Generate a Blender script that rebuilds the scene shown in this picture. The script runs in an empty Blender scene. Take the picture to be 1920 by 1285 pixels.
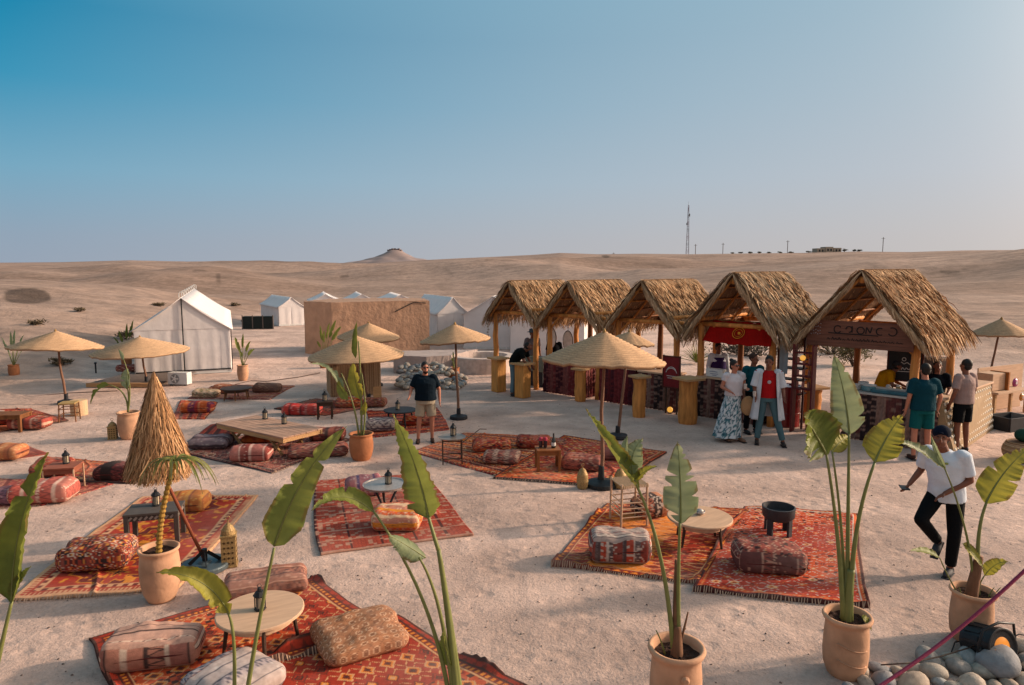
import bpy, math, random
import numpy as np
from math import sin, cos, pi, atan, tan, radians, sqrt
from mathutils import Vector, Matrix, noise as mnoise

random.seed(7); rng = np.random.default_rng(7)
scene = bpy.context.scene
COL = scene.collection

# ---------------------------------------------------------------- camera, sky, sun, exposure
CAM_H, FPX, HOR = 3.5, 1280.0, 503.0
PITCH = atan((642.5 - HOR) / FPX)
cam_d = bpy.data.cameras.new('camera'); cam = bpy.data.objects.new('camera', cam_d); COL.objects.link(cam)
cam.location = (0, 0, CAM_H); cam.rotation_euler = (pi / 2 - PITCH, 0, 0)
cam_d.lens = 24.0; cam_d.sensor_width = 36.0; cam_d.clip_start = 0.05; cam_d.clip_end = 5000
scene.camera = cam

SUN_EL, SUN_AZ = radians(20), radians(79)      # azimuth measured clockwise from +Y
sun_dir = Vector((sin(SUN_AZ) * cos(SUN_EL), cos(SUN_AZ) * cos(SUN_EL), sin(SUN_EL)))
sd = bpy.data.lights.new('sun', 'SUN'); so = bpy.data.objects.new('sun', sd); COL.objects.link(so)
so.rotation_euler = sun_dir.to_track_quat('Z', 'Y').to_euler()
sd.energy = 3.0; sd.angle = radians(2.4); sd.color = (1.0, 0.77, 0.58)

world = bpy.data.worlds.new('World'); scene.world = world; world.use_nodes = True
wn, wl = world.node_tree.nodes, world.node_tree.links
wn.clear()
wo = wn.new('ShaderNodeOutputWorld'); bg = wn.new('ShaderNodeBackground'); wl.new(bg.outputs[0], wo.inputs[0])
sky = wn.new('ShaderNodeTexSky'); sky.sky_type = 'NISHITA'; sky.sun_disc = False
sky.sun_elevation = SUN_EL; sky.sun_rotation = SUN_AZ; sky.dust_density = 2.0; sky.air_density = 1.0
def S2L(c):
    c = np.asarray(c, float)
    return np.where(c <= 0.04045, c / 12.92, ((c + 0.055) / 1.055) ** 2.4)
def hx(h):
    h = h.lstrip('#'); return tuple(float(v) for v in S2L([int(h[i:i + 2], 16) / 255 for i in (0, 2, 4)]))
EXPO = 0.76
# hazy evening air: away from the sun the sky deepens to teal blue, towards it and the horizon it pales
tc = wn.new('ShaderNodeTexCoord'); sep = wn.new('ShaderNodeSeparateXYZ'); wl.new(tc.outputs['Generated'], sep.inputs[0])
def ramp(stops):
    r = wn.new('ShaderNodeValToRGB'); e = r.color_ramp.elements
    while len(e) < len(stops): e.new(0.5)
    for k, (p, c) in enumerate(stops):
        e[k].position = p; e[k].color = (*[v / 2 ** EXPO for v in hx(c)], 1)
    wl.new(sep.outputs['Z'], r.inputs[0]); return r
cold = ramp([(0.0, '#9aa6b6'), (0.04, '#92a5b8'), (0.12, '#76a8c2'), (0.22, '#3a95b9'), (0.30, '#0886ae'), (0.6, '#6aa6c0')])
warm = ramp([(0.0, '#c6c0be'), (0.04, '#c4c0c1'), (0.12, '#bdc2ca'), (0.24, '#b2c1cc'), (0.36, '#a6bfcd'), (0.75, '#9dbccc')])
back = ramp([(0.0, '#d0bcb2'), (0.04, '#cbb9b4'), (0.12, '#c4bcbc'), (0.24, '#bcbfc4'), (0.36, '#babfc5'), (0.75, '#a6bcc8')])
def dotmap(vec, a_, b_):
    d_ = wn.new('ShaderNodeVectorMath'); d_.operation = 'DOT_PRODUCT'; wl.new(tc.outputs['Generated'], d_.inputs[0]); d_.inputs[1].default_value = vec
    m_ = wn.new('ShaderNodeMapRange'); m_.inputs['From Min'].default_value = a_; m_.inputs['From Max'].default_value = b_; wl.new(d_.outputs['Value'], m_.inputs['Value']); return m_.outputs[0], d_.outputs['Value']
def wmix(f, a_, b_):
    m_ = wn.new('ShaderNodeMix'); m_.data_type = 'RGBA'; wl.new(f, m_.inputs[0]); wl.new(a_, m_.inputs[6]); wl.new(b_, m_.inputs[7]); return m_.outputs[2]
f1, _ = dotmap((sin(radians(62)), cos(radians(62)), 0), -.13, .93)
side_sky = wmix(f1, cold.outputs[0], warm.outputs[0])
f2, _ = dotmap((0, -1, 0), -.45, .35)
all_sky = wmix(f2, side_sky, back.outputs[0])
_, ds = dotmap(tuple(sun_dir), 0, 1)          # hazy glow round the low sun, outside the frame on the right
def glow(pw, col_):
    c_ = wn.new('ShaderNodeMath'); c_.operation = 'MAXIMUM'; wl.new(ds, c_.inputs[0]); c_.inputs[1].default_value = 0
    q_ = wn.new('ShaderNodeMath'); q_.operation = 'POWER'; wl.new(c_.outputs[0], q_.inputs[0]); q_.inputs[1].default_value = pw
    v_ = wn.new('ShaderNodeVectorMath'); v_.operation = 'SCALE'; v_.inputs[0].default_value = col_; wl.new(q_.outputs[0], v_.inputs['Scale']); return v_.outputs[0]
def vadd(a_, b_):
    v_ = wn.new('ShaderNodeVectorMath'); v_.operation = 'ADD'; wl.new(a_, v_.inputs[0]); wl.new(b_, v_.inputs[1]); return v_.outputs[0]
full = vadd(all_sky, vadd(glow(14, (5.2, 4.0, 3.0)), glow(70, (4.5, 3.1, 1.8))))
nsc = wn.new('ShaderNodeVectorMath'); nsc.operation = 'SCALE'; wl.new(sky.outputs[0], nsc.inputs[0]); nsc.inputs['Scale'].default_value = 0.07
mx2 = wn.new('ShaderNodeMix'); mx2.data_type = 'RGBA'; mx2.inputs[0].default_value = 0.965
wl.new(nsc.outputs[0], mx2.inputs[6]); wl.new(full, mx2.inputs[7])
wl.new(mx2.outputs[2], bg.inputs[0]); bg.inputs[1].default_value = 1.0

vs = scene.view_settings
vs.view_transform = 'Standard'; vs.look = 'None'; vs.gamma = 1.0; vs.exposure = EXPO; vs.use_curve_mapping = False

# ---------------------------------------------------------------- places: where a sight line meets the ground or a depth
def ray(px, py):
    a, b = (px - 960) / FPX, (642.5 - py) / FPX
    return a, cos(PITCH) + b * sin(PITCH), -sin(PITCH) + b * cos(PITCH)
def G(px, py, z=0.0):
    d = ray(px, py); t = (CAM_H - z) / -d[2]
    return Vector((d[0] * t, d[1] * t, z))
def AT(px, py, Y):
    d = ray(px, py); t = Y / d[1]
    return Vector((d[0] * t, Y, CAM_H + d[2] * t))

# ---------------------------------------------------------------- materials
def P(h, k=0.72): return tuple(v * k for v in hx(h))
_mc = {}
def new_mat(name):
    m = bpy.data.materials.new(name); m.use_nodes = True
    nt = m.node_tree; return m, nt, nt.nodes['Principled BSDF']
def mat(name, color=(.5, .5, .5), rough=.8, var=.25, scale=8.0, metal=0.0, bump=0.0, bscale=None, trans=0.0, stretch=(1, 1, 1), vcol=False, spec=None, emit=None):
    """one real-world colour with procedural grain; vcol takes the pattern woven into the mesh"""
    if name in _mc: return _mc[name]
    m, nt, b = new_mat(name); N, L = nt.nodes, nt.links
    t = N.new('ShaderNodeTexCoord'); mp = N.new('ShaderNodeMapping'); L.new(t.outputs['Object'], mp.inputs[0])
    mp.inputs['Scale'].default_value = stretch
    no = N.new('ShaderNodeTexNoise'); no.inputs['Scale'].default_value = scale; no.inputs['Detail'].default_value = 5
    L.new(mp.outputs[0], no.inputs[0])
    r = N.new('ShaderNodeMapRange'); L.new(no.outputs[0], r.inputs[0])
    r.inputs['From Min'].default_value = .25; r.inputs['From Max'].default_value = .75
    r.inputs['To Min'].default_value = 1 - var; r.inputs['To Max'].default_value = 1 + var * .7
    vm = N.new('ShaderNodeVectorMath'); vm.operation = 'SCALE'; L.new(r.outputs[0], vm.inputs['Scale'])
    if vcol:
        at = N.new('ShaderNodeAttribute'); at.attribute_name = 'col'; L.new(at.outputs['Color'], vm.inputs[0])
    else: vm.inputs[0].default_value = color[:3]
    L.new(vm.outputs[0], b.inputs['Base Color'])
    b.inputs['Roughness'].default_value = rough; b.inputs['Metallic'].default_value = metal
    b.inputs['Specular IOR Level'].default_value = .25 if spec is None else spec
    if bump:
        n2 = N.new('ShaderNodeTexNoise'); n2.inputs['Scale'].default_value = bscale or scale * 4; n2.inputs['Detail'].default_value = 4
        L.new(mp.outputs[0], n2.inputs[0])
        bp = N.new('ShaderNodeBump'); bp.inputs['Strength'].default_value = 1; bp.inputs['Distance'].default_value = bump
        L.new(n2.outputs[0], bp.inputs['Height']); L.new(bp.outputs[0], b.inputs['Normal'])
    if trans:
        tr = N.new('ShaderNodeBsdfTranslucent'); L.new(vm.outputs[0], tr.inputs[0])
        ms = N.new('ShaderNodeMixShader'); ms.inputs[0].default_value = trans
        L.new(b.outputs[0], ms.inputs[1]); L.new(tr.outputs[0], ms.inputs[2])
        L.new(ms.outputs[0], N['Material Output'].inputs[0])
    if emit:
        b.inputs['Emission Color'].default_value = (*emit[0], 1); b.inputs['Emission Strength'].default_value = emit[1]
    _mc[name] = m; return m

# ---------------------------------------------------------------- objects
def tag(o, label=None, cat=None, group=None, kind=None):
    if label: o['label'] = label
    if cat: o['category'] = cat
    if group: o['group'] = group
    if kind: o['kind'] = kind
    return o
def thing(name, label, cat, loc=(0, 0, 0), rz=0.0, group=None, rot=None):
    o = bpy.data.objects.new(name, None); COL.objects.link(o); o.empty_display_size = .1
    o.location = loc; o.rotation_euler = rot if rot else (0, 0, rz)
    return tag(o, label, cat, group)
def kids(o): return [c for c in COL.objects if c.parent == o]
def copy_tree(o, loc=None, rz=None, label=None, parent=None, scale=None):
    c = o.copy(); COL.objects.link(c); c.parent = parent
    if loc is not None: c.location = loc
    if rz is not None: c.rotation_euler = (0, 0, rz)
    if scale: c.scale = (scale,) * 3 if not isinstance(scale, tuple) else scale
    if label: c['label'] = label
    for ch in list(o.children): copy_tree(ch, parent=c)
    return c
def set_col(me, cols):
    a = me.color_attributes.new('col', 'FLOAT_COLOR', 'POINT')
    buf = np.ones((len(me.vertices), 4), np.float32); buf[:, :3] = cols
    a.data.foreach_set('color', buf.ravel())
def link_me(name, me, m, parent=None, loc=None, rz=0.0, smooth=False):
    if m: me.materials.append(m)
    if smooth: me.polygons.foreach_set('use_smooth', [True] * len(me.polygons))
    o = bpy.data.objects.new(name, me); COL.objects.link(o); o.parent = parent
    if loc is not None: o.location = loc
    if rz: o.rotation_euler = (0, 0, rz)
    return o
class MB:
    """collects solids; build() links them as one mesh"""
    def __init__(s): s.v = []; s.f = []; s.c = []; s.cur = None
    def add(s, vs, fs, col=None):
        o = len(s.v); s.v += [tuple(p) for p in vs]; s.f += [tuple(i + o for i in f) for f in fs]
        c = col if col is not None else s.cur
        s.c += [c if c is not None else (.5, .5, .5)] * len(vs) if not isinstance(c, list) else c
        return s
    def box(s, c, d, rz=0.0, M=None, taper=1.0, col=None):
        x, y, z = d[0] / 2, d[1] / 2, d[2] / 2
        R = M if M is not None else Matrix.Rotation(rz, 3, 'Z')
        vs = [R @ Vector((i * x * (taper if k > 0 else 1), j * y * (taper if k > 0 else 1), k * z)) + Vector(c) for k in (-1, 1) for j in (-1, 1) for i in (-1, 1)]
        return s.add(vs, [(0, 2, 3, 1), (4, 5, 7, 6), (0, 1, 5, 4), (2, 6, 7, 3), (0, 4, 6, 2), (1, 3, 7, 5)], col)
    def beam(s, a, b, w, h, up=(0, 0, 1), col=None):
        a, b = Vector(a), Vector(b); t = (b - a).normalized(); u = Vector(up)
        if abs(t.dot(u)) > .98: u = Vector((1, 0, 0))
        sx = t.cross(u).normalized(); uz = sx.cross(t)
        vs = [p + sx * i * w / 2 + uz * j * h / 2 for p in (a, b) for i, j in ((-1, -1), (1, -1), (1, 1), (-1, 1))]
        return s.add(vs, [(3, 2, 1, 0), (4, 5, 6, 7), (0, 1, 5, 4), (1, 2, 6, 5), (2, 3, 7, 6), (3, 0, 4, 7)], col)
    def tube(s, pts, r, n=8, col=None, cap=True, ry=None, side=None):
        pts = [Vector(p) for p in pts]; R = r if isinstance(r, (list, tuple)) else [r] * len(pts)
        RY = ry if ry is not None else R
        vs = []; prev = None
        for i, p in enumerate(pts):
            t = (pts[min(i + 1, len(pts) - 1)] - pts[max(i - 1, 0)]).normalized()
            if side is not None: u = Vector(side); u = (u - t * u.dot(t)).normalized()
            else:
                u = prev if prev is not None else (Vector((1, 0, 0)) if abs(t.x) < .8 else Vector((0, 1, 0)))
                u = (u - t * u.dot(t)).normalized()
            prev = u; w = t.cross(u)
            for k in range(n):
                a = 2 * pi * k / n; vs.append(p + u * cos(a) * R[i] + w * sin(a) * RY[i])
        fs = [(i * n + k, i * n + (k + 1) % n, (i + 1) * n + (k + 1) % n, (i + 1) * n + k) for i in range(len(pts) - 1) for k in range(n)]
        if cap: fs += [tuple(range(n - 1, -1, -1)), tuple((len(pts) - 1) * n + k for k in range(n))]
        return s.add(vs, fs, col)
    def lathe(s, prof, n=20, c=(0, 0, 0), col=None, sx=1.0, sy=1.0, jit=0.0):
        vs = []; c = Vector(c)
        for r, z in prof:
            for k in range(n):
                a = 2 * pi * k / n; q = r * (1 + random.uniform(-jit, jit)); vs.append(c + Vector((cos(a) * q * sx, sin(a) * q * sy, z)))
        fs = [(i * n + k, i * n + (k + 1) % n, (i + 1) * n + (k + 1) % n, (i + 1) * n + k) for i in range(len(prof) - 1) for k in range(n)]
        fs += [tuple(range(n - 1, -1, -1)), tuple((len(prof) - 1) * n + k for k in range(n))]
        return s.add(vs, fs, col)
    def ell(s, c, r, n=12, m=8, R=None, col=None):
        c = Vector(c); vs = []
        for i in range(m + 1):
            f = pi * i / m; f = min(max(f, .02), pi - .02)
            for k in range(n):
                a = 2 * pi * k / n; p = Vector((sin(f) * cos(a) * r[0], sin(f) * sin(a) * r[1], -cos(f) * r[2]))
                vs.append(c + (R @ p if R else p))
        fs = [(i * n + k, i * n + (k + 1) % n, (i + 1) * n + (k + 1) % n, (i + 1) * n + k) for i in range(m) for k in range(n)]
        fs += [tuple(range(n - 1, -1, -1)), tuple(m * n + k for k in range(n))]
        return s.add(vs, fs, col)
    def quad(s, a, b, c, d, col=None): return s.add([a, b, c, d], [(0, 1, 2, 3)], col)
    def build(s, name, m, parent=None, loc=None, rz=0.0, smooth=False, vcol=False, bevel=0):
        me = bpy.data.meshes.new(name); me.from_pydata(s.v, [], s.f); me.update()
        if vcol: set_col(me, np.array(s.c, np.float32))
        o = link_me(name, me, m, parent, loc, rz, smooth)
        if bevel:
            b = o.modifiers.new('bevel', 'BEVEL'); b.width = bevel; b.segments = 2; b.limit_method = 'ANGLE'
        return o
def ang_smooth(o, a=40):
    me = o.data; me.polygons.foreach_set('use_smooth', [True] * len(me.polygons))
    me.set_sharp_from_angle(angle=radians(a)); return o
def np_mesh(name, V, F, col=None):
    me = bpy.data.meshes.new(name); V = np.asarray(V, np.float32).reshape(-1, 3); F = np.asarray(F, np.int32)
    k = F.shape[1]
    me.vertices.add(len(V)); me.vertices.foreach_set('co', V.ravel())
    me.loops.add(F.size); me.loops.foreach_set('vertex_index', F.ravel())
    me.polygons.add(len(F)); me.polygons.foreach_set('loop_start', np.arange(0, F.size, k, dtype=np.int32))
    me.update(calc_edges=True); me.validate()
    if col is not None: set_col(me, np.asarray(col, np.float32).reshape(-1, 3))
    return me
def grid_faces(n, m, off=0, flip=False):
    i, j = np.meshgrid(np.arange(n - 1), np.arange(m - 1), indexing='ij'); a = (i * m + j).ravel() + off
    F = np.stack([a, a + m, a + m + 1, a + 1], 1)
    return F[:, ::-1] if flip else F
def strands(P0, P1, w, nrm, cols, mid=None):
    """many thin flat blades from P0 to P1 (numpy n x 3), facing nrm; optional mid point for a bend"""
    P0, P1 = np.asarray(P0, float), np.asarray(P1, float); n = len(P0)
    d = P1 - P0; sd_ = np.cross(d, nrm); sd_ /= np.maximum(np.linalg.norm(sd_, axis=1, keepdims=True), 1e-6)
    w = np.broadcast_to(np.asarray(w, float).reshape(-1, 1), (n, 1)); h = sd_ * w / 2
    if mid is None: mid = (P0 + P1) / 2
    V = np.stack([P0 - h * .8, P0 + h * .8, mid - h, mid + h, P1 - h * .35, P1 + h * .35], 1).reshape(-1, 3)
    b = (np.arange(n) * 6)[:, None]
    F = np.concatenate([b + np.array([[0, 1, 3, 2]]), b + np.array([[2, 3, 5, 4]])])
    return V, F, np.repeat(cols, 6, 0)
def vnoise(x, y, s=1.0, z=0.0): return mnoise.noise(Vector((x * s, y * s, z)))

# ---------------------------------------------------------------- numpy value noise
_T = rng.random((256, 256))
def vn(x, y):
    x, y = np.asarray(x, float), np.asarray(y, float)
    i, j = np.floor(x).astype(int), np.floor(y).astype(int); u, v = x - i, y - j
    u = u * u * (3 - 2 * u); v = v * v * (3 - 2 * v); g = lambda a, b: _T[a & 255, b & 255]
    return (g(i, j) * (1 - u) + g(i + 1, j) * u) * (1 - v) + (g(i, j + 1) * (1 - u) + g(i + 1, j + 1) * u) * v
def fbm(x, y, o=4):
    return sum((vn(x * 2 ** k + 17.3 * k, y * 2 ** k + 5.1 * k) - .5) * .5 ** k for k in range(o))
def hsh(i, j, s=0.0):
    v = np.sin(i * 127.1 + j * 311.7 + s * 74.7) * 43758.5453; return v - np.floor(v)
def sstep(a, b, x):
    t = np.clip((x - a) / (b - a), 0, 1); return t * t * (3 - 2 * t)

# ---------------------------------------------------------------- ground: flat camp floor rising into dry hills
RX = [-1500, -400, 0, 120, 250, 400, 560, 640, 700, 800, 860, 930, 1000, 1050, 1120, 1200, 1290, 1400, 1500, 1600, 1700, 1800, 1920, 2600, 3500]
RY = [478, 484, 493, 492, 488.5, 493, 497, 497.5, 494, 488, 485, 482, 478.5, 475, 477.5, 476.5, 477.5, 476, 475, 472.5, 473.5, 470.5, 469.5, 466, 470]
RR = 320.0
def terrain(x, y):
    r = np.hypot(x, y); az = np.arctan2(x, np.maximum(y, 1e-3)); az = np.where(y > 0, az, np.sign(x) * pi / 2 * 1.0)
    px = 960 + FPX * np.tan(np.clip(az, -1.2, 1.2))
    ridge = np.interp(px, RX, RY)
    zr = CAM_H + RR * np.cos(np.clip(az, -1.2, 1.2)) * (HOR - ridge) / FPX
    r0 = np.interp(px, [-800, 0, 130, 260, 420, 520, 900, 1300, 1700, 2400], [17, 19.5, 24, 32, 46, 55, 58, 40, 30, 26])
    s = np.clip((r - r0) / (RR - r0), 0, 1.4)
    rise = np.where(s < 1, 1 - (1 - s) ** 1.22, 1 - (s - 1) * 1.6)
    z = zr * rise
    amp = np.clip((r - r0) / 90, 0, 1) * (1 - sstep(.42, .78, s))
    f = fbm(x / 85 + 3, y / 48 + 9, 3); g = fbm(x / 26 + 40, y / 17 + 2, 4)
    z = z + amp * (f * 7.5 + g * 1.3)
    z = z + np.clip((r - r0) / 6, 0, 1) * np.clip(1 - (r - r0) / 60, 0, 1) * fbm(x / 4, y / 4, 3) * .5
    z = z + np.where(s < .02, fbm(x / 3.1, y / 3.1, 3) * .02, 0)
    z = np.where(y < 0, z * np.clip(1 + y / 400, .2, 1), z)
    return z
az_in = np.radians(np.linspace(-46, 46, 620)); az_out = np.radians(np.linspace(48, 312, 110))
AZ = np.concatenate([az_in, az_out])
R_ = np.concatenate([np.linspace(.3, 19, 60), np.geomspace(19.3, RR * 1.01, 260), np.geomspace(RR * 1.04, 2600, 10)])
A2, R2 = np.meshgrid(AZ, R_, indexing='ij'); X2, Y2 = R2 * np.sin(A2), R2 * np.cos(A2)
Z2 = terrain(X2, Y2); Z2[R2 > RR * 1.02] = np.minimum(Z2[R2 > RR * 1.02], 2.0) - .01 * (R2[R2 > RR * 1.02] - RR) * .5
V = np.stack([X2, Y2, Z2], -1).reshape(-1, 3)
F = grid_faces(len(AZ), len(R_), flip=False); n1 = len(R_); k = (len(AZ) - 1) * n1
jj = np.arange(n1 - 1); F = np.concatenate([F, np.stack([k + jj, jj, jj + 1, k + jj + 1], 1)])
F = F[:, ::-1]
# natural colour: pale trodden dust in the camp, browner stony soil on the hills, dark rock patches
rr = np.hypot(V[:, 0], V[:, 1])
n_a = fbm(V[:, 0] / 30 + 2, V[:, 1] / 14, 4); n_b = fbm(V[:, 0] / 7, V[:, 1] / 2.6 + 8, 4); n_c = fbm(V[:, 0] / 55 + 2, V[:, 1] / 12 + 31, 4)
camp = np.array(P('#d2b4a5', .78)); hill = np.array(P('#b59a8a', .72)); hill2 = np.array(P('#a58a7a', .68))
pxv = 960 + FPX * V[:, 0] / np.maximum(V[:, 1], 1)
r0v = np.interp(pxv, [-800, 0, 130, 260, 420, 520, 900, 1300, 1700, 2400], [17, 19.5, 24, 32, 46, 55, 58, 40, 30, 26])
t = sstep(-2, 7, rr - r0v + n_b * 3)[:, None]
C = camp * (1 - t) + (hill * (1 - np.clip(n_c * 2.1 + .35, 0, 1))[:, None] + hill2 * np.clip(n_c * 2.1 + .35, 0, 1)[:, None]) * t
C = C * (1 + n_a * .22 + n_b * .12 * (1 - .3 * t[:, 0]))[:, None]
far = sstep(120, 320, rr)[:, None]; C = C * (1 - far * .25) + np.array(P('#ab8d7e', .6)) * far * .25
gl = np.exp(-(np.abs(fbm(V[:, 0] / 34 + 7, V[:, 1] / 60 + 1, 3)) / .02) ** 2)[:, None] * t * sstep(50, 110, rr)[:, None]
C = C * (1 - .12 * gl)
# scattered scrub and dark scree in bands on the slopes
sc_ = sstep(.30, .42, fbm(V[:, 0] / 16 + 80, V[:, 1] / 5 + 3, 4) + .0)[:, None] * t * sstep(60, 140, rr)[:, None]; C = C * (1 - .22 * sc_)
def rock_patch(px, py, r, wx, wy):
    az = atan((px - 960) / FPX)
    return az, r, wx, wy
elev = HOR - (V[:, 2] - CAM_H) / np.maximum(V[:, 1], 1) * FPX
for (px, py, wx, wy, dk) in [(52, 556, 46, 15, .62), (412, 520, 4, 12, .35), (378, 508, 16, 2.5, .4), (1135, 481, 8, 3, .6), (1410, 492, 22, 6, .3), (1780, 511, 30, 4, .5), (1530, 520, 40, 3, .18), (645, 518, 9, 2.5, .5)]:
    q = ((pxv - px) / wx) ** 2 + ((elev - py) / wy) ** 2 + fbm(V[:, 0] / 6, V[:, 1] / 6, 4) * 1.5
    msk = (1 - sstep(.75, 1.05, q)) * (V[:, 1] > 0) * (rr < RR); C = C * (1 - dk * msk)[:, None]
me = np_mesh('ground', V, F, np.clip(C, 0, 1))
m, nt, b = new_mat('desert_ground'); N, L = nt.nodes, nt.links
at = N.new('ShaderNodeAttribute'); at.attribute_name = 'col'
tcn = N.new('ShaderNodeTexCoord')
def nz(scale, det=6, rough=.6, sc=(1, 1, 1)):
    mp = N.new('ShaderNodeMapping'); L.new(tcn.outputs['Object'], mp.inputs[0]); mp.inputs['Scale'].default_value = sc
    q = N.new('ShaderNodeTexNoise'); q.inputs['Scale'].default_value = scale; q.inputs['Detail'].default_value = det; q.inputs['Roughness'].default_value = rough
    L.new(mp.outputs[0], q.inputs[0]); return q.outputs[0]
def mrn(o, a, b_, c, d):
    q = N.new('ShaderNodeMapRange'); L.new(o, q.inputs[0])
    for k_, v_ in zip(('From Min', 'From Max', 'To Min', 'To Max'), (a, b_, c, d)): q.inputs[k_].default_value = v_
    return q.outputs[0]
def mul(a, b_):
    q = N.new('ShaderNodeMath'); q.operation = 'MULTIPLY'; L.new(a, q.inputs[0]); L.new(b_, q.inputs[1]); return q.outputs[0]
fac = mul(mul(mul(mrn(nz(1.1, 8, .62), .3, .7, .76, 1.18), mrn(nz(22, 6, .7), .3, .7, .84, 1.1)), mrn(nz(.3, 5, .5, (1, 3, 1)), .35, .65, .84, 1.12)), mrn(nz(6.5, 3, .6), .58, .78, 1.0, .80))
vo = N.new('ShaderNodeTexVoronoi'); vo.inputs['Scale'].default_value = 28; L.new(tcn.outputs['Object'], vo.inputs[0])
fac = mul(fac, mrn(vo.outputs['Distance'], .04, .2, .66, 1.0))
vm = N.new('ShaderNodeVectorMath'); vm.operation = 'SCALE'; L.new(at.outputs['Color'], vm.inputs[0]); L.new(fac, vm.inputs['Scale'])
L.new(vm.outputs[0], b.inputs['Base Color']); b.inputs['Roughness'].default_value = .95; b.inputs['Specular IOR Level'].default_value = .1
bp = N.new('ShaderNodeBump'); bp.inputs['Distance'].default_value = .04; bp.inputs['Strength'].default_value = .8
ad = N.new('ShaderNodeMath'); ad.operation = 'ADD'; L.new(mrn(nz(2.2, 8, .65), 0, 1, 0, 1.8), ad.inputs[0]); L.new(mrn(nz(38, 4, .7), 0, 1, 0, .35), ad.inputs[1])
v2 = N.new('ShaderNodeTexVoronoi'); v2.feature = 'SMOOTH_F1'; v2.inputs['Scale'].default_value = 3.3; v2.inputs['Smoothness'].default_value = .4
mp2 = N.new('ShaderNodeMapping'); L.new(tcn.outputs['Object'], mp2.inputs[0]); mp2.inputs['Scale'].default_value = (1, 1.5, 1); L.new(mp2.outputs[0], v2.inputs[0])
ad2 = N.new('ShaderNodeMath'); ad2.operation = 'ADD'; L.new(ad.outputs[0], ad2.inputs[0]); L.new(mrn(v2.outputs['Distance'], .0, .35, -.7, 0), ad2.inputs[1])
L.new(ad2.outputs[0], bp.inputs['Height']); L.new(bp.outputs[0], b.inputs['Normal'])
tag(link_me('ground', me, m, smooth=True), kind='structure')
def gz(x, y): return float(terrain(np.array([x]), np.array([y]))[0])

# the flat-topped hill on the skyline with a ruined fort
Vh, az0, D = [], atan((742 - 960) / FPX), 900.0
hill_c = Vector((D * tan(az0), D, 0)); sc1 = D / FPX
n, mm = 64, 36
for i in range(mm):
    q = i / (mm - 1)
    for j in range(n):
        a = 2 * pi * j / n; rad = q * 150 * sc1
        prof = np.interp(q * 150, [0, 11, 20, 38, 62, 100, 150], [34, 33, 27.5, 20, 14.5, 8, -8])
        z = CAM_H + (prof + 2.5 * vnoise(cos(a) * q * 6, sin(a) * q * 6, 1.0) * min(1, q * 3) - 0) * sc1
        Vh.append((hill_c.x + cos(a) * rad, hill_c.y + sin(a) * rad, z if i < mm - 1 else -20))
Fh = np.array([(i * n + j, i * n + (j + 1) % n, (i + 1) * n + (j + 1) % n, (i + 1) * n + j) for i in range(mm - 1) for j in range(n)])
tag(link_me('distant_hill', np_mesh('distant_hill', Vh, Fh[:, ::-1]), mat('far_rock', P('#b09a94', .62), var=.35, scale=.03), smooth=True), kind='structure')
ft = thing('hilltop_ruin', 'low ruined stone fort on top of the distant flat hill', 'ruin', (hill_c.x, hill_c.y, CAM_H + 32 * sc1))
mb = MB()
for k_ in range(7): mb.box((-8 + k_ * 2.7, 0, .6 + (k_ % 3) * .35), (2.6, 8, 1.6 + (k_ % 3) * .9))
mb.build('wall', mat('far_wall', P('#8f7c78', .6)), ft)
mb = MB(); mb.box((0, 1, 1.6), (4, 4, 3.2), taper=.9); mb.build('tower', mat('far_wall'), ft)

# ---------------------------------------------------------------- woven patterns (the dyes of rugs and cushions)
def pal(*h): return [np.array(P(v, .76)) for v in h]
PR = pal('#b0321e', '#d2561f', '#3a1a1c', '#d9a075', '#e08a2a', '#701c1c', '#c9bfb2')
PO = pal('#c84a1c', '#a82c14', '#45201a', '#dba06e', '#e8862a', '#7a2414', '#8a8f86')
PD = pal('#8c2a1e', '#b0442c', '#2c1518', '#b4806a', '#b8622a', '#4a1518', '#b0a094')
PM = pal('#8c4038', '#a85a4a', '#3a2024', '#c49a84', '#a86a48', '#5c2a2c', '#bfae9e')
def wear(c, x, y, s, w=.22):
    f = 1 + (vn(x * 3 + s, y * 3) - .5) * w + (hsh(np.floor(y / .02), 0, s) - .5) * .12 + (vn(x * 60, y * 60 + s) - .5) * .3
    dust = .06 + np.clip(vn(x * 1.3 + s, y * 1.3 + 5) - .4, 0, 1)[..., None] * .38 + np.clip(vn(x * 7 + s, y * 7) - .6, 0, 1)[..., None] * .3
    return np.clip(c * f[..., None] * (1 - dust) + dust * np.array(P('#cbb0a2', .62)), 0, 1)
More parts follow.
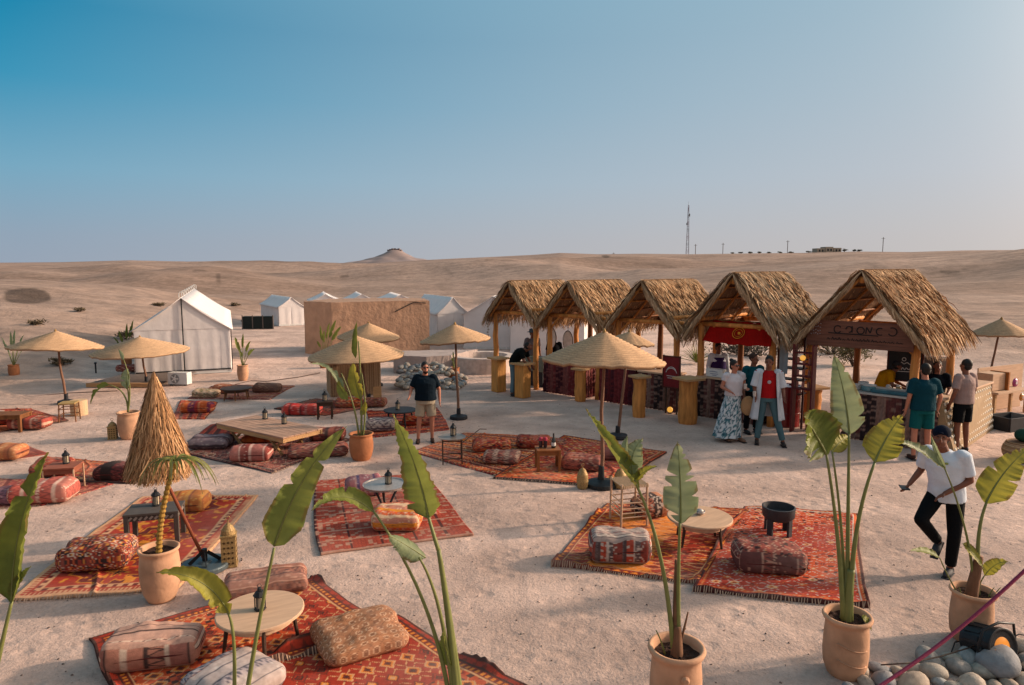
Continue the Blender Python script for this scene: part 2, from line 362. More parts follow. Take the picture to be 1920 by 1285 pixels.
def tribal(pl, p=.3, q=None, s=1.0, rings=(.22, .42, .62, .82), kn=.014, border=.16, mode=0):
    q = q or p
    def f(x, y, W, Lg):
        x = np.floor(x / kn) * kn; y = np.floor(y / kn) * kn
        i, j = np.floor(x / p), np.floor(y / q)
        ox = (j % 2) * .5 * p if mode == 1 else 0
        i = np.floor((x + ox) / p)
        a = np.abs(((x + ox) / p) % 1 - .5) * 2; b_ = np.abs((y / q) % 1 - .5) * 2
        d = a + b_ if mode < 2 else np.maximum(a, b_)
        h = (hsh(i, j, s) * 3).astype(int)
        c = np.broadcast_to(pl[0], x.shape + (3,)).copy()
        ring = [pl[3], pl[2], pl[4], pl[1]]
        last = 0
        for k_, rr_ in enumerate(rings):
            msk = (d >= last) & (d < rr_); col_ = np.stack([ring[k_], ring[(k_ + 1) % 4], pl[5]])[(h + k_) % 3]
            c[msk] = col_[msk]; last = rr_
        cr = ((np.abs(a - b_) < .07) & (d > rings[-1])); c[cr] = pl[3]
        tiny = (np.floor(x / .05) + np.floor(y / .05)) % 2 == 0; c[tiny & (d > rings[-1]) & (hsh(np.floor(x / .05), np.floor(y / .05), s + 3) > .62)] = pl[2]
        big = vn(x * 1.1 + s * 9, y * 1.1) > .55; c[big & (d > rings[-1]) & ~cr] = pl[1]
        if border:
            e = np.minimum(np.minimum(x, W - x), np.minimum(y, Lg - y)); al = np.where(np.minimum(x, W - x) < np.minimum(y, Lg - y), y, x)
            z_ = e < border; c[z_] = pl[5]
            tri = np.abs((al / .12) % 1 - .5) * 2 * border * .55 + border * .15
            c[z_ & (e < tri)] = pl[1]
            c[(e > border * .9) & z_] = pl[3]; c[(e > border * .45) & (e < border * .52)] = pl[2]
            dots = ((al / .06) % 1 < .45) & (e > border * .6) & (e < border * .8); c[dots] = pl[4]
            c[e < .025] = pl[2]
        return wear(c, x, y, s)
    return f
def stripes(pl, ws, along=True, s=1.0, detail=.5, base=0):
    edges = np.cumsum([w for w, _ in ws]); tot = edges[-1]; ids = [k_ for _, k_ in ws]
    def f(x, y, W, Lg):
        u, v = (x, y) if along else (y, x)
        um = u % tot; idx = np.searchsorted(edges, um, side='right').clip(0, len(ids) - 1)
        c = np.stack([pl[k_] for k_ in ids])[idx].copy()
        st_ = hsh(np.floor(u / .028), np.floor(v / .028), s) > 1 - detail * .25
        c[st_ & (hsh(idx, 3, s) > .35)] = pl[3]
        zz = (np.abs((v / .09) % 1 - .5) * .09 + um * .3) % .045 < .014
        c[zz & (hsh(idx, 7, s) > .55)] = pl[2]
        return wear(c, x, y, s)
    return f
def plainweave(pl, s=1.0, lines=0):
    def f(x, y, W, Lg):
        c = np.broadcast_to(pl[0], x.shape + (3,)).copy()
        g1 = ((x / .05) % 1 < .3) ^ ((y / .05) % 1 < .3); c[g1] = pl[1]
        c[((x / .4) % 1 < .08)] = pl[2]; c[((y / .33) % 1 < .1)] = pl[3 if lines else 1]
        k_ = (hsh(np.floor(x / .05), np.floor(y / .05), s) > .8); c[k_] = pl[3]
        return wear(c, x, y, s)
    return f
def medallion(pl, s=1.0):
    base = tribal(pl, .22, s=s, border=.0)
    def f(x, y, W, Lg):
        c = np.broadcast_to(pl[0], x.shape + (3,)).copy()
        for k_ in range(3):
            cy = Lg * (k_ + .5) / 3; d = np.abs(x - W / 2) / (W * .3) + np.abs(y - cy) / (Lg * .16)
            wv = d + .12 * np.sin(np.arctan2(y - cy, x - W / 2) * 8)
            c[wv < 1] = pl[4]; c[wv < .93] = pl[5]; c[wv < .6] = pl[4]; c[wv < .54] = pl[0]; c[wv < .22] = pl[4]; c[wv < .14] = pl[2]
        fl = (vn(x * 14 + s, y * 14) > .78); c[fl] = pl[4]
        e = np.minimum(np.minimum(x, W - x), np.minimum(y, Lg - y)); al = np.where(np.minimum(x, W - x) < np.minimum(y, Lg - y), y, x)
        c[e < .24] = pl[3]; c[(e < .21) & ((al / .12) % 1 < .5)] = pl[5]; c[(e < .15)] = pl[0]; c[(e < .12) & ((al / .05) % 1 < .5)] = pl[3]; c[e < .05] = pl[3]
        return wear(c, x, y, s)
    return f
def two_part(top, side, sx, sy):
    """one weave on the top, another on the side panels"""
    def f(x, y, W, Lg):
        u, v = x - 5, y - 5; sd_ = (np.abs(u) > sx / 2 * .97) | (np.abs(v) > sy / 2 * .97)
        return np.where(sd_[..., None], side(x, y, W, Lg), top(x, y, W, Lg))
    return f
def arcs(pl, s=1.0):
    """small ringed flowers on a plain ground"""
    def f(x, y, W, Lg):
        c = np.broadcast_to(pl[0], x.shape + (3,)).copy(); p = .10
        i = np.floor(x / p); j = np.floor(y / p); a = (x / p) % 1 - .5; b_ = (y / p) % 1 - .5; d = np.hypot(a, b_)
        c[(d < .34) & (d > .24)] = pl[3]; c[d < .1] = pl[3]; c[np.abs(np.abs(a) - np.abs(b_)) < .05] = pl[1]; c[(d < .24) & (d > .1)] = pl[1]
        return wear(c, x, y, s)
    return f
cloth_rug = mat('woven_wool', rough=.95, var=.14, scale=18, bump=.004, bscale=160, vcol=True, spec=.08)

def rug(label, corners, pattern, res=.02, z=.012, group='kilim rugs spread on the sand', wrinkle=.008, fringe=True, curl=0.0, seed=0):
    """corners: ground points near-left, near-right, far-right, far-left"""
    A, B, Cc, D_ = [Vector(c) for c in corners]; base = (A + B + Cc + D_) / 4; base.z = 0
    W = ((B - A).length + (Cc - D_).length) / 2; Lg = ((D_ - A).length + (Cc - B).length) / 2
    nu, nv = max(8, int(W / res)), max(8, int(Lg / res))
    u, v = np.meshgrid(np.linspace(0, 1, nu), np.linspace(0, 1, nv), indexing='ij')
    def bl(k_): return (A[k_] * (1 - u) + B[k_] * u) * (1 - v) + (D_[k_] * (1 - u) + Cc[k_] * u) * v - base[k_]
    x, y = bl(0), bl(1)
    x = x + fbm(u * 2.2 + seed, v * 2.2, 2) * .10 * (np.abs(v - .5) * 2) ** 2; y = y + fbm(u * 2.5 + seed + 9, v * 2, 2) * .10 * (np.abs(u - .5) * 2) ** 2
    zz = z + wrinkle * (1 + 2 * fbm(u * W * 1.6 + seed, v * Lg * 1.6, 3)) + .022 * np.exp(-((fbm(u * 1.6 + seed * 2, v * 1.6 + seed, 2) - .05) / .018) ** 2) + .006 * vn(u * W * 5, v * Lg * 2 + seed)
    e = np.minimum(np.minimum(u * W, (1 - u) * W), np.minimum(v * Lg, (1 - v) * Lg))
    zz = zz + curl * np.clip(1 - e / .12, 0, 1) ** 2 * np.clip(fbm(u * 4 + seed, v * 4) * 2.5, 0, 1) * .1
    Vt = np.stack([x, y, zz], -1).reshape(-1, 3); Ct = pattern(u * W, v * Lg, W, Lg).reshape(-1, 3)
    F = grid_faces(nu, nv)
    ring = np.concatenate([np.arange(nu) * nv, (nu - 1) * nv + np.arange(1, nv), (np.arange(nu - 2, -1, -1)) * nv + nv - 1, np.arange(nv - 2, 0, -1)])
    low = Vt[ring].copy(); low[:, 2] = .001; o = len(Vt); k_ = np.arange(len(ring)); k2 = (k_ + 1) % len(ring)
    F = np.concatenate([F, np.stack([ring[k_], o + k_, o + k2, ring[k2]], 1)])
    ob = link_me('rug', np_mesh('rug', np.concatenate([Vt, low]), F, np.concatenate([Ct, Ct[ring] * .8])), cloth_rug, loc=base, smooth=True)
    tag(ob, label, 'rug', group)
    if fringe:
        P0, P1 = [], []
        n_ = int(W / .028)
        for vv, s_ in ((0, -1), (nv - 1, 1)):
            for k_ in range(n_):
                iu = min(nu - 1, int(k_ / n_ * nu)); p = np.array([x[iu, vv], y[iu, vv], zz[iu, vv] - .002])
                dr = np.array([x[iu, vv] - x[iu, vv - s_], y[iu, vv] - y[iu, vv - s_], 0]); dr /= max(np.linalg.norm(dr), 1e-6)
                P0.append(p); P1.append(p + dr * random.uniform(.03, .065) + np.array([random.uniform(-.015, .015), random.uniform(-.015, .015), -p[2] + .003]))
        Vs, Fs, Cs = strands(P0, P1, .012, np.array([0, 0, 1.0]), np.tile(np.array(P('#c9a58c', .6)), (len(P0), 1)))
        link_me('fringe', np_mesh('fringe', Vs, Fs, Cs), cloth_rug, ob)['kind'] = 'stuff'
    return ob

def cushion(label, loc, rz, size, pattern, n=26, puff=.35, seed=0, group='kilim floor cushions', seam=True, name='pouf', sag=.0, cat='floor cushion', tilt=0):
    """stuffed block: rounded sides, swollen top, slight lumps; pattern folds from the top down the sides"""
    sx, sy, sz = size
    Vs, Fs, U, W_, off = [], [], [], [], 0
    g = np.linspace(-1, 1, n)
    for ax in range(3):
        for sg in (-1, 1):
            a, b_ = np.meshgrid(g, g, indexing='ij'); p = np.zeros((n, n, 3)); p[..., ax] = sg; p[..., (ax + 1) % 3] = a; p[..., (ax + 2) % 3] = b_
            u, v = p[..., 0] * sx / 2, p[..., 1] * sy / 2; hgt = (1 - p[..., 2]) * sz / 2
            if ax == 0: u = u + sg * hgt
            elif ax == 1: v = v + sg * hgt
            U.append(u.ravel()); W_.append(v.ravel()); Vs.append(p.reshape(-1, 3))
            Fs.append(grid_faces(n, n, off, flip=(sg < 0))); off += n * n
    p = np.concatenate(Vs); h = np.array([sx, sy, sz]) / 2; r = np.array([min(sx, sy) * .20, min(sx, sy) * .20, sz * .46])
    q = p * h; core = np.clip(q, -(h - r), h - r); dlt = (q - core) / r
    # round edges
    nn = np.maximum(np.linalg.norm(dlt, axis=1, keepdims=True), 1e-6); mxa = np.max(np.abs(dlt), axis=1, keepdims=True)
    q = core + dlt / nn * mxa * r
    fx, fy = q[:, 0] / h[0], q[:, 1] / h[1]
    bul = (1 - np.clip(fx, -1, 1) ** 2) * (1 - np.clip(fy, -1, 1) ** 2)
    q[:, 2] += np.sign(q[:, 2]) * bul * sz * puff * .30 * (q[:, 2] > 0) - sag * bul * sz * (q[:, 2] > 0)
    lump = .65 * fbm(q[:, 0] * 4 + seed * 3.7, q[:, 1] * 4 + q[:, 2] * 3 + seed, 3)
    q[:, 2] += np.where(q[:, 2] > 0, lump * sz * .32, 0); q[:, 0] *= 1 + lump * .10; q[:, 1] *= 1 - lump * .09
    q[:, 2] += sz / 2
    q[:, 2] += np.where(q[:, 2] > sz * .4, tilt * q[:, 0], 0)
    q[:, 2] = np.maximum(q[:, 2], 0)
    col = pattern(np.concatenate(U) + 5.0, np.concatenate(W_) + 5.0, 10, 10)
    z0 = .022
    ob = link_me(name, np_mesh(name, q, np.concatenate(Fs), col), cloth_rug, loc=(loc[0], loc[1], loc[2] + z0), rz=rz, smooth=True)
    md = ob.modifiers.new('weld', 'WELD'); md.merge_threshold = .0008
    tag(ob, label, cat, group)
    if seam:
        mb = MB(); pts = []
        for k_ in range(49):
            a = 2 * pi * k_ / 48; e = .32
            pts.append((np.sign(cos(a)) * abs(cos(a)) ** e * (sx / 2 - .004) * 1.0, np.sign(sin(a)) * abs(sin(a)) ** e * (sy / 2 - .004), sz * .52))
        mb.tube(pts, .008, 5, cap=False); mb.build('piping', mat('piping_cord', P('#5d2420')), ob, smooth=True)
    return ob

# ---------------------------------------------------------------- materials in use
M_canvas = mat('white_canvas', P('#e2dad8', .88), rough=.85, var=.08, scale=3, trans=.12, bump=.016, bscale=3)
M_canvas_far = mat('white_canvas_far', P('#e2dde0', .8), rough=.8, var=.06, scale=2)
M_black = mat('black_metal', (.012, .012, .014), rough=.45, var=.2)
M_dark = mat('dark_paint', (.02, .02, .024), rough=.6, var=.3)
M_grey = mat('grey_plastic', P('#8e8f90'), rough=.5, var=.1)
M_white = mat('white_enamel', P('#d9d7d4', .8), rough=.4, var=.06)
M_mud = mat('mud_plaster', P('#b08c74', .74), rough=.95, var=.18, scale=3, bump=.03, bscale=7)
M_concrete = mat('pale_plaster', P('#bba9a2', .66), rough=.9, var=.16, scale=2.5, bump=.01)
M_log = mat('peeled_log', P('#cf8a48', .8), rough=.65, var=.45, scale=5, stretch=(3, 3, .5), bump=.008, bscale=22)
M_log2 = mat('dark_log', P('#84532f', .7), rough=.75, var=.4, scale=5, stretch=(3, 3, .5), bump=.008, bscale=22)
M_plank = mat('sawn_plank', P('#c79a6b', .74), rough=.7, var=.3, scale=3, stretch=(1, 12, 12), bump=.002, bscale=30)
M_ply = mat('pale_board', P('#cfa98a', .76), rough=.7, var=.16, scale=4, stretch=(1, 7, 7), bump=.001, bscale=30)
M_darkwood = mat('dark_wood', P('#4c3427', .7), rough=.6, var=.35, scale=6, stretch=(1, 6, 6), bump=.003, bscale=40)
M_greywood = mat('weathered_wood', P('#7d6f68', .7), rough=.8, var=.3, scale=6, stretch=(1, 8, 8), bump=.004, bscale=40)
M_thatch = mat('palm_thatch', rough=.9, var=.2, scale=30, vcol=True, spec=.1)
M_straw = mat('woven_straw', rough=.85, var=.22, scale=40, vcol=True, spec=.12, bump=.004, bscale=120)
M_pole = mat('eucalyptus_pole', P('#8a6550', .7), rough=.75, var=.3, scale=14, stretch=(2, 2, .6), bump=.004, bscale=40)
M_terra = mat('terracotta', P('#c99a7a', .78), rough=.9, var=.42, scale=3.6, bump=.004, bscale=25)
M_terra2 = mat('terracotta_red', P('#b0704a', .76), rough=.85, var=.28, scale=5, bump=.005, bscale=25)
M_soil = mat('potting_soil', P('#4c3328', .6), rough=1, var=.5, scale=30, bump=.02, bscale=50)
M_leaf = mat('banana_leaf', rough=.55, var=.16, scale=9, vcol=True, trans=.38, spec=.28, bump=.003, bscale=60)
M_stem = mat('leaf_stalk', P('#8d9150', .55), rough=.5, var=.2, scale=10, spec=.35)
M_sheath = mat('dry_sheath', P('#8a6248', .6), rough=.8, var=.35, scale=14, stretch=(3, 3, .6))
M_brass = mat('pierced_brass', P('#b0905f', .72), rough=.55, var=.5, scale=60, metal=.2, bump=.003, bscale=80)
M_silver = mat('hammered_silver', P('#b8aea8', .8), rough=.42, var=.2, scale=30, metal=.4, bump=.002, bscale=80)
M_glass = mat('amber_glass', (.45, .3, .16), rough=.1, var=.2)
M_stone = mat('river_stone', rough=.75, var=.3, scale=5, vcol=True, bump=.004, bscale=20)
M_rope = mat('pink_rope', P('#8e2a4c', .75), rough=.8, var=.2, scale=60, bump=.004, bscale=200)
M_curtain = mat('counter_cloth', rough=.95, var=.25, scale=14, vcol=True, bump=.004, bscale=60)
M_skin = mat('skin_light', P('#b9785f', .78), rough=.55, var=.08, scale=6, spec=.35)
M_skin2 = mat('skin_brown', P('#7c4a35', .78), rough=.55, var=.08, scale=6, spec=.35)
M_hair = mat('dark_hair', (.012, .009, .008), rough=.6, var=.4, scale=60, stretch=(1, 1, .2))
M_lens = mat('sunglass_lens', (.008, .008, .01), rough=.12, spec=.6)
def cloth(name, hexc, k=.72, **kw): return mat(name, P(hexc, k), rough=.9, var=kw.pop('var', .14), scale=kw.pop('scale', 5), bump=.03, bscale=kw.pop('bscale', 7), spec=.1, **kw)
SC = [np.array(P(h, .80)) for h in ('#c49f7c', '#b18c68', '#d3b08c', '#987558')]

# ---------------------------------------------------------------- straw parasols
def canopy_mesh(R, H, tiers=17, n=56, seed=0, droop=.02):
    V, C, rows = [], [], []
    for t in range(tiers + 1):
        for sub in (0, 1):
            if t == tiers and sub: break
            q = t / tiers if sub == 0 else (t + .86) / tiers
            zq = H * (1 - q) ** 1.0 + (.0 if sub == 0 else .012)
            rows.append((max(.02, R * q), zq - droop * R * q ** 4))
    for k_, (r, z) in enumerate(rows):
        for j in range(n):
            a = 2 * pi * j / n; w = 1 + (.035 * vnoise(cos(a) * 3, sin(a) * 3, seed) + random.uniform(-.006, .006)) * (r / R)
            V.append((cos(a) * r * w, sin(a) * r * w, z + .03 * vnoise(cos(a) * 2, sin(a) * 2, seed + 5) * r / R + random.uniform(-.002, .002)))
            c = SC[0] * (1.12 if k_ % 2 else .84) * random.uniform(.86, 1.1); C.append(c)
    F = [(i * n + j, i * n + (j + 1) % n, (i + 1) * n + (j + 1) % n, (i + 1) * n + j) for i in range(len(rows) - 1) for j in range(n)]
    o = len(V); lr = len(rows) - 1
    for j in range(n): x, y, z = V[lr * n + j]; V.append((x * .99, y * .99, z - .035)); C.append(SC[1] * .8)
    for j in range(n): V.append((0.02 * cos(2 * pi * j / n), .02 * sin(2 * pi * j / n), H - .05)); C.append(SC[1] * .7)
    F += [(lr * n + j, lr * n + (j + 1) % n, o + (j + 1) % n, o + j) for j in range(n)]
    F += [(o + j, o + (j + 1) % n, o + n + (j + 1) % n, o + n + j) for j in range(n)]
    return np_mesh('canopy', V, np.array(F)[:, ::-1], C)
def parasol(label, base, R, H, ztop, tilt=(0, 0), lean=(0, 0), basek='ring', seed=0, grp='woven straw parasols on crooked poles'):
    t = thing('straw_parasol', label, 'parasol', base, group=grp)
    c = link_me('canopy', canopy_mesh(R, H, seed=seed), M_straw, t, (lean[0], lean[1], ztop - H)); c.rotation_euler = (tilt[0], tilt[1], seed)
    mb = MB()
    for k_ in range(8):
        a = 2 * pi * k_ / 8 + seed; mb.tube([(0, 0, H - .06), (cos(a) * R * .93, sin(a) * R * .93, -.02)], .009, 5)
    mb.build('rib', M_pole, c)
    pts = []
    for k_ in range(11):
        q = k_ / 10; pts.append((lean[0] * q + .025 * vnoise(q * 3, seed, 1) * sin(q * pi) * 2, lean[1] * q + .025 * vnoise(q * 3, seed, 4), .02 + (ztop - .06) * q))
    mb = MB(); mb.tube(pts, [.034 - .012 * k_ / 10 for k_ in range(11)], 9); mb.build('pole', M_pole, t, smooth=True)
    mb = MB(); mb.lathe([(.02, ztop - .07), (.035, ztop - .03), (.03, ztop + .01), (.012, ztop + .05)], 10, (lean[0], lean[1], 0)); mb.build('finial', mat('straw_knot', P('#a98452')), t, smooth=True)
    if basek:
        mb = MB()
        if basek == 'black':
            mb.lathe([(.24, 0), (.25, .02), (.25, .07), (.2, .09), (.06, .12), (.05, .2), (.045, .34), (.04, .34)], 26); mb.build('base', mat('parasol_base', P('#2c3236', .6), rough=.5), t, smooth=False, bevel=.004)
        else:
            mb.lathe([(.2, 0), (.21, .03), (.2, .08), (.12, .1), (.05, .12), (.045, .26)], 22); mb.build('base', M_dark, t, bevel=.004)
    return t
# pixel of pole foot, pixel of canopy tip, half width px, rim drop
def parasol_at(label, foot, tip, hw, drop, **kw):
    b = G(*foot); ap = AT(tip[0], tip[1], b.y); s = b.y * .995 / FPX
    return parasol(label, b, hw * s, drop * .86 * s, ap.z, lean=(ap.x - b.x, 0), **kw)
parasol_at('large woven straw parasol on a black round base, in front of the thatched stalls', (1127, 912), (1133, 622), 116, 62, tilt=(0, .05), basek='black', seed=1)
parasol_at('straw parasol with two thin poles beside the reed bar and potted banana', (692, 757), (668, 630), 90, 42, tilt=(-.03, -.02), seed=2)
parasol_at('tilted straw parasol behind the man in the navy shirt, brighter on its right', (860, 786), (853, 608), 67, 34, tilt=(.02, .07), seed=3)
parasol_at('leftmost straw parasol, on a curved pole above small rattan stools', (125, 757), (104, 621), 79, 34, tilt=(.02, -.06), seed=4)
parasol_at('straw parasol in front of the white tent, half covering its left corner', (275, 722), (262, 632), 84, 30, tilt=(.02, .03), seed=5)
parasol_at('straw parasol in front of the clay wall, behind the reed bar', (705, 724), (691, 606), 58, 30, tilt=(.03, .04), seed=6)
parasol_at('straw parasol half hidden behind the large one, on a thin bent pole', (1158, 822), (1180, 622), 47, 24, tilt=(.02, .06), seed=7)
parasol_at('straw parasol at the right edge of the photo beside the last stall', (1846, 752), (1878, 598), 52, 34, tilt=(0, .05), seed=8)

def folded_parasol():
    b = G(385, 1066); tip = AT(288, 697, b.y - .1); bot = AT(303, 884, b.y)
    t = thing('folded_parasol', 'folded straw parasol like a shaggy cone, leaning in a grey metal foot', 'parasol', b)
    ax0 = tip - b; ax1 = bot - b + Vector((-.02, 0, .04)); L_ = (ax0 - ax1).length
    n_ = 5200; q = rng.random(n_) ** .6; a = rng.random(n_) * 2 * pi
    d = np.array((ax1 - ax0).normalized()); u = np.cross(d, [0, 1, 0]); u /= np.linalg.norm(u); w = np.cross(d, u)
    def cone(q, a, rs): 
        r = (.012 + .335 * q ** .95) * rs
        return np.array(ax0) + d * (q * L_)[:, None] + u * (np.cos(a) * r)[:, None] + w * (np.sin(a) * r)[:, None]
    rs = .86 + .18 * rng.random(n_); q0 = q * .96; ln = .10 + .2 * rng.random(n_)
    cr = rng.normal(0, .22, n_) * (1 + 3.5 * (rng.random(n_) > .93))
    P0 = cone(q0, a, rs); P1 = cone(np.minimum(q0 + ln, 1.06), a + cr, rs * (1 + .05 * rng.random(n_)))
    P1 += rng.normal(0, .008, P1.shape); mid = (P0 + P1) / 2 + rng.normal(0, .006, P0.shape)
    ctr = np.array(ax0) + d * (q0 * L_)[:, None]; nr = P0 - ctr
    cc = np.array(SC)[rng.integers(0, 4, n_)] * (.45 + .7 * rng.random((n_, 1))) * np.array([1.1, .96, .82])
    V, F, C = strands(P0, P1, .006 + .010 * rng.random(n_), nr, cc, mid)
    link_me('straw_canopy', np_mesh('straw_canopy', V, F, C), M_thatch, t)
    mb = MB(); k_ = 20; rings = [(np.array(ax0) + d * qq * L_, (.01 + .32 * qq * .9)) for qq in np.linspace(0, .98, 14)]
    vs = [tuple(c + u * cos(2 * pi * j / k_) * r + w * sin(2 * pi * j / k_) * r) for c, r in rings for j in range(k_)]
    mb.add(vs, [(i * k_ + j, i * k_ + (j + 1) % k_, (i + 1) * k_ + (j + 1) % k_, (i + 1) * k_ + j) for i in range(13) for j in range(k_)])
    mb.cur = None; mb.c = [tuple(SC[3] * .6)] * len(mb.v); mb.build('inner_straw', M_straw, t, vcol=True, smooth=True)
    mb = MB(); mb.tube([ax0 + Vector(d) * .1, ax1, (0, 0, .1)], .02, 8); mb.build('pole', mat('red_pole', P('#8b4a33')), t, smooth=True)
    mb = MB(); mb.lathe([(.25, 0), (.27, .015), (.27, .06), (.255, .075), (.08, .075), (.05, .1)], 30); mb.build('base', mat('grey_metal_base', P('#5f6a6e', .7), rough=.4, metal=.4), t, bevel=.004)
    mb = MB(); mb.tube([(0, 0, .08), (0, 0, .24)], .03, 10)
    for k_ in range(4): a_ = k_ * pi / 2 + .5; mb.beam((cos(a_) * .03, sin(a_) * .03, .2), (cos(a_) * .17, sin(a_) * .17, .08), .008, .04)
    mb.build('pole_socket', M_black, t)
folded_parasol()

# ---------------------------------------------------------------- thatched market stalls
def stall(label, O, d, w, dp, ze, zp, ridge_len, front=-.25, shag=1.0, seed=0, over=.05, sidebeam=True):
    """local x along the row, y to the back; gable faces the open camp"""
    rz = math.atan2(d[1], d[0]); t = thing('thatched_stall', label, 'market stall', O, rz, 'thatched market stalls in a row')
    R = random.Random(seed); hw = w / 2
    for (x, y, mm) in ((-hw, 0, M_log), (hw, 0, M_log), (-hw, dp, M_log2), (hw, dp, M_log)):
        mb = MB(); pts = [(x + R.uniform(-.015, .015), y + R.uniform(-.015, .015), z) for z in np.linspace(-.02, ze, 7)]
        mb.tube(pts, [.085 - .012 * k_ / 6 + R.uniform(-.006, .006) for k_ in range(7)], 9); mb.build('post', mm, t, smooth=True)
    for (a, b_) in (((-hw - .18, 0, ze - .02), (hw + .18, 0, ze - .02)), ((-hw - .18, dp, ze - .02), (hw + .18, dp, ze - .02)), ((-hw, -.2, ze + .1), (-hw, dp + .2, ze + .1)), ((hw, -.2, ze + .1), (hw, dp + .2, ze + .1)), ((0, front, zp - .12), (0, front + ridge_len, zp - .12))):
        mb = MB(); mb.tube([a, ((a[0] + b_[0]) / 2, (a[1] + b_[1]) / 2, a[2] + R.uniform(-.02, .02)), b_], [.06, .055, .05], 8); mb.build('beam', M_log, t, smooth=True)
    rx = hw + over; y0, y1 = front, front + ridge_len; slope_z = ze - .12
    for yy in np.linspace(y0 + .06, y1 - .06, 4):
        for sx_ in (-1, 1):
            mb = MB(); mb.tube([(sx_ * .02, yy, zp - .05), (sx_ * rx, yy, slope_z - .02)], .03, 7); mb.build('rafter', M_log, t, smooth=True)
    for q in (.22, .45, .68, .9):
        for sx_ in (-1, 1):
            mb = MB(); mb.tube([(sx_ * rx * q, y0, zp - (zp - slope_z) * q + .01), (sx_ * rx * q, y1, zp - (zp - slope_z) * q + .01)], .022, 6); mb.build('purlin', M_log2 if q > .5 else M_log, t, smooth=True)
    for sx_ in (-1, 1):          # diagonal braces under the front beam
        mb = MB(); mb.tube([(sx_ * hw, 0, ze - .42), (sx_ * (hw - .34), 0, ze - .06)], .03, 7); mb.build('brace', M_log, t, smooth=True)
    # thatch: a thin core and thousands of drooping fronds
    n_ = int(3600 * (ridge_len / 2.6))
    V_, F_, C_, off = [], [], [], 0
    for sx_ in (-1, 1):
        sl = np.array([sx_ * rx, 0, slope_z - zp]); ln = np.linalg.norm(sl); sl /= ln; nr = np.array([sx_ * (zp - slope_z), 0, rx]); nr /= np.linalg.norm(nr)
        q = rng.random(n_) * 1.0; y = y0 - .06 + (ridge_len + .12) * rng.random(n_)
        nrv = nr + rng.normal(0, .45, (n_, 3)); top = np.stack([np.zeros(n_), y, np.full(n_, zp + .05)], 1) + sl * (q * ln)[:, None] + nr * (.03 + .05 * shag * rng.random(n_))[:, None]
        fl = (.22 + .30 * rng.random(n_)) * (1 + .3 * (shag - 1)); bx = rng.normal(0, .13 * shag, n_)
        end = top + sl * fl[:, None] + np.array([0, 1, 0]) * (fl * bx)[:, None] + nr * (-.02 + rng.normal(0, .028 * shag, n_))[:, None]
        dr = (q > .86); end[dr, 2] -= (.03 + .12 * rng.random(dr.sum())) * shag; end[dr, 0] -= sx_ * .06 * rng.random(dr.sum())
        mid = (top + end) / 2 + nr * (.012 + .03 * shag * rng.random(n_))[:, None]
        cc = np.array(SC)[rng.integers(0, 4, n_)] * (.50 + .82 * rng.random((n_, 1)))
        cc = cc * np.array([1.03, .98, .92])
        if shag > 1.2: cc = cc * np.array([.97, 1.0, 1.06]); g_ = rng.random(n_) > .6; cc[g_] = cc[g_] * .5 + np.array(P('#b8b09a', .6)) * .5
        v, f, c = strands(top, end, .014 + .026 * rng.random(n_), nrv, cc, mid); V_.append(v); F_.append(f + off); C_.append(c); off += len(v)
        # fronds hanging over the gable edges
        m_ = 520
        for ye, sy in ((y0, -1), (y1, 1)):
            q = rng.random(m_); top = np.stack([np.zeros(m_), np.full(m_, ye) + sy * .04, np.full(m_, zp + .06)], 1) + sl * (q * ln)[:, None]
            end = top + sl * (.18 + .16 * rng.random(m_))[:, None] + np.array([0, 0, -1.]) * ((.05 + .14 * rng.random(m_)))[:, None] + np.array([0, sy, 0]) * (.04 + .07 * rng.random(m_))[:, None]
            cc = np.array(SC)[rng.integers(0, 4, m_)] * (.6 + .6 * rng.random((m_, 1)))
            v, f, c = strands(top, end, .012 + .016 * rng.random(m_), np.array([.2 * sx_, sy, .4]), cc, (top + end) / 2 + np.array([0, sy * .03, .02])); V_.append(v); F_.append(f + off); C_.append(c); off += len(v)
    m_ = int(700 * ridge_len / 2.6); y = y0 + ridge_len * rng.random(m_); sg = np.sign(rng.random(m_) - .5)
    top = np.stack([-sg * .06, y, np.full(m_, zp + .10)], 1); end = top + np.stack([sg * (.22 + .12 * rng.random(m_)), rng.normal(0, .05, m_), -(.12 + .16 * rng.random(m_))], 1)
    cc = np.array(SC)[rng.integers(0, 3, m_)] * (.7 + .5 * rng.random((m_, 1)))
    v, f, c = strands(top, end, .02, np.stack([sg * .4, np.zeros(m_), np.ones(m_)], 1), cc, (top + end) / 2 + np.array([0, 0, .035])); V_.append(v); F_.append(f + off); C_.append(c); off += len(v)
    rf = link_me('thatch_roof', np_mesh('thatch_roof', np.concatenate(V_), np.concatenate(F_), np.concatenate(C_)), M_thatch, t)
    mb = MB()
    for sx_ in (-1, 1):
        a, b_ = Vector((0, 0, zp + .04)), Vector((sx_ * (rx + .05), 0, slope_z)); nr = Vector((sx_ * (zp - slope_z), 0, rx)).normalized() * .05
        for p in (a, b_): pass
        vs = [Vector((p.x, yy, p.z)) + o_ for yy in (y0, y1) for p in (a, b_) for o_ in (Vector((0, 0, 0)), nr)]
        mb.add(vs, [(0, 1, 3, 2), (4, 6, 7, 5), (0, 4, 5, 1), (2, 3, 7, 6), (1, 5, 7, 3), (0, 2, 6, 4)], tuple(SC[3] * .7))
    mb.build('thatch_underlayer', M_straw, rf, vcol=True)
    return t
R0 = Vector((.87, 19.4, 0)); RD = Vector((.73, -.68, 0)).normalized(); RN = Vector((.68, .73, 0)).normalized()
row = lambda t_, n_=0.0, z=0.0: R0 + RD * t_ + RN * n_ + Vector((0, 0, z))
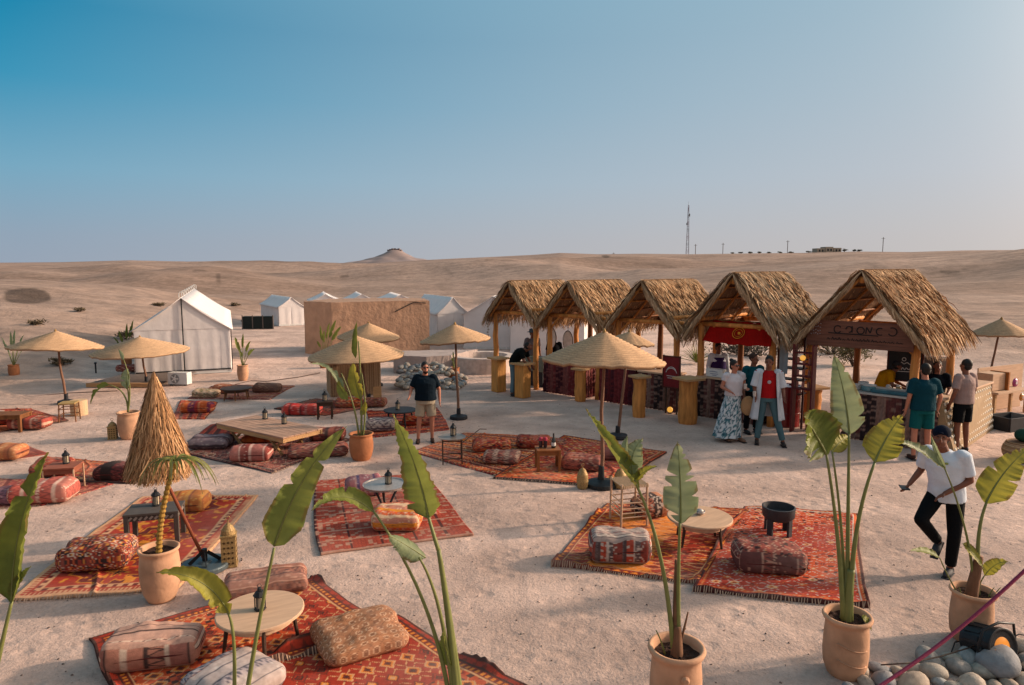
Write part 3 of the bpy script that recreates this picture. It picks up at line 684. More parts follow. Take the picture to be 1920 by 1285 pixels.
stall('leftmost thatched stall of the row, white tent showing through its open front', row(-1.05), RD, 1.62, 1.9, 2.2, 3.05, 2.35, seed=1)
stall('second thatched stall from the left, with oval mirrors and white canvas inside', row(1.12), RD, 1.7, 1.9, 2.2, 3.08, 2.45, seed=2)
stall('third thatched stall, middle of the row, its front behind the large parasol', row(3.42), RD, 1.7, 2.1, 2.2, 3.12, 2.55, seed=3)
stall('shaggy grey thatched stall with the red awning under its front beam', row(5.78), RD, 1.72, 2.2, 2.22, 3.32, 2.9, shag=1.5, seed=4, over=.12)
S5D = Vector((.72, -.69, 0)).normalized(); S5N = Vector((.69, .72, 0)).normalized(); S5O = Vector((7.15, 13.85, 0))
s5 = lambda x, y=0.0, z=0.0: S5O + S5D * x + S5N * y + Vector((0, 0, z))
stall('largest thatched stall at the right, with the long wooden sign board across its front', S5O, S5D, 1.95, 3.0, 2.2, 3.38, 3.75, seed=5, over=.14)

def curtain(label, a, b_, h, cols, fold=.025, name='counter', top=True, cat='counter', wid=.45, topc=None, side=True, group='cloth covered stall counters'):
    """counter with gathered cloth hanging to the ground"""
    a, b_ = Vector(a), Vector(b_); a.z = b_.z = 0; L_ = (b_ - a).length; d = (b_ - a).normalized(); n = Vector((-d.y, d.x, 0))
    t = thing(name, label, cat, a, math.atan2(d.y, d.x), group)
    nu = int(L_ / .012); nv = 26
    path = [(u_ * L_, 0) for u_ in np.linspace(0, 1, nu)]
    if side: path = [(0, wid - v_) for v_ in np.linspace(0, wid, 30)] + path + [(L_, v_) for v_ in np.linspace(0, wid, 30)]
    V, C = [], []; s_ = 0
    for k_, (x, y) in enumerate(path):
        if k_: s_ += math.hypot(x - path[k_ - 1][0], y - path[k_ - 1][1])
        for j in range(nv):
            z = h * (1 - j / (nv - 1)); am = fold * (.25 + j / nv)
            wv = sin(s_ * 55 + 3 * vnoise(s_ * 2, z, 2)) * am + vnoise(s_ * 6, z * 2, 5) * am
            onside = side and (k_ < 30 or k_ >= len(path) - 30)
            V.append((x + (wv if onside else 0), y + (0 if onside else -wv - .01), max(z, .006)))
            kk = int(s_ / .09); c = cols[int(hsh(kk, 1.0, len(cols)) * len(cols)) % len(cols)]
            if hsh(kk, int(z / .035), 4.0) > .72: c = cols[-1]
            C.append(np.array(c) * (.8 + .4 * hsh(int(s_ / .03), int(z / .03), 1)))
    link_me('cloth_skirt', np_mesh('cloth_skirt', V, grid_faces(len(path), nv)[:, ::-1], C), M_curtain, t, smooth=True)
    if top:
        mb = MB(); mb.box((L_ / 2, wid / 2, h + .02), (L_ + .06, wid + .06, .04)); mb.build('counter_top', topc or M_ply, t, bevel=.004)
    return t
MAR = [P('#5e1f24', .95), P('#451a22', .95), P('#6e2a2c', .95), P('#7a4440', .95)]
BRN = [P('#43292a', .95), P('#2e2021', .95), P('#5a3230', .95), P('#7d6258', .95)]
curtain('counter in dark red cloth at the second stall', row(.15, -.12), row(1.65, -.12), .92, MAR)
curtain('counter in dark red patterned cloth at the third stall, left of the pole bar table', row(2.1, -.12), row(3.2, -.12), .92, MAR[::-1])
curtain('short dark cloth counter between the third stall and the red board', row(3.3, -.12), row(4.35, -.12), .9, BRN)
curtain('counter in brown patterned cloth under the red awning', row(4.9, -.1), row(6.45, -.1), .93, BRN)
c5a, c5b = s5(-.25, -.15), s5(1.45, -.15)
curtain('long counter in brown patterned cloth under the wooden sign board', c5a, c5b, .96, BRN, topc=mat('pale_counter', P('#b9b3ad', .75), rough=.4, var=.1), wid=.55)
def studded_counter():
    L_ = 3.1; t = thing('studded_counter', 'pale counter side with rows of round studs, at the right stall', 'counter', c5b + S5D * .02, math.atan2(S5N.y, S5N.x) - .10)
    mb = MB(); mb.add([(.02, -.3, 0), (L_, -.12, 0), (L_, .4, 0), (.02, .4, 0), (.02, .0, 1.0), (L_, .0, 1.0), (L_, .4, 1.0), (.02, .4, 1.0)], [(0, 3, 2, 1), (4, 5, 6, 7), (0, 1, 5, 4), (1, 2, 6, 5), (2, 3, 7, 6), (3, 0, 4, 7)])
    mb.build('sloping_face', mat('cream_plaster', P('#a88a66', .68), rough=.8, var=.15), t)
    mb = MB()
    for i in range(21):
        for j in range(8):
            x = .1 + i * .142 + (.07 if j % 2 else 0); z = .09 + j * .118; q = z; y = -(.3 + (-.18) * x / L_) * (1 - z)
            mb.ell((x, y, z), (.036, .03, .036), 8, 5)
    mb.build('stud', mat('white_stud', P('#e8dcc8', .9), rough=.6, var=.1), t, smooth=True)['kind'] = 'stuff'
    mb = MB(); mb.box((L_ / 2, .2, 1.022), (L_ + .05, .5, .04)); mb.build('counter_top', M_ply, t, bevel=.004)
studded_counter()

# sign board with dark brushed script, red awning, boards
def strokes(mb, rows_, y=-.001, thick=.012, w=.02):
    for pts in rows_:
        for a, b_ in zip(pts[:-1], pts[1:]): mb.beam((a[0], y, a[1]), (b_[0], y, b_[1]), thick, w, up=(0, 0, 1))
def arc(cx, cz, r, a0, a1, n=10, sz=1.0): return [(cx + r * cos(radians(a0 + (a1 - a0) * k_ / n)), cz + r * sz * sin(radians(a0 + (a1 - a0) * k_ / n))) for k_ in range(n + 1)]
t = thing('sign_board', 'long brown plank sign board with faded dark script above the right stall', 'sign', s5(0, -.2, 2.13), math.atan2(S5D.y, S5D.x))
for k_, zc in enumerate((.22, .07, -.08, -.2)):
    mb = MB(); mb.box((-.03, 0, zc), (2.02, .03, (.148, .148, .148, .088)[k_])); mb.build('plank', mat('sign_plank', P('#7a5142', .72), rough=.8, var=.3, scale=3, stretch=(1, 9, 9), bump=.003, bscale=30), t, bevel=.004)
mb = MB()
strokes(mb, [arc(-.42, .12, .07, 30, 330, sz=1.1), arc(-.2, .13, .06, -90, 180), [(-.14, .07), (-.14, .2)], arc(0.02, .12, .07, 0, 360), [(.12, .06), (.13, .19), (.2, .08), (.23, .2)], arc(.38, .12, .07, 60, 300), arc(.6, .13, .08, 120, -150), [(-.6, .04), (.35, .03)]], y=-.02)
x = -.62
while x < .8:
    hh = random.uniform(.025, .06); strokes(mb, [[(x, -.1), (x + .02, -.1 + hh), (x + .045, -.1), (x + .06, -.1 + hh * .6)]], y=-.02, w=.009); x += random.uniform(.06, .09)
mb.build('painted_script', mat('sign_paint', P('#2a2322', .7), rough=.8), t)
mb = MB(); random.seed(3)
for i in range(6):
    for j in range(4): strokes(mb, [[(-1.0 + i * .045, .22 - j * .07), (-1.0 + i * .045 + random.uniform(.01, .03), .22 - j * .07 + random.uniform(-.03, .03))]], y=-.02, w=.01)
mb.build('white_ornament', mat('chalk_white', P('#b9b0b4', .7), rough=.9), t)
rz4 = math.atan2(RD.y, RD.x)
t = thing('awning', 'red cloth awning with a yellow ring emblem, below the thatch of the fourth stall', 'awning', row(5.88, .12, 2.04), rz4)
nu, nv = 40, 12; u, v = np.meshgrid(np.linspace(-.72, .72, nu), np.linspace(0, 1, nv), indexing='ij')
V = np.stack([u * (1 + .12 * v), -.02 - .34 * v + .02 * np.sin(u * 22) * v, .24 - .46 * v - .03 * (1 - (u / .72) ** 2) * v + .012 * np.sin(u * 17)], -1)
o = link_me('cloth', np_mesh('cloth', V, grid_faces(nu, nv)), cloth('red_canvas', '#9c120c', .8), t, smooth=True); so_ = o.modifiers.new('s', 'SOLIDIFY'); so_.thickness = .006
mb = MB()
for r_, w_ in ((.135, .012), (.09, .008)):
    pts = [(.04 + r_ * cos(a), -.235 - .28 * .5 - 0 + 0, 0) for a in (0,)]
    ring = []
    for k_ in range(29):
        a = 2 * pi * k_ / 28; vv = .5 + r_ * sin(a) / .58; ring.append(((.0 + r_ * cos(a)), -.05 - .34 * vv - .002, .24 - .46 * vv - .03 * vv + .01))
    mb.tube(ring, w_ * .7, 5, cap=False)
mb.ell((0.02, -.235, 0), (.04, .012, .035), 8, 5); mb.build('emblem', mat('yellow_print', P('#d8902c', .8)), t, smooth=True)
mb = MB(); mb.beam((-.72, 0, .25), (.72, 0, .25), .03, .03); mb.build('rail', M_log2, t)
def board(name, label, cat, loc, rz, w, h, m, marks=None, mm=None, frame=True, z0=0.0, lean=.0):
    t = thing(name, label, cat, loc, rot=(lean, 0, rz)); mb = MB(); mb.box((0, 0, z0 + h / 2), (w, .025, h)); mb.build('panel', m, t, bevel=.004)
    if frame:
        mb = MB()
        for s_ in (-1, 1): mb.box((s_ * (w / 2 + .012), -.004, z0 + h / 2), (.028, .04, h + .05)); 
        for s_ in (0, 1): mb.box((0, -.004, z0 + s_ * h), (w - .01, .04, .028))
        mb.build('frame', mat('board_frame', P('#5b2b22', .7)), t)
    if marks:
        mb = MB(); strokes(mb, marks, y=-.0155, thick=.006, w=.014); mb.build('lettering', mm, t)
    if z0 > .2:
        mb = MB()
        for s_ in (-1, 1): mb.beam((s_ * w * .35, .02, 0), (s_ * w * .35, .02, z0 + .1), .03, .03)
        mb.build('leg', M_darkwood, t)
    return t
white_p = mat('white_print', P('#cfc9c4', .75), rough=.8)
board('menu_board', 'dark red menu board standing at the left post of the red awning stall', 'sign', row(4.36, -.35), rz4, .42, .75, mat('red_board', P('#7c1a20', .75), rough=.6), [arc(0, 1.02, .13, 160, 20), arc(0, .97, .15, 165, 15), [(-.12, .93), (.12, .93)], [(-.1, .88), (.1, .88)]], white_p, z0=.65)
board('menu_board', 'black chalk board with white lettering behind the counter, by the yellow shirt', 'sign', s5(.62, .75, 0), math.atan2(S5D.y, S5D.x), .62, .62, mat('chalk_board', (.018, .018, .02), rough=.7), [arc(-.02, 1.63, .035, 0, 360), [(-.18, 1.53), (-.14, 1.57), (-.1, 1.52), (-.06, 1.57), (-.02, 1.53), (.04, 1.57), (.09, 1.53), (.16, 1.56)], arc(-.12, 1.44, .04, 60, 300), [(-.06, 1.41), (-.04, 1.46), (0, 1.41), (.03, 1.46), (.07, 1.42), (.12, 1.46), (.15, 1.42)], [(-.15, 1.37), (.15, 1.38)]], white_p, z0=1.18)

# posts of split log serving as tall bar tables
def bar_post(label, px, top_y, bot_y, wpx, m=M_log, box=False):
    b = G(px, bot_y - 8); s = b.y / FPX; h = AT(px, top_y, b.y).z; w = wpx * s
    t = thing('bar_table', label, 'bar table', b, random.uniform(.3, .9), 'log pillar bar tables in front of the stalls')
    mb = MB()
    if box: mb.box((0, 0, h / 2 - .03), (w * .78, w * .78, h - .06))
    else: mb.tube([(random.uniform(-.01, .01), random.uniform(-.01, .01), z) for z in np.linspace(0, h - .06, 7)], [w * .5 * random.uniform(.92, 1.05) for _ in range(7)], 11)
    o = mb.build('pillar', m, t, bevel=.008 if box else 0)
    if not box: ang_smooth(o, 50)
    mb = MB(); mb.box((0, 0, h - .027), (w * 1.22, w * 1.22, .05)); mb.build('tabletop', M_plank, t, bevel=.004)
M_box = mat('honey_plank', P('#d0914c', .8), rough=.6, var=.3, scale=5, stretch=(5, 5, .6), bump=.003, bscale=30)
bar_post('leftmost square wooden bar table, in front of the first stall', 935, 670, 742, 26, M_box, True)
bar_post('square wooden bar table in front of the man bending forward', 980, 680, 753, 28, M_box, True)
bar_post('wooden bar table by the dark red counter, left of the large parasol pole', 1088, 690, 760, 22, M_log)
bar_post('log bar table under the right rim of the large straw parasol', 1198, 704, 790, 26, M_log)
bar_post('thick log bar table in front of the red menu board', 1289, 708, 802, 36, M_log)
bar_post('log bar table between the red oil drum and the tall banana plant', 1520, 724, 797, 36, M_log)
t = thing('oil_drum', 'shiny dark red oil drum under the shaggy fourth stall', 'oil drum', G(1472, 797))
mb = MB(); mb.lathe([(.29, 0), (.3, .01), (.3, .3), (.308, .31), (.3, .32), (.3, .6), (.308, .61), (.3, .62), (.3, .88), (.31, .89), (.31, .91), (.28, .91), (.28, .9)], 30)
ang_smooth(mb.build('drum', mat('red_enamel', P('#8b1418', .75), rough=.25, var=.2, spec=.6), t), 30)
mb = MB(); mb.tube([(.12, .1, .9), (.12, .1, .925)], .03, 12); mb.build('cap', M_black, t)

# ---------------------------------------------------------------- white tents
def tent(label, base, vx, w, L_, ze, zp, hoops=0, m=None, far=False):
    """base = middle of the near gable; vx = ground direction of the ridge"""
    vx = Vector(vx).normalized(); t = thing('white_tent', label, 'tent', base, math.atan2(vx.y, vx.x) - pi / 2, 'white canvas tents')
    m = m or M_canvas; hw = w / 2; th = .02
    nx = 22
    def wallsheet(a, b_, z0, z1, nrm):
        a, b_ = Vector(a), Vector(b_); mb = MB(); n_ = max(4, int((b_ - a).length / .14)); k_ = 0
        fs = []; vs = []
        for i in range(n_ + 1):
            p = a.lerp(b_, i / n_); o_ = Vector(nrm) * (.02 * sin(i * 2.2) + .012 * vnoise(i * .7, 3, 2))
            zt = z1(i / n_) if callable(z1) else z1
            vs += [p + o_ * .2 + Vector((0, 0, zt)), p + o_ + Vector((0, 0, (z0 + zt) / 2)), p + o_ * 1.3 + Vector((0, 0, z0))]
        for i in range(n_): fs += [(i * 3, i * 3 + 3, i * 3 + 4, i * 3 + 1), (i * 3 + 1, i * 3 + 4, i * 3 + 5, i * 3 + 2)]
        mb.add(vs, fs); return mb
    z0 = .12 if not far else 0
    wallsheet((-hw, 0, 0), (0, 0, 0), z0, ze, (0, -1, 0)).build('wall', m, t, smooth=True)
    wallsheet((0, 0, 0), (hw, 0, 0), z0, ze, (0, -1, 0)).build('wall', m, t, smooth=True)
    wallsheet((-hw, L_, 0), (-hw, 0, 0), z0, ze, (-1, 0, 0)).build('wall', m, t, smooth=True)
    wallsheet((hw, 0, 0), (hw, L_, 0), z0, ze, (1, 0, 0)).build('wall', m, t, smooth=True)
    wallsheet((hw, L_, 0), (-hw, L_, 0), z0, ze, (0, 1, 0)).build('wall', m, t, smooth=True)
    MB().add([(-hw - .02, -.012, ze), (hw + .02, -.012, ze), (0, -.012, zp)], [(0, 1, 2)]).build('gable', m, t); MB().add([(-hw, L_, ze), (hw, L_, ze), (0, L_, zp)], [(2, 1, 0)]).build('gable', m, t)
    for s_ in (-1, 1):
        mb = MB(); ns = 16; vs = []
        for i in range(ns + 1):
            for j in range(6):
                q = j / 5; sag = -.06 * sin(pi * q) - .018 * sin(i / ns * pi * max(hoops, 3) * 2) ** 2
                vs.append((s_ * (hw + .10) * q, -.06 + (L_ + .12) * i / ns, zp - (zp - ze + .05) * q + sag + .015))
        mb.add(vs, [(i * 6 + j, i * 6 + j + 1, (i + 1) * 6 + j + 1, (i + 1) * 6 + j) for i in range(ns) for j in range(5)])
        o = mb.build('roof', m, t, smooth=True); q_ = o.modifiers.new('s', 'SOLIDIFY'); q_.thickness = .02
    mb = MB(); mb.box((0, L_ / 2, .06), (w + .04, L_ + .04, .1)); mb.build('floor_frame', M_white, t)
    if not far:
        mb = MB(); mb.beam((0, -.05, .1), (0, -.05, zp), .035, .03, up=(0, 1, 0)); mb.beam((-hw, -.03, z0 + .02), (hw, -.03, z0 + .02), .02, .035)
        mb.beam((hw + .04, -.04, .1), (hw + .04, -.04, ze - .05), .025, .025); mb.build('trim', M_black, t)
        for i in range(hoops):
            y = .15 + i * (L_ - .3) / (hoops - 1); mb = MB(); r_ = .085
            mb.tube([(-.07, y, zp + .02), (-.07, y, zp + .15), (-.04, y, zp + .2), (.04, y, zp + .2), (.07, y, zp + .15), (.07, y, zp + .02)], .012, 6, cap=False); mb.build('ridge_hoop', M_white, t)
    return t
tb = G(347, 703); tent('nearest white tent with a dark centre trim and hoops along its ridge, at the left', tb, (-.418, 1, 0), 2.84, 11.0, 1.50, 2.52, hoops=8)
tent('small white tent by the dark panels, left of the clay wall', G(548, 611), (-.62, 1, 0), 1.55, 5, 1.15, 1.72, far=True)
for px, w_, lab in ((612, 1.9, 'white tent top peeking over the left end of the clay wall'), (680, 1.9, 'white tent top peeking over the middle of the clay wall'), (752, 2.2, 'flatter white tent top peeking over the right part of the clay wall')):
    b = G(px, 606); tent(lab, b, (-.3, 1, 0), w_ * 1.1, 5, 1.35, 1.84 if px < 700 else 1.80, far=True)
tent('white tent with its gable right beside the clay wall corner', G(850, 640), (-.45, 1, 0), 1.55, 4.5, 1.32, 2.1, far=True)
tent('white tent left of the first thatched stall, its ridge running to the right', G(925, 655), (.10, 1, 0), 2.6, 5, 1.5, 2.28, far=True)
tent('white tent seen through the first two thatched stalls', G(1025, 668), (.25, 1, 0), 3.0, 4.5, 1.5, 2.3, far=True)

# clay wall block
t = thing('clay_wall', 'tall windowless clay wall block behind the parasols', 'wall', (0, 0, 0))
A, B_, C_ = Vector((-8.55, 28.0, 0)), Vector((-7.15, 27.0, 0)), Vector((-3.46, 28.6, 0)); D_ = C_ + Vector((-.6, 2.4, 0)); E_ = A + Vector((.5, 2.6, 0))
def prism(pts, h, jit=.0, nseg=14):
    mb = MB(); n_ = len(pts); ring = []
    for i in range(n_):
        a, b_ = pts[i], pts[(i + 1) % n_]
        for k_ in range(nseg): ring.append(a.lerp(b_, k_ / nseg))
    N_ = len(ring); vs = [Vector((p.x + random.uniform(-jit, jit), p.y + random.uniform(-jit, jit), z if z < h else h + random.uniform(-jit, jit) * 1.6)) for z in np.linspace(0, h, 5) for p in ring]
    mb.add(vs, [(i * N_ + k_, i * N_ + (k_ + 1) % N_, (i + 1) * N_ + (k_ + 1) % N_, (i + 1) * N_ + k_) for i in range(4) for k_ in range(N_)] + [tuple(4 * N_ + k_ for k_ in range(N_))])
    return mb
prism([A, B_, C_, D_, E_], 2.15, .012).build('wall_body', M_mud, t)
mb = MB(); mb.beam((-4.8, 27.98, 1.72), (-4.05, 28.31, 2.1), .02, .03); mb.beam((-4.05, 28.31, 2.1), (-3.6, 28.5, 2.05), .02, .03); mb.build('cable', M_black, t)
# low walls and platform by the clay wall
t = thing('low_wall', 'low pale plastered wall behind the stone pile', 'wall'); prism([G(738, 700), G(800, 703), G(846, 700), G(878, 690), G(878, 690) + Vector((.3, .5, 0)), G(738, 700) + Vector((0, 1.3, 0))], .60, .006).build('wall_body', M_concrete, t)
t = thing('round_bench', 'round low white plastered bench in front of the first stall', 'bench', G(905, 694)); mb = MB(); mb.lathe([(1.1, 0), (1.12, .5), (1.1, .53), (.85, .53), (.82, .3)], 40); mb.build('bench_body', mat('white_plaster', P('#d0bdb2', .74), rough=.9), t, bevel=.01)
t = thing('wooden_platform', 'wooden platform edge above the low wall, behind the stones', 'platform', G(790, 678), -.05)
for k_ in range(9): mb = MB(); mb.box((0, k_ * .17, .2), (2.0, .16, .04)); mb.build('board', M_plank, t, bevel=.004)
mb = MB(); mb.box((0, -.1, .1), (2.0, .04, .16)); mb.build('edge_board', M_plank, t)
t = thing('wooden_walkway', 'flat wooden deck in front of the white tent, with a pale edge board', 'platform', G(228, 727), -.03)
for k_ in range(12): mb = MB(); mb.box((0, .1 + k_ * .2, .1), (2.1, .19, .03)); mb.build('board', M_greywood if k_ else M_plank, t, bevel=.003)
mb = MB(); mb.box((0, -.01, .07), (2.1, .03, .12)); mb.build('edge_board', M_plank, t)
t = thing('reed_bar', 'square bar clad in reeds with a straw top, under the twin-pole parasol', 'bar', G(668, 742), .35)
w_, d_, h_ = 1.35, 1.2, .95
mb = MB(); mb.box((0, .6, h_ / 2), (w_ - .04, d_ - .04, h_ - .02)); mb.build('bar_body', mat('reed_backing', P('#8d6844', .6)), t)
for (a, b_, n_) in (((-w_ / 2, 0), (w_ / 2, 0), 64), ((w_ / 2, 0), (w_ / 2, d_), 56), ((-w_ / 2, 0), (-w_ / 2, d_), 56)):
    mb = MB()
    for k_ in range(n_):
        q = (k_ + .5) / n_; x, y = a[0] + (b_[0] - a[0]) * q, a[1] + (b_[1] - a[1]) * q; hh = h_ + random.uniform(-.03, .01); c = tuple(SC[k_ * 7 % 3] * random.uniform(.7, 1.1))
        mb.tube([(x, y, 0), (x + random.uniform(-.004, .004), y, hh)], .0105, 5, col=c)
    mb.build('reed_panel', M_straw, t, vcol=True)['kind'] = 'stuff'
mb = MB(); mb.box((0, .6, h_ + .03), (w_ + .1, d_ + .1, .04)); mb.build('tabletop', M_plank, t, bevel=.004)
board('sandwich_board', 'small bare wooden board leaning by the reed bar', 'board', G(708, 750), .3, .22, .36, M_plank, frame=False, lean=-.2)

# river stones
def stone_mesh(seed, n=14, m=9):
    R = random.Random(seed); V = []
    for i in range(m + 1):
        f = pi * i / m; f = min(max(f, .03), pi - .03)
        for k_ in range(n):
            a = 2 * pi * k_ / n; p = Vector((sin(f) * cos(a), sin(f) * sin(a), -cos(f))); q = 1 + .16 * mnoise.noise(p * 1.1 + Vector((seed * 3.1, 0, 0)))
            V.append((p.x * q * .5, p.y * q * .5 * .85, p.z * q * .5 * .6))
    F = [(i * n + k_, i * n + (k_ + 1) % n, (i + 1) * n + (k_ + 1) % n, (i + 1) * n + k_) for i in range(m) for k_ in range(n)]
    g_ = [P(h, .68) for h in ('#b0a496', '#9c9690', '#bfae9d', '#8d8c8e', '#b3a08e', '#a3a3a1')][seed % 6]
    me = np_mesh('stone', V, np.array(F), np.tile(np.array(g_), (len(V), 1))); me.materials.append(M_stone)
    me.polygons.foreach_set('use_smooth', [True] * len(me.polygons)); return me
SM = [stone_mesh(k_) for k_ in range(12)]
def put_stone(loc, s, parent=None, name='stone', R=random):
    o = bpy.data.objects.new(name, R.choice(SM)); COL.objects.link(o); o.parent = parent; o.location = loc
    o.rotation_euler = (R.uniform(-.25, .25), R.uniform(-.25, .25), R.uniform(0, 6.3)); o.scale = (s * R.uniform(.8, 1.25), s * R.uniform(.8, 1.1), s * R.uniform(.8, 1.1)); return o
t = thing('stone_pile', 'sloping pile of grey round stones behind the man in the navy shirt', 'stone pile', G(797, 728))
R = random.Random(4)
for k_ in range(130):
    x = R.uniform(-.85, 1.1); q = R.random(); y = -.35 + q * 1.5; z = max(.04, min(.06 + q * .50 - max(0, x - .35) * .5, .6)); put_stone((x, y, z), R.uniform(.17, .28), t, R=R)
R = random.Random(11); lab = 'smooth river stone in the cobble bed of the bottom right corner'
bed = []
for py in (1222, 1243, 1266, 1292, 1325, 1365):
    px = 1590 + (1300 - py) * .3
    while px < 2080:
        edge = 1248 - max(0, px - 1660) * .13 + max(0, 1700 - px) * .12
        s_ = R.uniform(.13, .27)
        if py > edge - 2: bed.append((px, py + R.uniform(-7, 7), s_))
        px += s_ * 212 * R.uniform(.82, 1.0)
for px, py, s_ in bed:
    p = G(px, py); o = put_stone((p.x, p.y, s_ * .20), s_, R=R, name='river_stone'); tag(o, lab, 'stone', 'river stones in the bottom right corner')
p = G(1868, 1262); o = put_stone((p.x, p.y, .12), .38, R=random.Random(2), name='river_stone'); o.data = SM[3]; tag(o, 'largest grey boulder-like river stone below the black spotlight', 'stone', 'river stones in the bottom right corner')
# pebbles and grit on the camp floor
R2_ = np.random.default_rng(5); n_ = 5200
rp = 4.6 + 24 * R2_.random(n_) ** 1.5; ap_ = np.radians(R2_.uniform(-42, 42, n_)); sz = .004 + .011 * R2_.random(n_) ** 3
cx, cy = rp * np.sin(ap_), rp * np.cos(ap_); octa = np.array([[1, 0, 0], [0, 1, 0], [-1, 0, 0], [0, -1, 0], [0, 0, .8], [0, 0, -.3]])
ofs = octa[None] * sz[:, None, None] * R2_.uniform(.6, 1.4, (n_, 6, 1)); ofs = ofs + np.stack([cx, cy, terrain(cx, cy) + .003], 1)[:, None]
tf = np.array([[0, 1, 4], [1, 2, 4], [2, 3, 4], [3, 0, 4], [1, 0, 5], [2, 1, 5], [3, 2, 5], [0, 3, 5]])
Fp = (np.arange(n_) * 6)[:, None, None] + tf[None]
cp = np.repeat(np.array([P('#8f7a70', .6), P('#b7a193', .6), P('#6f625c', .6)])[R2_.integers(0, 3, n_)], 6, 0)
tag(link_me('pebbles', np_mesh('pebbles', ofs.reshape(-1, 3), Fp.reshape(-1, 3), cp), M_stone), 'small pebbles and grit scattered over the sand', kind='stuff')

# dark panels by the small tent
t = thing('dark_panels', 'row of three dark green panels standing beside the small tent', 'screen', G(485, 617), .05)
for k_ in (-1, 0, 1): mb = MB(); mb.box((k_ * .58, 0, .38), (.5, .3, .72)); mb.build('panel', mat('green_black', P('#1e2c2a', .5), rough=.6), t, bevel=.01)
mb = MB()
for k_ in (-.87, -.29, .29, .87): mb.box((k_, -.12, .4), (.05, .05, .8))
mb.build('post', M_greywood, t)
# air conditioner by the tent
t = thing('air_conditioner', 'white air conditioner box with round fan at the foot of the tent', 'air conditioner', G(333, 724), -.12)
mb = MB(); mb.box((0, .13, .22), (.62, .26, .36)); mb.build('housing', M_white, t, bevel=.015)
mb = MB(); mb.lathe([(.135, 0), (.14, .012), (.13, .02)], 26); o = mb.build('fan_ring', M_grey, t, (-.07, -.002, .22)); o.rotation_euler = (pi / 2, 0, 0)
mb = MB(); mb.lathe([(.04, 0), (.035, .02)], 14)
for k_ in range(5): a = k_ * 2 * pi / 5; mb.beam((cos(a) * .03, sin(a) * .03, .01), (cos(a) * .12, sin(a) * .12, .01), .035, .004)
o = mb.build('fan', M_white, t, (-.07, -.018, .22)); o.rotation_euler = (pi / 2, 0, 0)
mb = MB(); 
for k_ in (-.22, .22): mb.box((k_, .13, .02), (.06, .24, .04))
mb.build('foot', M_black, t)
# right hand booth
bz = math.atan2(S5N.y, S5N.x) - .35; b0 = G(1868, 778)
t = thing('wooden_booth', 'pale board booth with cubby and bench at the right edge behind the black crate', 'booth', b0, bz)
mb = MB(); mb.box((.7, .35, .55), (1.9, .03, 1.1)); mb.build('back_panel', M_ply, t, bevel=.003)
mb = MB(); mb.box((-.15, .1, .82), (.5, .36, .40)); mb.build('cubby_box', M_ply, t, bevel=.003)
mb = MB(); mb.box((.14, .06, .82), (.06, .42, .44)); mb.build('side_panel', mat('orange_wood', P('#a9662f', .74)), t, bevel=.003)
mb = MB(); mb.box((.25, 0, .58), (1.4, .5, .05)); mb.build('bench_top', M_ply, t, bevel=.003)
for x in (-.4, .25, .9): mb = MB(); mb.box((x, -.15, .28), (.06, .06, .55)); mb.build('leg', M_plank, t)
def plate(label, px, py, hexc, r=.1):
    p = AT(px, py, b0.y + .35 + (px - 1868) / FPX * 4); t = thing('wall_plate', label, 'plate', p, bz); mb = MB(); mb.lathe([(.02, .03), (r * .6, .025), (r, 0), (r * .97, -.012), (.02, .0)][::-1], 24)
    o = mb.build('glazed_dish', mat('glaze_' + hexc, P('#' + hexc, .8), rough=.2, spec=.6), t, smooth=True); o.rotation_euler = (pi / 2, 0, 0)
    mb = MB(); mb.lathe([(r * .3, .034), (r * .35, .03)][::-1], 16); o = mb.build('centre_motif', mat('glaze_c' + hexc, P('#d9c9c4', .8)), t); o.rotation_euler = (pi / 2, 0, 0)
plate('dark rimmed dish with a magenta centre on the pale booth wall', 1904, 718, '9c2a6a', .12); plate('orange yellow dish below the magenta one on the booth', 1916, 745, 'c8862c', .1)
t = thing('plastic_crate', 'open black crate with a grey side on the sand at the right edge', 'crate', G(1893, 804), .35)
mb = MB(); w_, d_, h_ = .75, .5, .3
for (c, d2) in (((0, 0, .02), (w_, d_, .03)), ((0, -d_ / 2, h_ / 2), (w_, .03, h_)), ((0, d_ / 2, h_ / 2), (w_, .03, h_)), ((-w_ / 2, 0, h_ / 2), (.03, d_ - .03, h_ - .004))): mb.box(c, d2)
mb.build('crate_body', M_dark, t, bevel=.004); mb = MB(); mb.box((w_ / 2 + .002, 0, h_ / 2), (.03, d_ - .034, h_ - .006)); mb.build('end_panel', M_grey, t, bevel=.004)
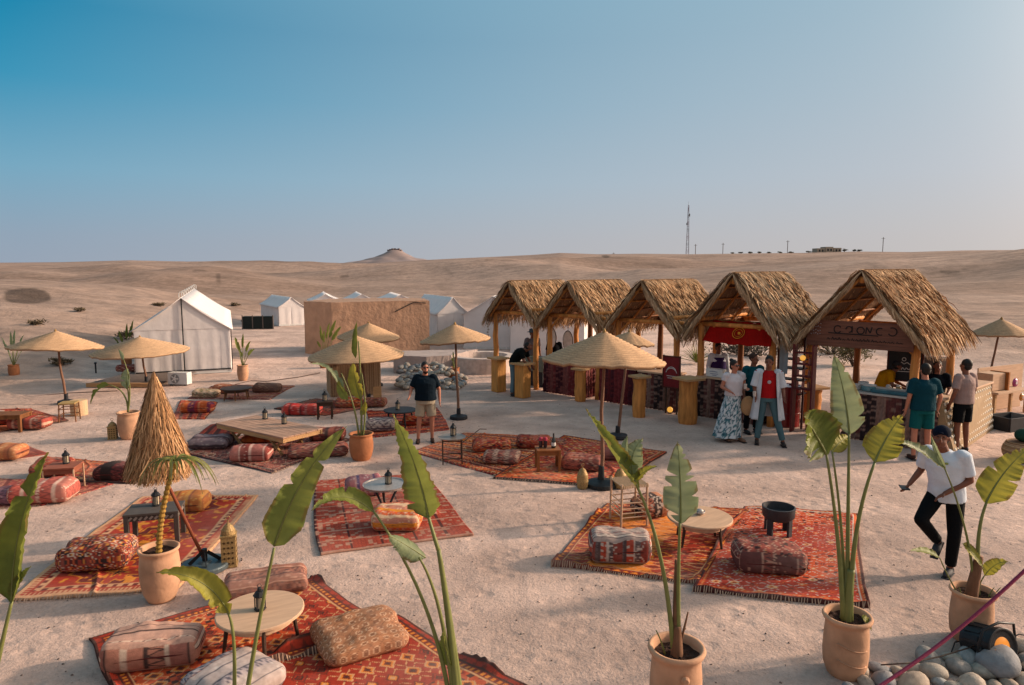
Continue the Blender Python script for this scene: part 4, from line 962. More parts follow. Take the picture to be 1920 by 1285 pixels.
# far skyline: mast, poles, building, trees
def on_ridge(px, dR=0):
    az = atan((px - 960) / FPX); r = max(np.linspace(150, RR, 90).tolist(), key=lambda q: (gz(q * sin(az), q * cos(az)) - CAM_H) / q); x, y = r * sin(az), r * cos(az); return Vector((x, y, gz(x, y) - .05))
b = on_ridge(1286, -.02); top = AT(1286, 385, b.y).z
t = thing('lattice_mast', 'tall red and white lattice radio mast on the skyline', 'radio mast', b)
Hm = top - b.z; mb = MB(); bands = 7
for k_ in range(bands):
    z0_, z1_ = Hm * k_ / bands, Hm * (k_ + 1) / bands; w0, w1 = .55 * (1 - .7 * k_ / bands), .55 * (1 - .7 * (k_ + 1) / bands)
    mb = MB(); cs = [(1, 1), (-1, 1), (-1, -1), (1, -1)]
    for i in range(4):
        a, c = cs[i], cs[(i + 1) % 4]
        mb.beam((a[0] * w0, a[1] * w0, z0_), (a[0] * w1, a[1] * w1, z1_), .09, .09); mb.beam((a[0] * w0, a[1] * w0, z0_), (c[0] * w1, c[1] * w1, z1_), .05, .05); mb.beam((a[0] * w0, a[1] * w0, z0_), (c[0] * w0, c[1] * w0, z0_), .05, .05)
    mb.build('lattice_section', mat('mast_grey', P('#8d8a92', .7)) if k_ % 2 else mat('mast_red', P('#93707a', .7)), t)
mb = MB(); mb.tube([(0, 0, Hm - .2), (0, 0, Hm + 1.6)], .05, 5); mb.box((.5, 0, Hm * .8), (.5, .3, 1.2)); mb.box((-.5, 0, Hm * .62), (.5, .3, 1.0)); mb.build('antenna', M_grey, t)
for px, tp, lab in ((1301, 458, 'short utility pole beside the radio mast'), (1352, 456, 'utility pole right of the radio mast on the skyline'), (1472, 451, 'thin pole on the skyline above the fourth stall'), (1649, 445, 'tallest thin pole on the skyline above the last stall'), (1149, 474, 'tiny post on the skyline left of the radio mast')):
    b = on_ridge(px, -.01); hh = AT(px, tp, b.y).z - b.z
    t = thing('utility_pole', lab, 'pole', b, group='utility poles on the skyline'); mb = MB(); mb.tube([(0, 0, -.3), (0, 0, hh)], .14, 6); mb.build('pole', M_greywood, t); mb = MB(); mb.beam((-.7, 0, hh - .5), (.7, 0, hh - .5), .12, .12); mb.build('crossarm', M_greywood, t)
t = thing('far_building', 'low pale flat-roofed building on the skyline above the last stall', 'building', on_ridge(1545, -.01) + Vector((0, 0, -.3)), .1)
for x, w_, h_ in ((-3.6, 3.4, 1.9), (0, 3.6, 2.5), (3.6, 3.4, 2.1)):
    mb = MB(); mb.box((x, 0, h_ / 2), (w_ * .92, 4, h_)); o = mb.build('block', mat('far_plaster', P('#b5a592', .7)), t)
    for wx_ in (-.6, .7): mb = MB(); mb.box((x + wx_, -2.0, h_ * .5), (.7, .06, .9)); mb.build('window', M_dark, t)
def bush(label, loc, w, h, hexc, n=260, name='shrub', cat='shrub', leaf=.05, grp=None, trunk=False, seed=0):
    g_ = np.random.default_rng(seed + 50); t = thing(name, label, cat, loc, group=grp)
    cen = g_.normal(0, 1, (9, 3)) * np.array([w * .22, w * .2, h * .16]) + np.array([0, 0, h * (.62 if trunk else .5)])
    k_ = g_.integers(0, 9, n); P0 = cen[k_] + g_.normal(0, 1, (n, 3)) * np.array([w * .13, w * .13, h * .12]); P0[:, 2] = np.maximum(P0[:, 2], .02)
    d = g_.normal(0, 1, (n, 3)); d[:, 2] = np.abs(d[:, 2]); d /= np.linalg.norm(d, axis=1, keepdims=True)
    cc = np.array(P(hexc, .7)) * (.55 + .8 * g_.random((n, 1)))
    V, F, C = strands(P0, P0 + d * leaf * 1.8, leaf * .6, g_.normal(0, 1, (n, 3)), cc)
    link_me('foliage', np_mesh('foliage', V, F, C), M_leafy, t)
    mb = MB()
    for k_ in range(6): c = cen[k_]; mb.tube([(0, 0, -.05), (c[0] * .4, c[1] * .4, c[2] * .5), tuple(c)], [w * .03, w * .018, w * .006], 5)
    mb.build('branch', M_darkwood, t); return t
M_leafy = mat('shrub_leaf', rough=.7, var=.2, scale=20, vcol=True, trans=.2)
for px, w_, h_, s_ in ((1512, 3, 1.3, 1), (1578, 3.2, 1.7, 2), (1596, 2.6, 1.3, 3), (1606, 3, 1.2, 4), (1385, 2.6, 1.0, 5), (1402, 3, 1.1, 6), (1420, 2.8, 1.2, 7), (1438, 3, 1.0, 8), (1458, 2.6, .9, 9), (1370, 2.2, .8, 10), (1478, 2.6, .9, 11), (1530, 3, 1.2, 12)):
    bush('small dark tree in the line along the right skyline', on_ridge(px, -.012) + Vector((0, 0, -.12)), w_ * .6, h_ * .62, '#5a5848', n=220, name='far_tree', cat='tree', leaf=.22, grp='small trees along the right skyline', trunk=True, seed=s_)
bush('dry grey green shrub behind the counter under the sign board', G(1612, 715) + Vector((1.4, 3.2, 0)), 1.3, 1.2, '#7d7552', n=1500, leaf=.06, seed=20)
bush('dark patch of scrub behind the red awning stall', G(1400, 668), 3.2, .5, '#5c5044', n=900, leaf=.07, seed=21)
bush('low scrub behind the right stall, left of its chalk board', G(1560, 664), 2.6, .7, '#6b5f4a', n=900, leaf=.06, seed=22)
for k_, (px, py, w_, h_) in enumerate(((105, 688, .6, .3), (230, 640, 1.0, .5), (65, 610, .8, .3), (150, 585, .8, .25), (440, 575, .8, .35), (300, 575, 1, .3), (470, 608, 1.2, .4), (1690, 640, 1.6, .6), (1500, 655, 1.3, .5))):
    a_ = atan((px - 960) / FPX); 
    for r_ in np.linspace(14, 300, 500):
        x, y = r_ * sin(a_), r_ * cos(a_); z = gz(x, y)
        if HOR - (z - CAM_H) / y * FPX <= py: break
    bush(['low dry bush on the left hillside', 'dry bush on the slope left of the white tent', 'small bush in the left slope near the dark rock', 'small bush on the upper left slope', 'bush on the slope beside the white tent roof', 'bush on the slope above the straw parasol', 'brown scrub beside the dark panels', 'bush behind the right stall sign', 'bush behind the clothes rack', 'bush on the slope at the right edge', 'lone bush on the slope above the third stall', 'lone bush on the slope above the second stall'][k_], Vector((x, y, z)), w_ * .7, h_ * .7, '#7a6a54', n=300, leaf=.07, seed=30 + k_)

# ---------------------------------------------------------------- clay pots and plants
def pot_mesh(t, h, r, m, style=0):
    if style == 0: prof = [(r * .74, 0), (r * .80, .02), (r * .95, h * .18), (r * 1.0, h * .38), (r * .98, h * .62), (r * .93, h * .84), (r * .95, h * .9), (r * 1.06, h * .93), (r * 1.1, h * .965), (r * 1.05, h), (r * .93, h * .99), (r * .88, h * .9), (r * .86, h * .86)]
    else: prof = [(r * .68, 0), (r * .72, .02), (r * .86, h * .15), (r * .98, h * .4), (r * 1.0, h * .62), (r * .94, h * .84), (r * .9, h * .91), (r * 1.02, h * .95), (r * 1.03, h * .985), (r * .97, h), (r * .86, h * .98), (r * .84, h * .86)]
    mb = MB(); mb.lathe(prof, 40, jit=.004); pot = mb.build('clay_pot', m, t, smooth=True)
    mb = MB(); vs = [(0, 0, h * .875)]; n_ = 24
    for i in range(1, 6):
        for k_ in range(n_): a = 2 * pi * k_ / n_; q = r * .87 * i / 5; vs.append((cos(a) * q, sin(a) * q, h * .87 + .025 * random.random()))
    fs = [(0, 1 + k_, 1 + (k_ + 1) % n_) for k_ in range(n_)] + [(1 + i * n_ + k_, 1 + (i + 1) * n_ + k_, 1 + (i + 1) * n_ + (k_ + 1) % n_, 1 + i * n_ + (k_ + 1) % n_) for i in range(4) for k_ in range(n_)]
    mb.add(vs, fs); mb.build('soil', M_soil, t)
    return pot
def bez(a, c, b_, n): return [(1 - q) ** 2 * a + 2 * q * (1 - q) * c + q * q * b_ for q in np.linspace(0, 1, n).tolist()]
LC = dict(g=(P('#78843e', .74), P('#9c9e4c', .76)), d=(P('#5c6a30', .75), P('#8c9038', .75)), s=(P('#7f8d66', .76), P('#a7ae86', .8)), y=(P('#98943a', .76), P('#b5aa48', .78)))
def leaf(t, base, tip, ctrl, width, nrm, kind='g', fold=.35, tears=0, seed=0, shape=1.0, curl=0.0, n=44, m=9):
    """blade along a bent midrib; two halves fold up from the rib, edges ripple and tear"""
    R = random.Random(seed); base, tip, ctrl = Vector(base), Vector(tip), Vector(ctrl); rib = bez(base, ctrl, tip, n); nrm = Vector(nrm).normalized()
    cut = {}
    for _ in range(tears): cut[(R.randint(4, n - 5), R.choice((-1, 1)))] = R.uniform(.35, .9)
    V, C, F = [], [], []
    ca, cb = np.array(LC[kind][0]), np.array(LC[kind][1])
    for side in (-1, 1):
        o = len(V)
        for i in range(n):
            q = i / (n - 1); tg = (rib[min(i + 1, n - 1)] - rib[max(i - 1, 0)]).normalized()
            sx = tg.cross(nrm).normalized(); up = sx.cross(tg)
            wd = width * .455 * (sin(pi * min(1, q * 1.02 + .0) ** (.62 * shape)) ** .72 if 0 < q < 1 else .02)
            if q < .12: wd *= min(1, .35 + q * 5.6)
            cutd = 1.0
            for (ci, cs), dp in cut.items():
                if cs == side and i == ci: cutd = 1 - dp
                if cs == side and i == ci + 1: cutd = min(cutd, 1 - dp * .35)
            ripple = R.uniform(-.012, .012) * width * 5
            for j in range(m):
                e = j / (m - 1) * (cutd if cutd < 1 else 1); fa = fold * e + curl * e * e * (1 if side > 0 else .5)
                slant = tg * (wd * e * .35)
                p = rib[i] + sx * side * wd * e * cos(fa) + up * (wd * e * sin(fa) + ripple * e + .02 * width * sin(q * 34 + side) * e) + slant * .6
                V.append(p); vein = 1 + .10 * sin(i * 2.1) * e; edge = e > .93
                blend = min(1, max(0, .35 + .5 * mnoise.noise(p * 5) + (.35 if edge else 0) + q * .15))
                cc_ = (ca * (1 - blend) + cb * blend) * vein; br = e > .85 and mnoise.noise(p * 9 + Vector((seed, 0, 0))) > .02 or (q > .95); C.append(cc_ * .35 + np.array(P('#8a6a3c', .6)) * .65 if br else cc_)
        for i in range(n - 1):
            for j in range(m - 1):
                a = o + i * m + j; f = (a, a + m, a + m + 1, a + 1); F.append(f if side > 0 else f[::-1])
    o = link_me('leaf', np_mesh('leaf', V, np.array(F), C), M_leaf, t, smooth=True)
    mb = MB(); mb.tube(rib, [max(.0022, width * .028 * (1 - i / n)) for i in range(n)], 6); mb.build('midrib', M_stem, o, smooth=True)
    return o
def stalk(t, pts, r0, r1, m=None, n=8, name='stalk'):
    pts = [Vector(p) for p in pts]
    if len(pts) == 3: pts = bez(pts[0], pts[1], pts[2], 16)
    mb = MB(); L_ = len(pts); mb.tube(pts, [r0 + (r1 - r0) * i / (L_ - 1) for i in range(L_)], n); return mb.build(name, m or M_stem, t, smooth=True)
def px_plant(label, base_px, pot_h=.62, pot_r=.23, potm=None, name='banana_plant', style=0, grp='potted banana plants', base=None):
    b = base if base else G(*base_px); t = thing(name, label, 'potted plant', b, random.uniform(0, 0), grp); pot_mesh(t, pot_h, pot_r, potm or M_terra, style)
    def q(px, py, dy=0.0): return AT(px, py, b.y + dy) - b
    return t, q, b
# 1 tall plant right of centre, pot fully in view
t, q, b = px_plant('tall banana plant with three upright leaves in a stamped pot, right of the patterned rugs', (1583, 1262), .54, .185)
z0 = .44
A0 = Vector((0, 0, z0))
stalk(t, [A0 + Vector((-.03, 0, 0)), q(1575, 1000), q(1549, 850, -.05)], .024, .010); stalk(t, [A0, q(1590, 980, .05), q(1592, 812, .1)], .024, .010); stalk(t, [A0 + Vector((.03, 0, 0)), q(1592, 990), q(1640, 868, .0)], .026, .011); stalk(t, [A0 + Vector((.0, .03, 0)), q(1584, 1000, .1), q(1560, 845, .05)], .018, .008)
stalk(t, [A0 + Vector((0, .02, -.08)), A0 + Vector((0, .02, .3)), A0 + Vector((.01, 0, .5))], .06, .03, M_stem, name='sheath')
leaf(t, q(1593, 815, .1), q(1563, 664, .25), q(1587, 735, .15), .29, (-.35, -1, .1), 's', .12, 2, 1, shape=.72); leaf(t, q(1549, 852, -.05), q(1508, 782, -.25), q(1522, 800, -.1), .50, (-.1, -.8, .6), 'd', .22, 1, 2, shape=.8)
leaf(t, q(1640, 868), q(1692, 778, .15), q(1662, 815, .1), .33, (-.55, -.8, .25), 'y', .25, 5, 3, shape=.8); leaf(t, q(1560, 848, .05), q(1592, 818, .2), q(1572, 828, .1), .16, (.3, -.6, .7), 'y', .25, 0, 4); leaf(t, A0 + Vector((.09, -.06, .1)), A0 + Vector((.16, -.1, .0)), A0 + Vector((.12, -.08, .12)), .08, (0, -.4, 1), 'y', .1, 0, 5)
mb = MB()
for k_ in range(2): mb.tube([(cos(a) * .187, sin(a) * .187, .32 - k_ * .14 - .03 * cos((a + 1.2) * 2)) for a in np.linspace(-2.4, -1.0, 12)], .006, 5)
mb.build('pot_relief', M_terra, t, smooth=True)
# 2 plant in the bottom centre-right pot
b2 = G(1265, 1352); t, q, b = px_plant('banana plant with one leaning and one torn upright leaf, pot cut by bottom edge', None, .62, .20, base=b2)
A0 = Vector((0, 0, .52))
stalk(t, [A0 + Vector((-.02, 0, 0)), q(1248, 1010), q(1188, 900)], .02, .009); stalk(t, [A0 + Vector((.02, 0, 0)), q(1270, 1100), q(1275, 978)], .02, .010); stalk(t, [A0 + Vector((0, .02, 0)), q(1266, 1130), q(1268, 1050, .05)], .03, .012, M_sheath)
stalk(t, [A0, q(1283, 1180), q(1290, 1148)], .014, .006, M_sheath); stalk(t, [A0 + Vector((-.08, 0, 0)), q(1240, 1200), q(1230, 1182)], .008, .004); stalk(t, [A0 + Vector((0, -.02, -.1)), A0 + Vector((0, 0, .1)), A0 + Vector((0, 0, .26))], .06, .03, M_sheath, name='sheath')
leaf(t, q(1196, 915), q(1098, 766, -.15), q(1150, 850, .0), .20, (.5, -.7, .55), 'g', .9, 3, 11, shape=.8); leaf(t, q(1186, 890), q(1205, 822, .1), q(1178, 850), .20, (-.4, -.8, .3), 's', .2, 2, 12, shape=.8); leaf(t, q(1190, 900), q(1232, 875, -.1), q(1210, 880), .10, (0, -.5, 1), 'y', .2, 0, 13)
leaf(t, q(1172, 868), q(1176, 818, .1), q(1170, 840), .08, (-.5, -.8, .2), 's', .5, 0, 14)
leaf(t, q(1276, 982), q(1270, 828, .1), q(1278, 900, .05), .29, (-.25, -1, .0), 's', .18, 11, 15, shape=.85)
mb = MB(); mb.lathe([(.02, 0), (.035, .01), (.02, .03)], 12); o = mb.build('pot_boss', M_terra, t, (.02, -.195, .46)); o.rotation_euler = (pi / 2, 0, 0)
# 3 right-hand plant behind the rope
t, q, b = px_plant('banana plant with yellow green leaves in a pale pot behind the pink rope', (1818, 1200), .50, .18)
A0 = Vector((0, 0, .41))
stalk(t, [A0 + Vector((-.02, 0, 0)), A0 + Vector((.0, 0, .2)), A0 + Vector((.03, 0, .42))], .06, .035, M_sheath, name='sheath'); stalk(t, [A0 + Vector((0, 0, .1)), q(1822, 1000), q(1772, 880)], .014, .007)
stalk(t, [A0 + Vector((.03, 0, .3)), q(1830, 990), q(1850, 942)], .020, .011); leaf(t, q(1848, 945), q(1932, 838, .1), q(1878, 880), .33, (-.5, -.8, .35), 'y', .3, 5, 21, shape=.8)
leaf(t, q(1772, 880), q(1680, 828, -.1), q(1725, 838), .17, (.0, -.6, .8), 's', .5, 4, 22, shape=.9); leaf(t, q(1772, 880), q(1745, 815, .1), q(1755, 850), .06, (-.5, -.8, .2), 's', .4, 0, 23)
leaf(t, q(1762, 1046), q(1705, 1034, -.1), q(1735, 1028), .10, (0, -.5, 1), 'g', .3, 0, 24); stalk(t, [A0 + Vector((-.1, 0, -.02)), q(1778, 1085), q(1762, 1046)], .008, .005)
leaf(t, q(1805, 1020), q(1845, 1068, -.15), q(1820, 1030), .13, (.2, -.6, .8), 'y', .3, 0, 25); leaf(t, q(1846, 1080), q(1890, 1054, -.05), q(1865, 1052), .14, (-.1, -.5, .9), 'y', .3, 0, 26); stalk(t, [A0 + Vector((.08, 0, -.03)), q(1830, 1100), q(1846, 1080)], .008, .005)
for dx in (-.12, .1, .14): stalk(t, [A0 + Vector((dx, -.05, 0)), A0 + Vector((dx * 1.2, -.05, .08)), A0 + Vector((dx * 1.5, -.06, .14))], .008, .003)
# 4 centre foreground plant (pot below the frame)
b4 = G(866, 1500); t, q, b = px_plant('banana plant with a tall leaf over the orange pouf and two drooping leaves, bottom centre', None, .5, .21, base=b4); A0 = Vector((0, 0, .4))
stalk(t, [A0 + Vector((0, 0, 0)), q(848, 1180), q(822, 1030)], .035, .014); stalk(t, [q(822, 1032), q(812, 1000), q(803, 968, .05)], .014, .010); stalk(t, [A0 + Vector((-.03, 0, 0)), q(840, 1130), q(786, 1046, -.1)], .018, .007); stalk(t, [A0 + Vector((-.05, 0, 0)), q(838, 1150), q(700, 958, -.05)], .018, .007)
stalk(t, [A0 + Vector((.02, 0, 0)), q(858, 1250), q(838, 1120)], .03, .012)
leaf(t, q(804, 972, .05), q(737, 776, .05), q(788, 880, .08), .30, (-.45, -.9, .1), 'g', .25, 2, 31, shape=.58); leaf(t, q(700, 960, -.05), q(584, 958, -.25), q(640, 905, -.1), .15, (0, -.75, .75), 'g', .7, 6, 32, shape=.9)
leaf(t, q(798, 1046, -.05), q(728, 1004, -.2), q(760, 1020, -.1), .17, (.2, -.6, .7), 's', -.5, 0, 33, shape=.9); leaf(t, q(848, 1260), q(832, 1182, -.05), q(828, 1220), .09, (-.6, -.7, .2), 'g', .3, 2, 34)
# 5 left foreground plant
b5 = G(448, 1500); t, q, b = px_plant('banana plant with a big pale leaf reaching up right and a drooping one, bottom left', None, .5, .21, base=b5); A0 = Vector((0, 0, .4))
stalk(t, [A0 + Vector((.02, 0, 0)), q(478, 1190), q(514, 1028)], .018, .009); stalk(t, [A0 + Vector((-.03, 0, 0)), q(448, 1190), q(428, 1150)], .016, .008); stalk(t, [q(428, 1150), q(415, 1125), q(372, 1098, -.1)], .008, .007)
leaf(t, q(514, 1024), q(650, 800, .1), q(560, 880), .29, (.45, -.85, .35), 'g', .35, 3, 41, shape=.5); leaf(t, q(430, 1152), q(293, 1074, -.2), q(390, 1070, -.1), .19, (-.1, -.6, .8), 'y', .6, 4, 42, shape=.95)
# 6 leaf at the left edge
b6 = G(-25, 1480); t, q, b = px_plant('banana plant cut by the left edge, one long dark leaf leaning right', None, .5, .21, base=b6); A0 = Vector((0, 0, .4))
stalk(t, [A0, q(0, 1220), q(22, 1128)], .02, .010); leaf(t, q(22, 1132), q(92, 848, .1), q(22, 970), .26, (.1, -.95, .3), 'd', .4, 6, 51, shape=.8, curl=.4); leaf(t, q(20, 1120), q(58, 1062, -.05), q(34, 1090), .10, (.2, -.6, .7), 'd', .4, 0, 52)
# 7 yucca-like plant in the left pot
t, q, b = px_plant('tilted palm trunk with thin drooping leaves in a tall pale pot', (303, 1122), .57, .20, name='potted_palm', style=1, grp=None); A0 = Vector((0, 0, .5))
mb = MB(); tr = bez(A0, q(298, 960), q(328, 868), 40); rn = [(.030 - .008 * i / 39) * (1.25 if i % 2 else .85) for i in range(40)]; mb.tube(tr, rn, 10); mb.build('trunk', mat('scaly_trunk', P('#a8813c', .7), rough=.85, var=.45, scale=35), t)
tp = q(328, 866); g_ = random.Random(3)
for k_ in range(26):
    a = k_ * 2.4 + g_.random(); L_ = g_.uniform(.25, .55); d = Vector((cos(a), sin(a) * .8, 0)); e = tp + d * L_ * .8 + Vector((0, 0, -L_ * .75 + .1)); c = tp + d * L_ * .55 + Vector((0, 0, .10 + .06 * g_.random()))
    leaf(t, tp + Vector((0, 0, g_.uniform(-.03, .03))), e, c, .034, (d.y * .2, -.3, 1), g_.choice('gsdg'), .3, 0, k_, n=10, m=2)
# 8 mid pots
t, q, b = px_plant('pale pot with a drooping dark leaf and an upright one, beside the folded parasol', (243, 822), .56, .215, style=1, grp='potted banana plants'); A0 = Vector((0, 0, .55))
stalk(t, [A0, q(240, 730), q(205, 722)], .02, .010); stalk(t, [A0, q(244, 740), q(236, 715)], .02, .012); stalk(t, [A0, q(250, 720), q(232, 675)], .016, .008); leaf(t, q(205, 722), q(170, 758, -.2), q(180, 722), .20, (-.4, -.7, .5), 'd', .5, 3, 61, n=20, m=5); leaf(t, q(238, 730), q(238, 690, .1), q(236, 705), .27, (-.2, -.9, .2), 's', .3, 1, 62, n=20, m=5); leaf(t, q(232, 676), q(222, 655, .1), q(230, 664), .10, (-.2, -.9, .2), 's', .3, 0, 63, n=12, m=4)
t, q, b = px_plant('orange clay pot with a leafy banana plant in front of the twin-pole parasol', (678, 862), .50, .22, M_terra2, style=1); A0 = Vector((0, 0, .42))
stalk(t, [A0, q(680, 750), q(672, 640)], .022, .012); stalk(t, [A0 + Vector((-.04, 0, 0)), q(668, 760), q(640, 700)], .02, .010); stalk(t, [A0 + Vector((.03, 0, 0)), q(690, 760), q(678, 700)], .018, .01)
leaf(t, q(667, 672), q(669, 602, .1), q(664, 640), .14, (-.3, -.9, .1), 'd', .4, 0, 71, n=20, m=5); leaf(t, q(676, 750), q(664, 680, -.1), q(660, 700), .30, (-.2, -.9, .3), 'y', .4, 3, 72, n=24, m=6, shape=.8); leaf(t, q(645, 735), q(580, 682, -.3), q(625, 680), .16, (0, -.6, .8), 's', .5, 4, 73, n=24, m=5); leaf(t, q(676, 780), q(684, 752, -.1), q(686, 764), .13, (.3, -.8, .4), 'y', .3, 0, 74, n=14, m=5)
leaf(t, q(652, 750), q(636, 712, -.1), q(636, 730), .2, (-.3, -.8, .3), 'g', .3, 2, 75, n=16, m=5)
def small_plant(label, base_px, ph, pr, leaves, m=None, kind='g', style=1, seed=0, grp='small potted plants further back', wid=.12):
    t, q, b = px_plant(label, base_px, ph, pr, m or M_terra, style=style, grp=grp, name='potted_plant'); g_ = random.Random(seed); A0 = Vector((0, 0, ph * .85)); 
    for k_, (px, py) in enumerate(leaves):
        tip = q(px, py, g_.uniform(-.2, .2)); mid = A0.lerp(tip, .45) + Vector((0, 0, .1)); stalk(t, [A0, A0.lerp(mid, .6), mid], .014, .008, n=6); leaf(t, mid, tip, mid.lerp(tip, .5) + Vector((0, 0, .08)), wid * g_.uniform(.8, 1.2), (g_.uniform(-.6, .6), -.8, .4), kind, .4, 1, seed * 10 + k_, n=14, m=4)
small_plant('small leafy plant in a pot beside the right wall of the white tent', (456, 714), .5, .17, [(440, 632), (470, 640), (447, 645), (478, 655), (456, 625), (450, 660)], kind='g', seed=1)
small_plant('palm in a terracotta pot at the left edge beside the sand berm', (27, 708), .42, .16, [(2, 632), (20, 622), (45, 628), (10, 645), (40, 640), (28, 618), (52, 650)], M_terra2, 's', seed=2, wid=.09)
small_plant('small reddish pot with thin stems in front of the low wall', (851, 716), .45, .18, [(846, 672), (856, 668), (850, 660)], M_terra2, 'd', seed=3, wid=.06)
small_plant('potted plant left of the reed bar, in front of the clay wall', (608, 690), .4, .18, [(600, 610), (618, 605), (630, 600), (608, 620), (594, 640), (640, 612)], M_terra2, 'g', seed=4, wid=.14)
small_plant('leafy plant between the straw parasol and the white tent', (238, 690), .4, .17, [(222, 620), (250, 600), (238, 606), (262, 618), (228, 640), (212, 632)], M_terra2, 'd', seed=5, wid=.10)
def agave(label, loc, s, n_=36, seed=0, hexk='s'):
    t = thing('agave', label, 'plant', loc); g_ = random.Random(seed)
    for k_ in range(n_):
        a = k_ * 2.4; el = .2 + 1.2 * (k_ / n_); L_ = s * g_.uniform(.7, 1.0); d = Vector((cos(a) * cos(el), sin(a) * cos(el), sin(el))); leaf(t, (0, 0, .05), d * L_ + Vector((0, 0, -.05)), d * L_ * .6 + Vector((0, 0, .06)), .06 * s, (-d.x, -d.y, 1), hexk, .5, 0, k_, n=8, m=2)
agave('spiky grey green agave behind the right stall, above the chalk board', G(1757, 722) + Vector((.9, 1.6, .62)), .85, seed=1); 
t_ = thing('planter', 'wooden planter box holding the agave behind the right stall', 'planter', G(1757, 722) + Vector((.9, 1.6, 0)), .3); mb = MB(); mb.box((0, 0, .32), (.6, .6, .64), taper=1.1); mb.build('planter_box', M_darkwood, t_, bevel=.01)
agave('dusty green spiky plant behind the third stall, left of the red awning', G(1305, 700) + Vector((.6, 2.2, 0)), .9, seed=2, hexk='d')

# rope and stage lamp in the near right corner
mb = MB(); a, b_ = AT(1930, 1062, 4.3), AT(1630, 1300, 3.9); pts = [a.lerp(b_, k_ / 30) + Vector((0, 0, -.05 * sin(pi * k_ / 30))) for k_ in range(31)]
mb.tube(pts, .011, 8); tag(mb.build('rope', M_rope, smooth=True), 'dark pink rope stretched across the bottom right corner', 'rope')
lp = G(1866, 1246); t = thing('stage_lamp', 'round black stage spotlight with an orange lens among the river stones', 'spotlight', lp + Vector((0, 0, .17)), .3); t.scale = (1.3, 1.3, 1.3)
o = MB().lathe([(.085, -.2), (.11, -.19), (.12, -.08), (.118, .0), (.13, .005), (.132, .05), (.118, .052), (.105, .04)], 30).build('housing', mat('lamp_black', (.015, .015, .017), rough=.4, bump=.002, bscale=60), t, bevel=.003); o.rotation_euler = (radians(75), 0, 0); hz_ = o
mb = MB()
for k_ in range(14): a = 2 * pi * k_ / 14; mb.box((cos(a) * .118, sin(a) * .118, -.1), (.012, .03, .12), rz=a)
mb.build('cooling_fin', M_black, hz_)
MB().lathe([(.02, .045), (.07, .04), (.104, .028), (.104, .02)], 26).build('lens', mat('orange_lens', P('#c9822a', .85), rough=.15, spec=.7, emit=(hx('#d8791a'), .35)), hz_, smooth=True)
mb = MB(); mb.tube([(-.16, 0, -.12), (-.165, 0, .03), (-.14, 0, .14), (0, 0, .17), (.14, 0, .14), (.165, 0, .03), (.16, 0, -.12)], .009, 6); mb.tube([(-.14, 0, -.14), (.14, 0, -.14)], .012, 6); mb.tube([(-.13, 0, 0), (-.17, 0, 0)], .015, 8); mb.tube([(.13, 0, 0), (.17, 0, 0)], .015, 8); mb.build('bracket', M_black, t, smooth=True)
for k_, (pts, lab) in enumerate((([(1850, 1215), (1810, 1228), (1780, 1238), (1790, 1210), (1830, 1205)], 'loop of black cable beside the stage spotlight'), ([(1880, 1210), (1910, 1195), (1940, 1200)], 'black cable running from the spotlight to the right edge'), ([(1830, 1240), (1760, 1262), (1700, 1275), (1650, 1278)], 'thin brown cable lying over the river stones'))):
    mb = MB(); pp = [G(*p_) + Vector((0, 0, .03 + (.12 if k_ == 2 else 0))) for p_ in pts]; mb.tube(pp, .006, 6); tag(mb.build('cable', M_black if k_ < 2 else M_darkwood, smooth=True), lab, 'cable')

# ---------------------------------------------------------------- rugs on the sand
def q4(*p): return [G(*c) for c in p]
rug('orange red kilim under the round wooden table, near left', q4((235, 1335), (760, 1190), (585, 1086), (163, 1203)), tribal(PO, .20, .17, 1.0, mode=0, border=.16, kn=.01), .0105, fringe=True, seed=1, curl=1, wrinkle=.012)
rug('patterned red kilim at the bottom edge under the tan cushion, overlapping the one behind', q4((520, 1500), (985, 1300), (745, 1158), (330, 1290)), tribal([PO[0], PO[1], PO[2], PO[3], PO[4], PO[5]], .19, .22, 5.0, mode=1, border=.18, kn=.01), .0105, z=.03, seed=2, curl=1, wrinkle=.012)
rug('diamond-shaped red rug with a tan border behind the tilted palm pot', q4((10, 1130), (335, 1106), (486, 930), (262, 934)), medallion(PR, 2), .016, seed=3, wrinkle=.012)
rug('dark red rug in the centre under the silver tray table', q4((592, 1043), (888, 1003), (797, 889), (586, 905)), plainweave([PD[1], PD[0], PD[5], PD[3]], 3, 1), .014, seed=4, fringe=False)
rug('orange red kilim under the rod-legged table, left half of the pair behind the large parasol', q4((930, 893), (1060, 824), (872, 812), (775, 848)), stripes(PR, [(.06, 0), (.03, 4), (.08, 1), (.02, 2), (.05, 5), (.03, 3)], True, 4, .8), .018, seed=5)
rug('worn red rug to the right of the red drinks table, below the large parasol rim', q4((925, 897), (1150, 916), (1248, 850), (1058, 818)), tribal(PR, .25, .22, 6.0, border=.12), .018, z=.02, seed=6)
rug('orange red rug under the grey-topped striped pouf and ladder stool, near right', q4((1028, 1060), (1312, 1098), (1408, 957), (1138, 945)), tribal([PO[1], PO[4], PO[5], PO[3], PO[0], PO[5]], .5, .18, 7.0, mode=0, border=.1), .014, seed=7, curl=.6)
rug('light red rug with white flower rows under the dark brazier, near right', q4((1294, 1108), (1632, 1144), (1602, 966), (1388, 950)), tribal([PO[0], PR[0], PD[5], PR[6], PO[3], PR[1]], .19, .15, 8.0, mode=1, border=.08, rings=(.18, .3, .62, .7)), .0125, z=.022, seed=8, curl=.4, wrinkle=.014)
rug('red rug under the pallet table, front part toward the camera', q4((510, 890), (660, 826), (520, 796), (345, 852)), tribal([PM[0], PM[1], PM[2], PM[3], PM[4], PM[5]], .32, .25, 9.0, border=.1), .02, seed=9)
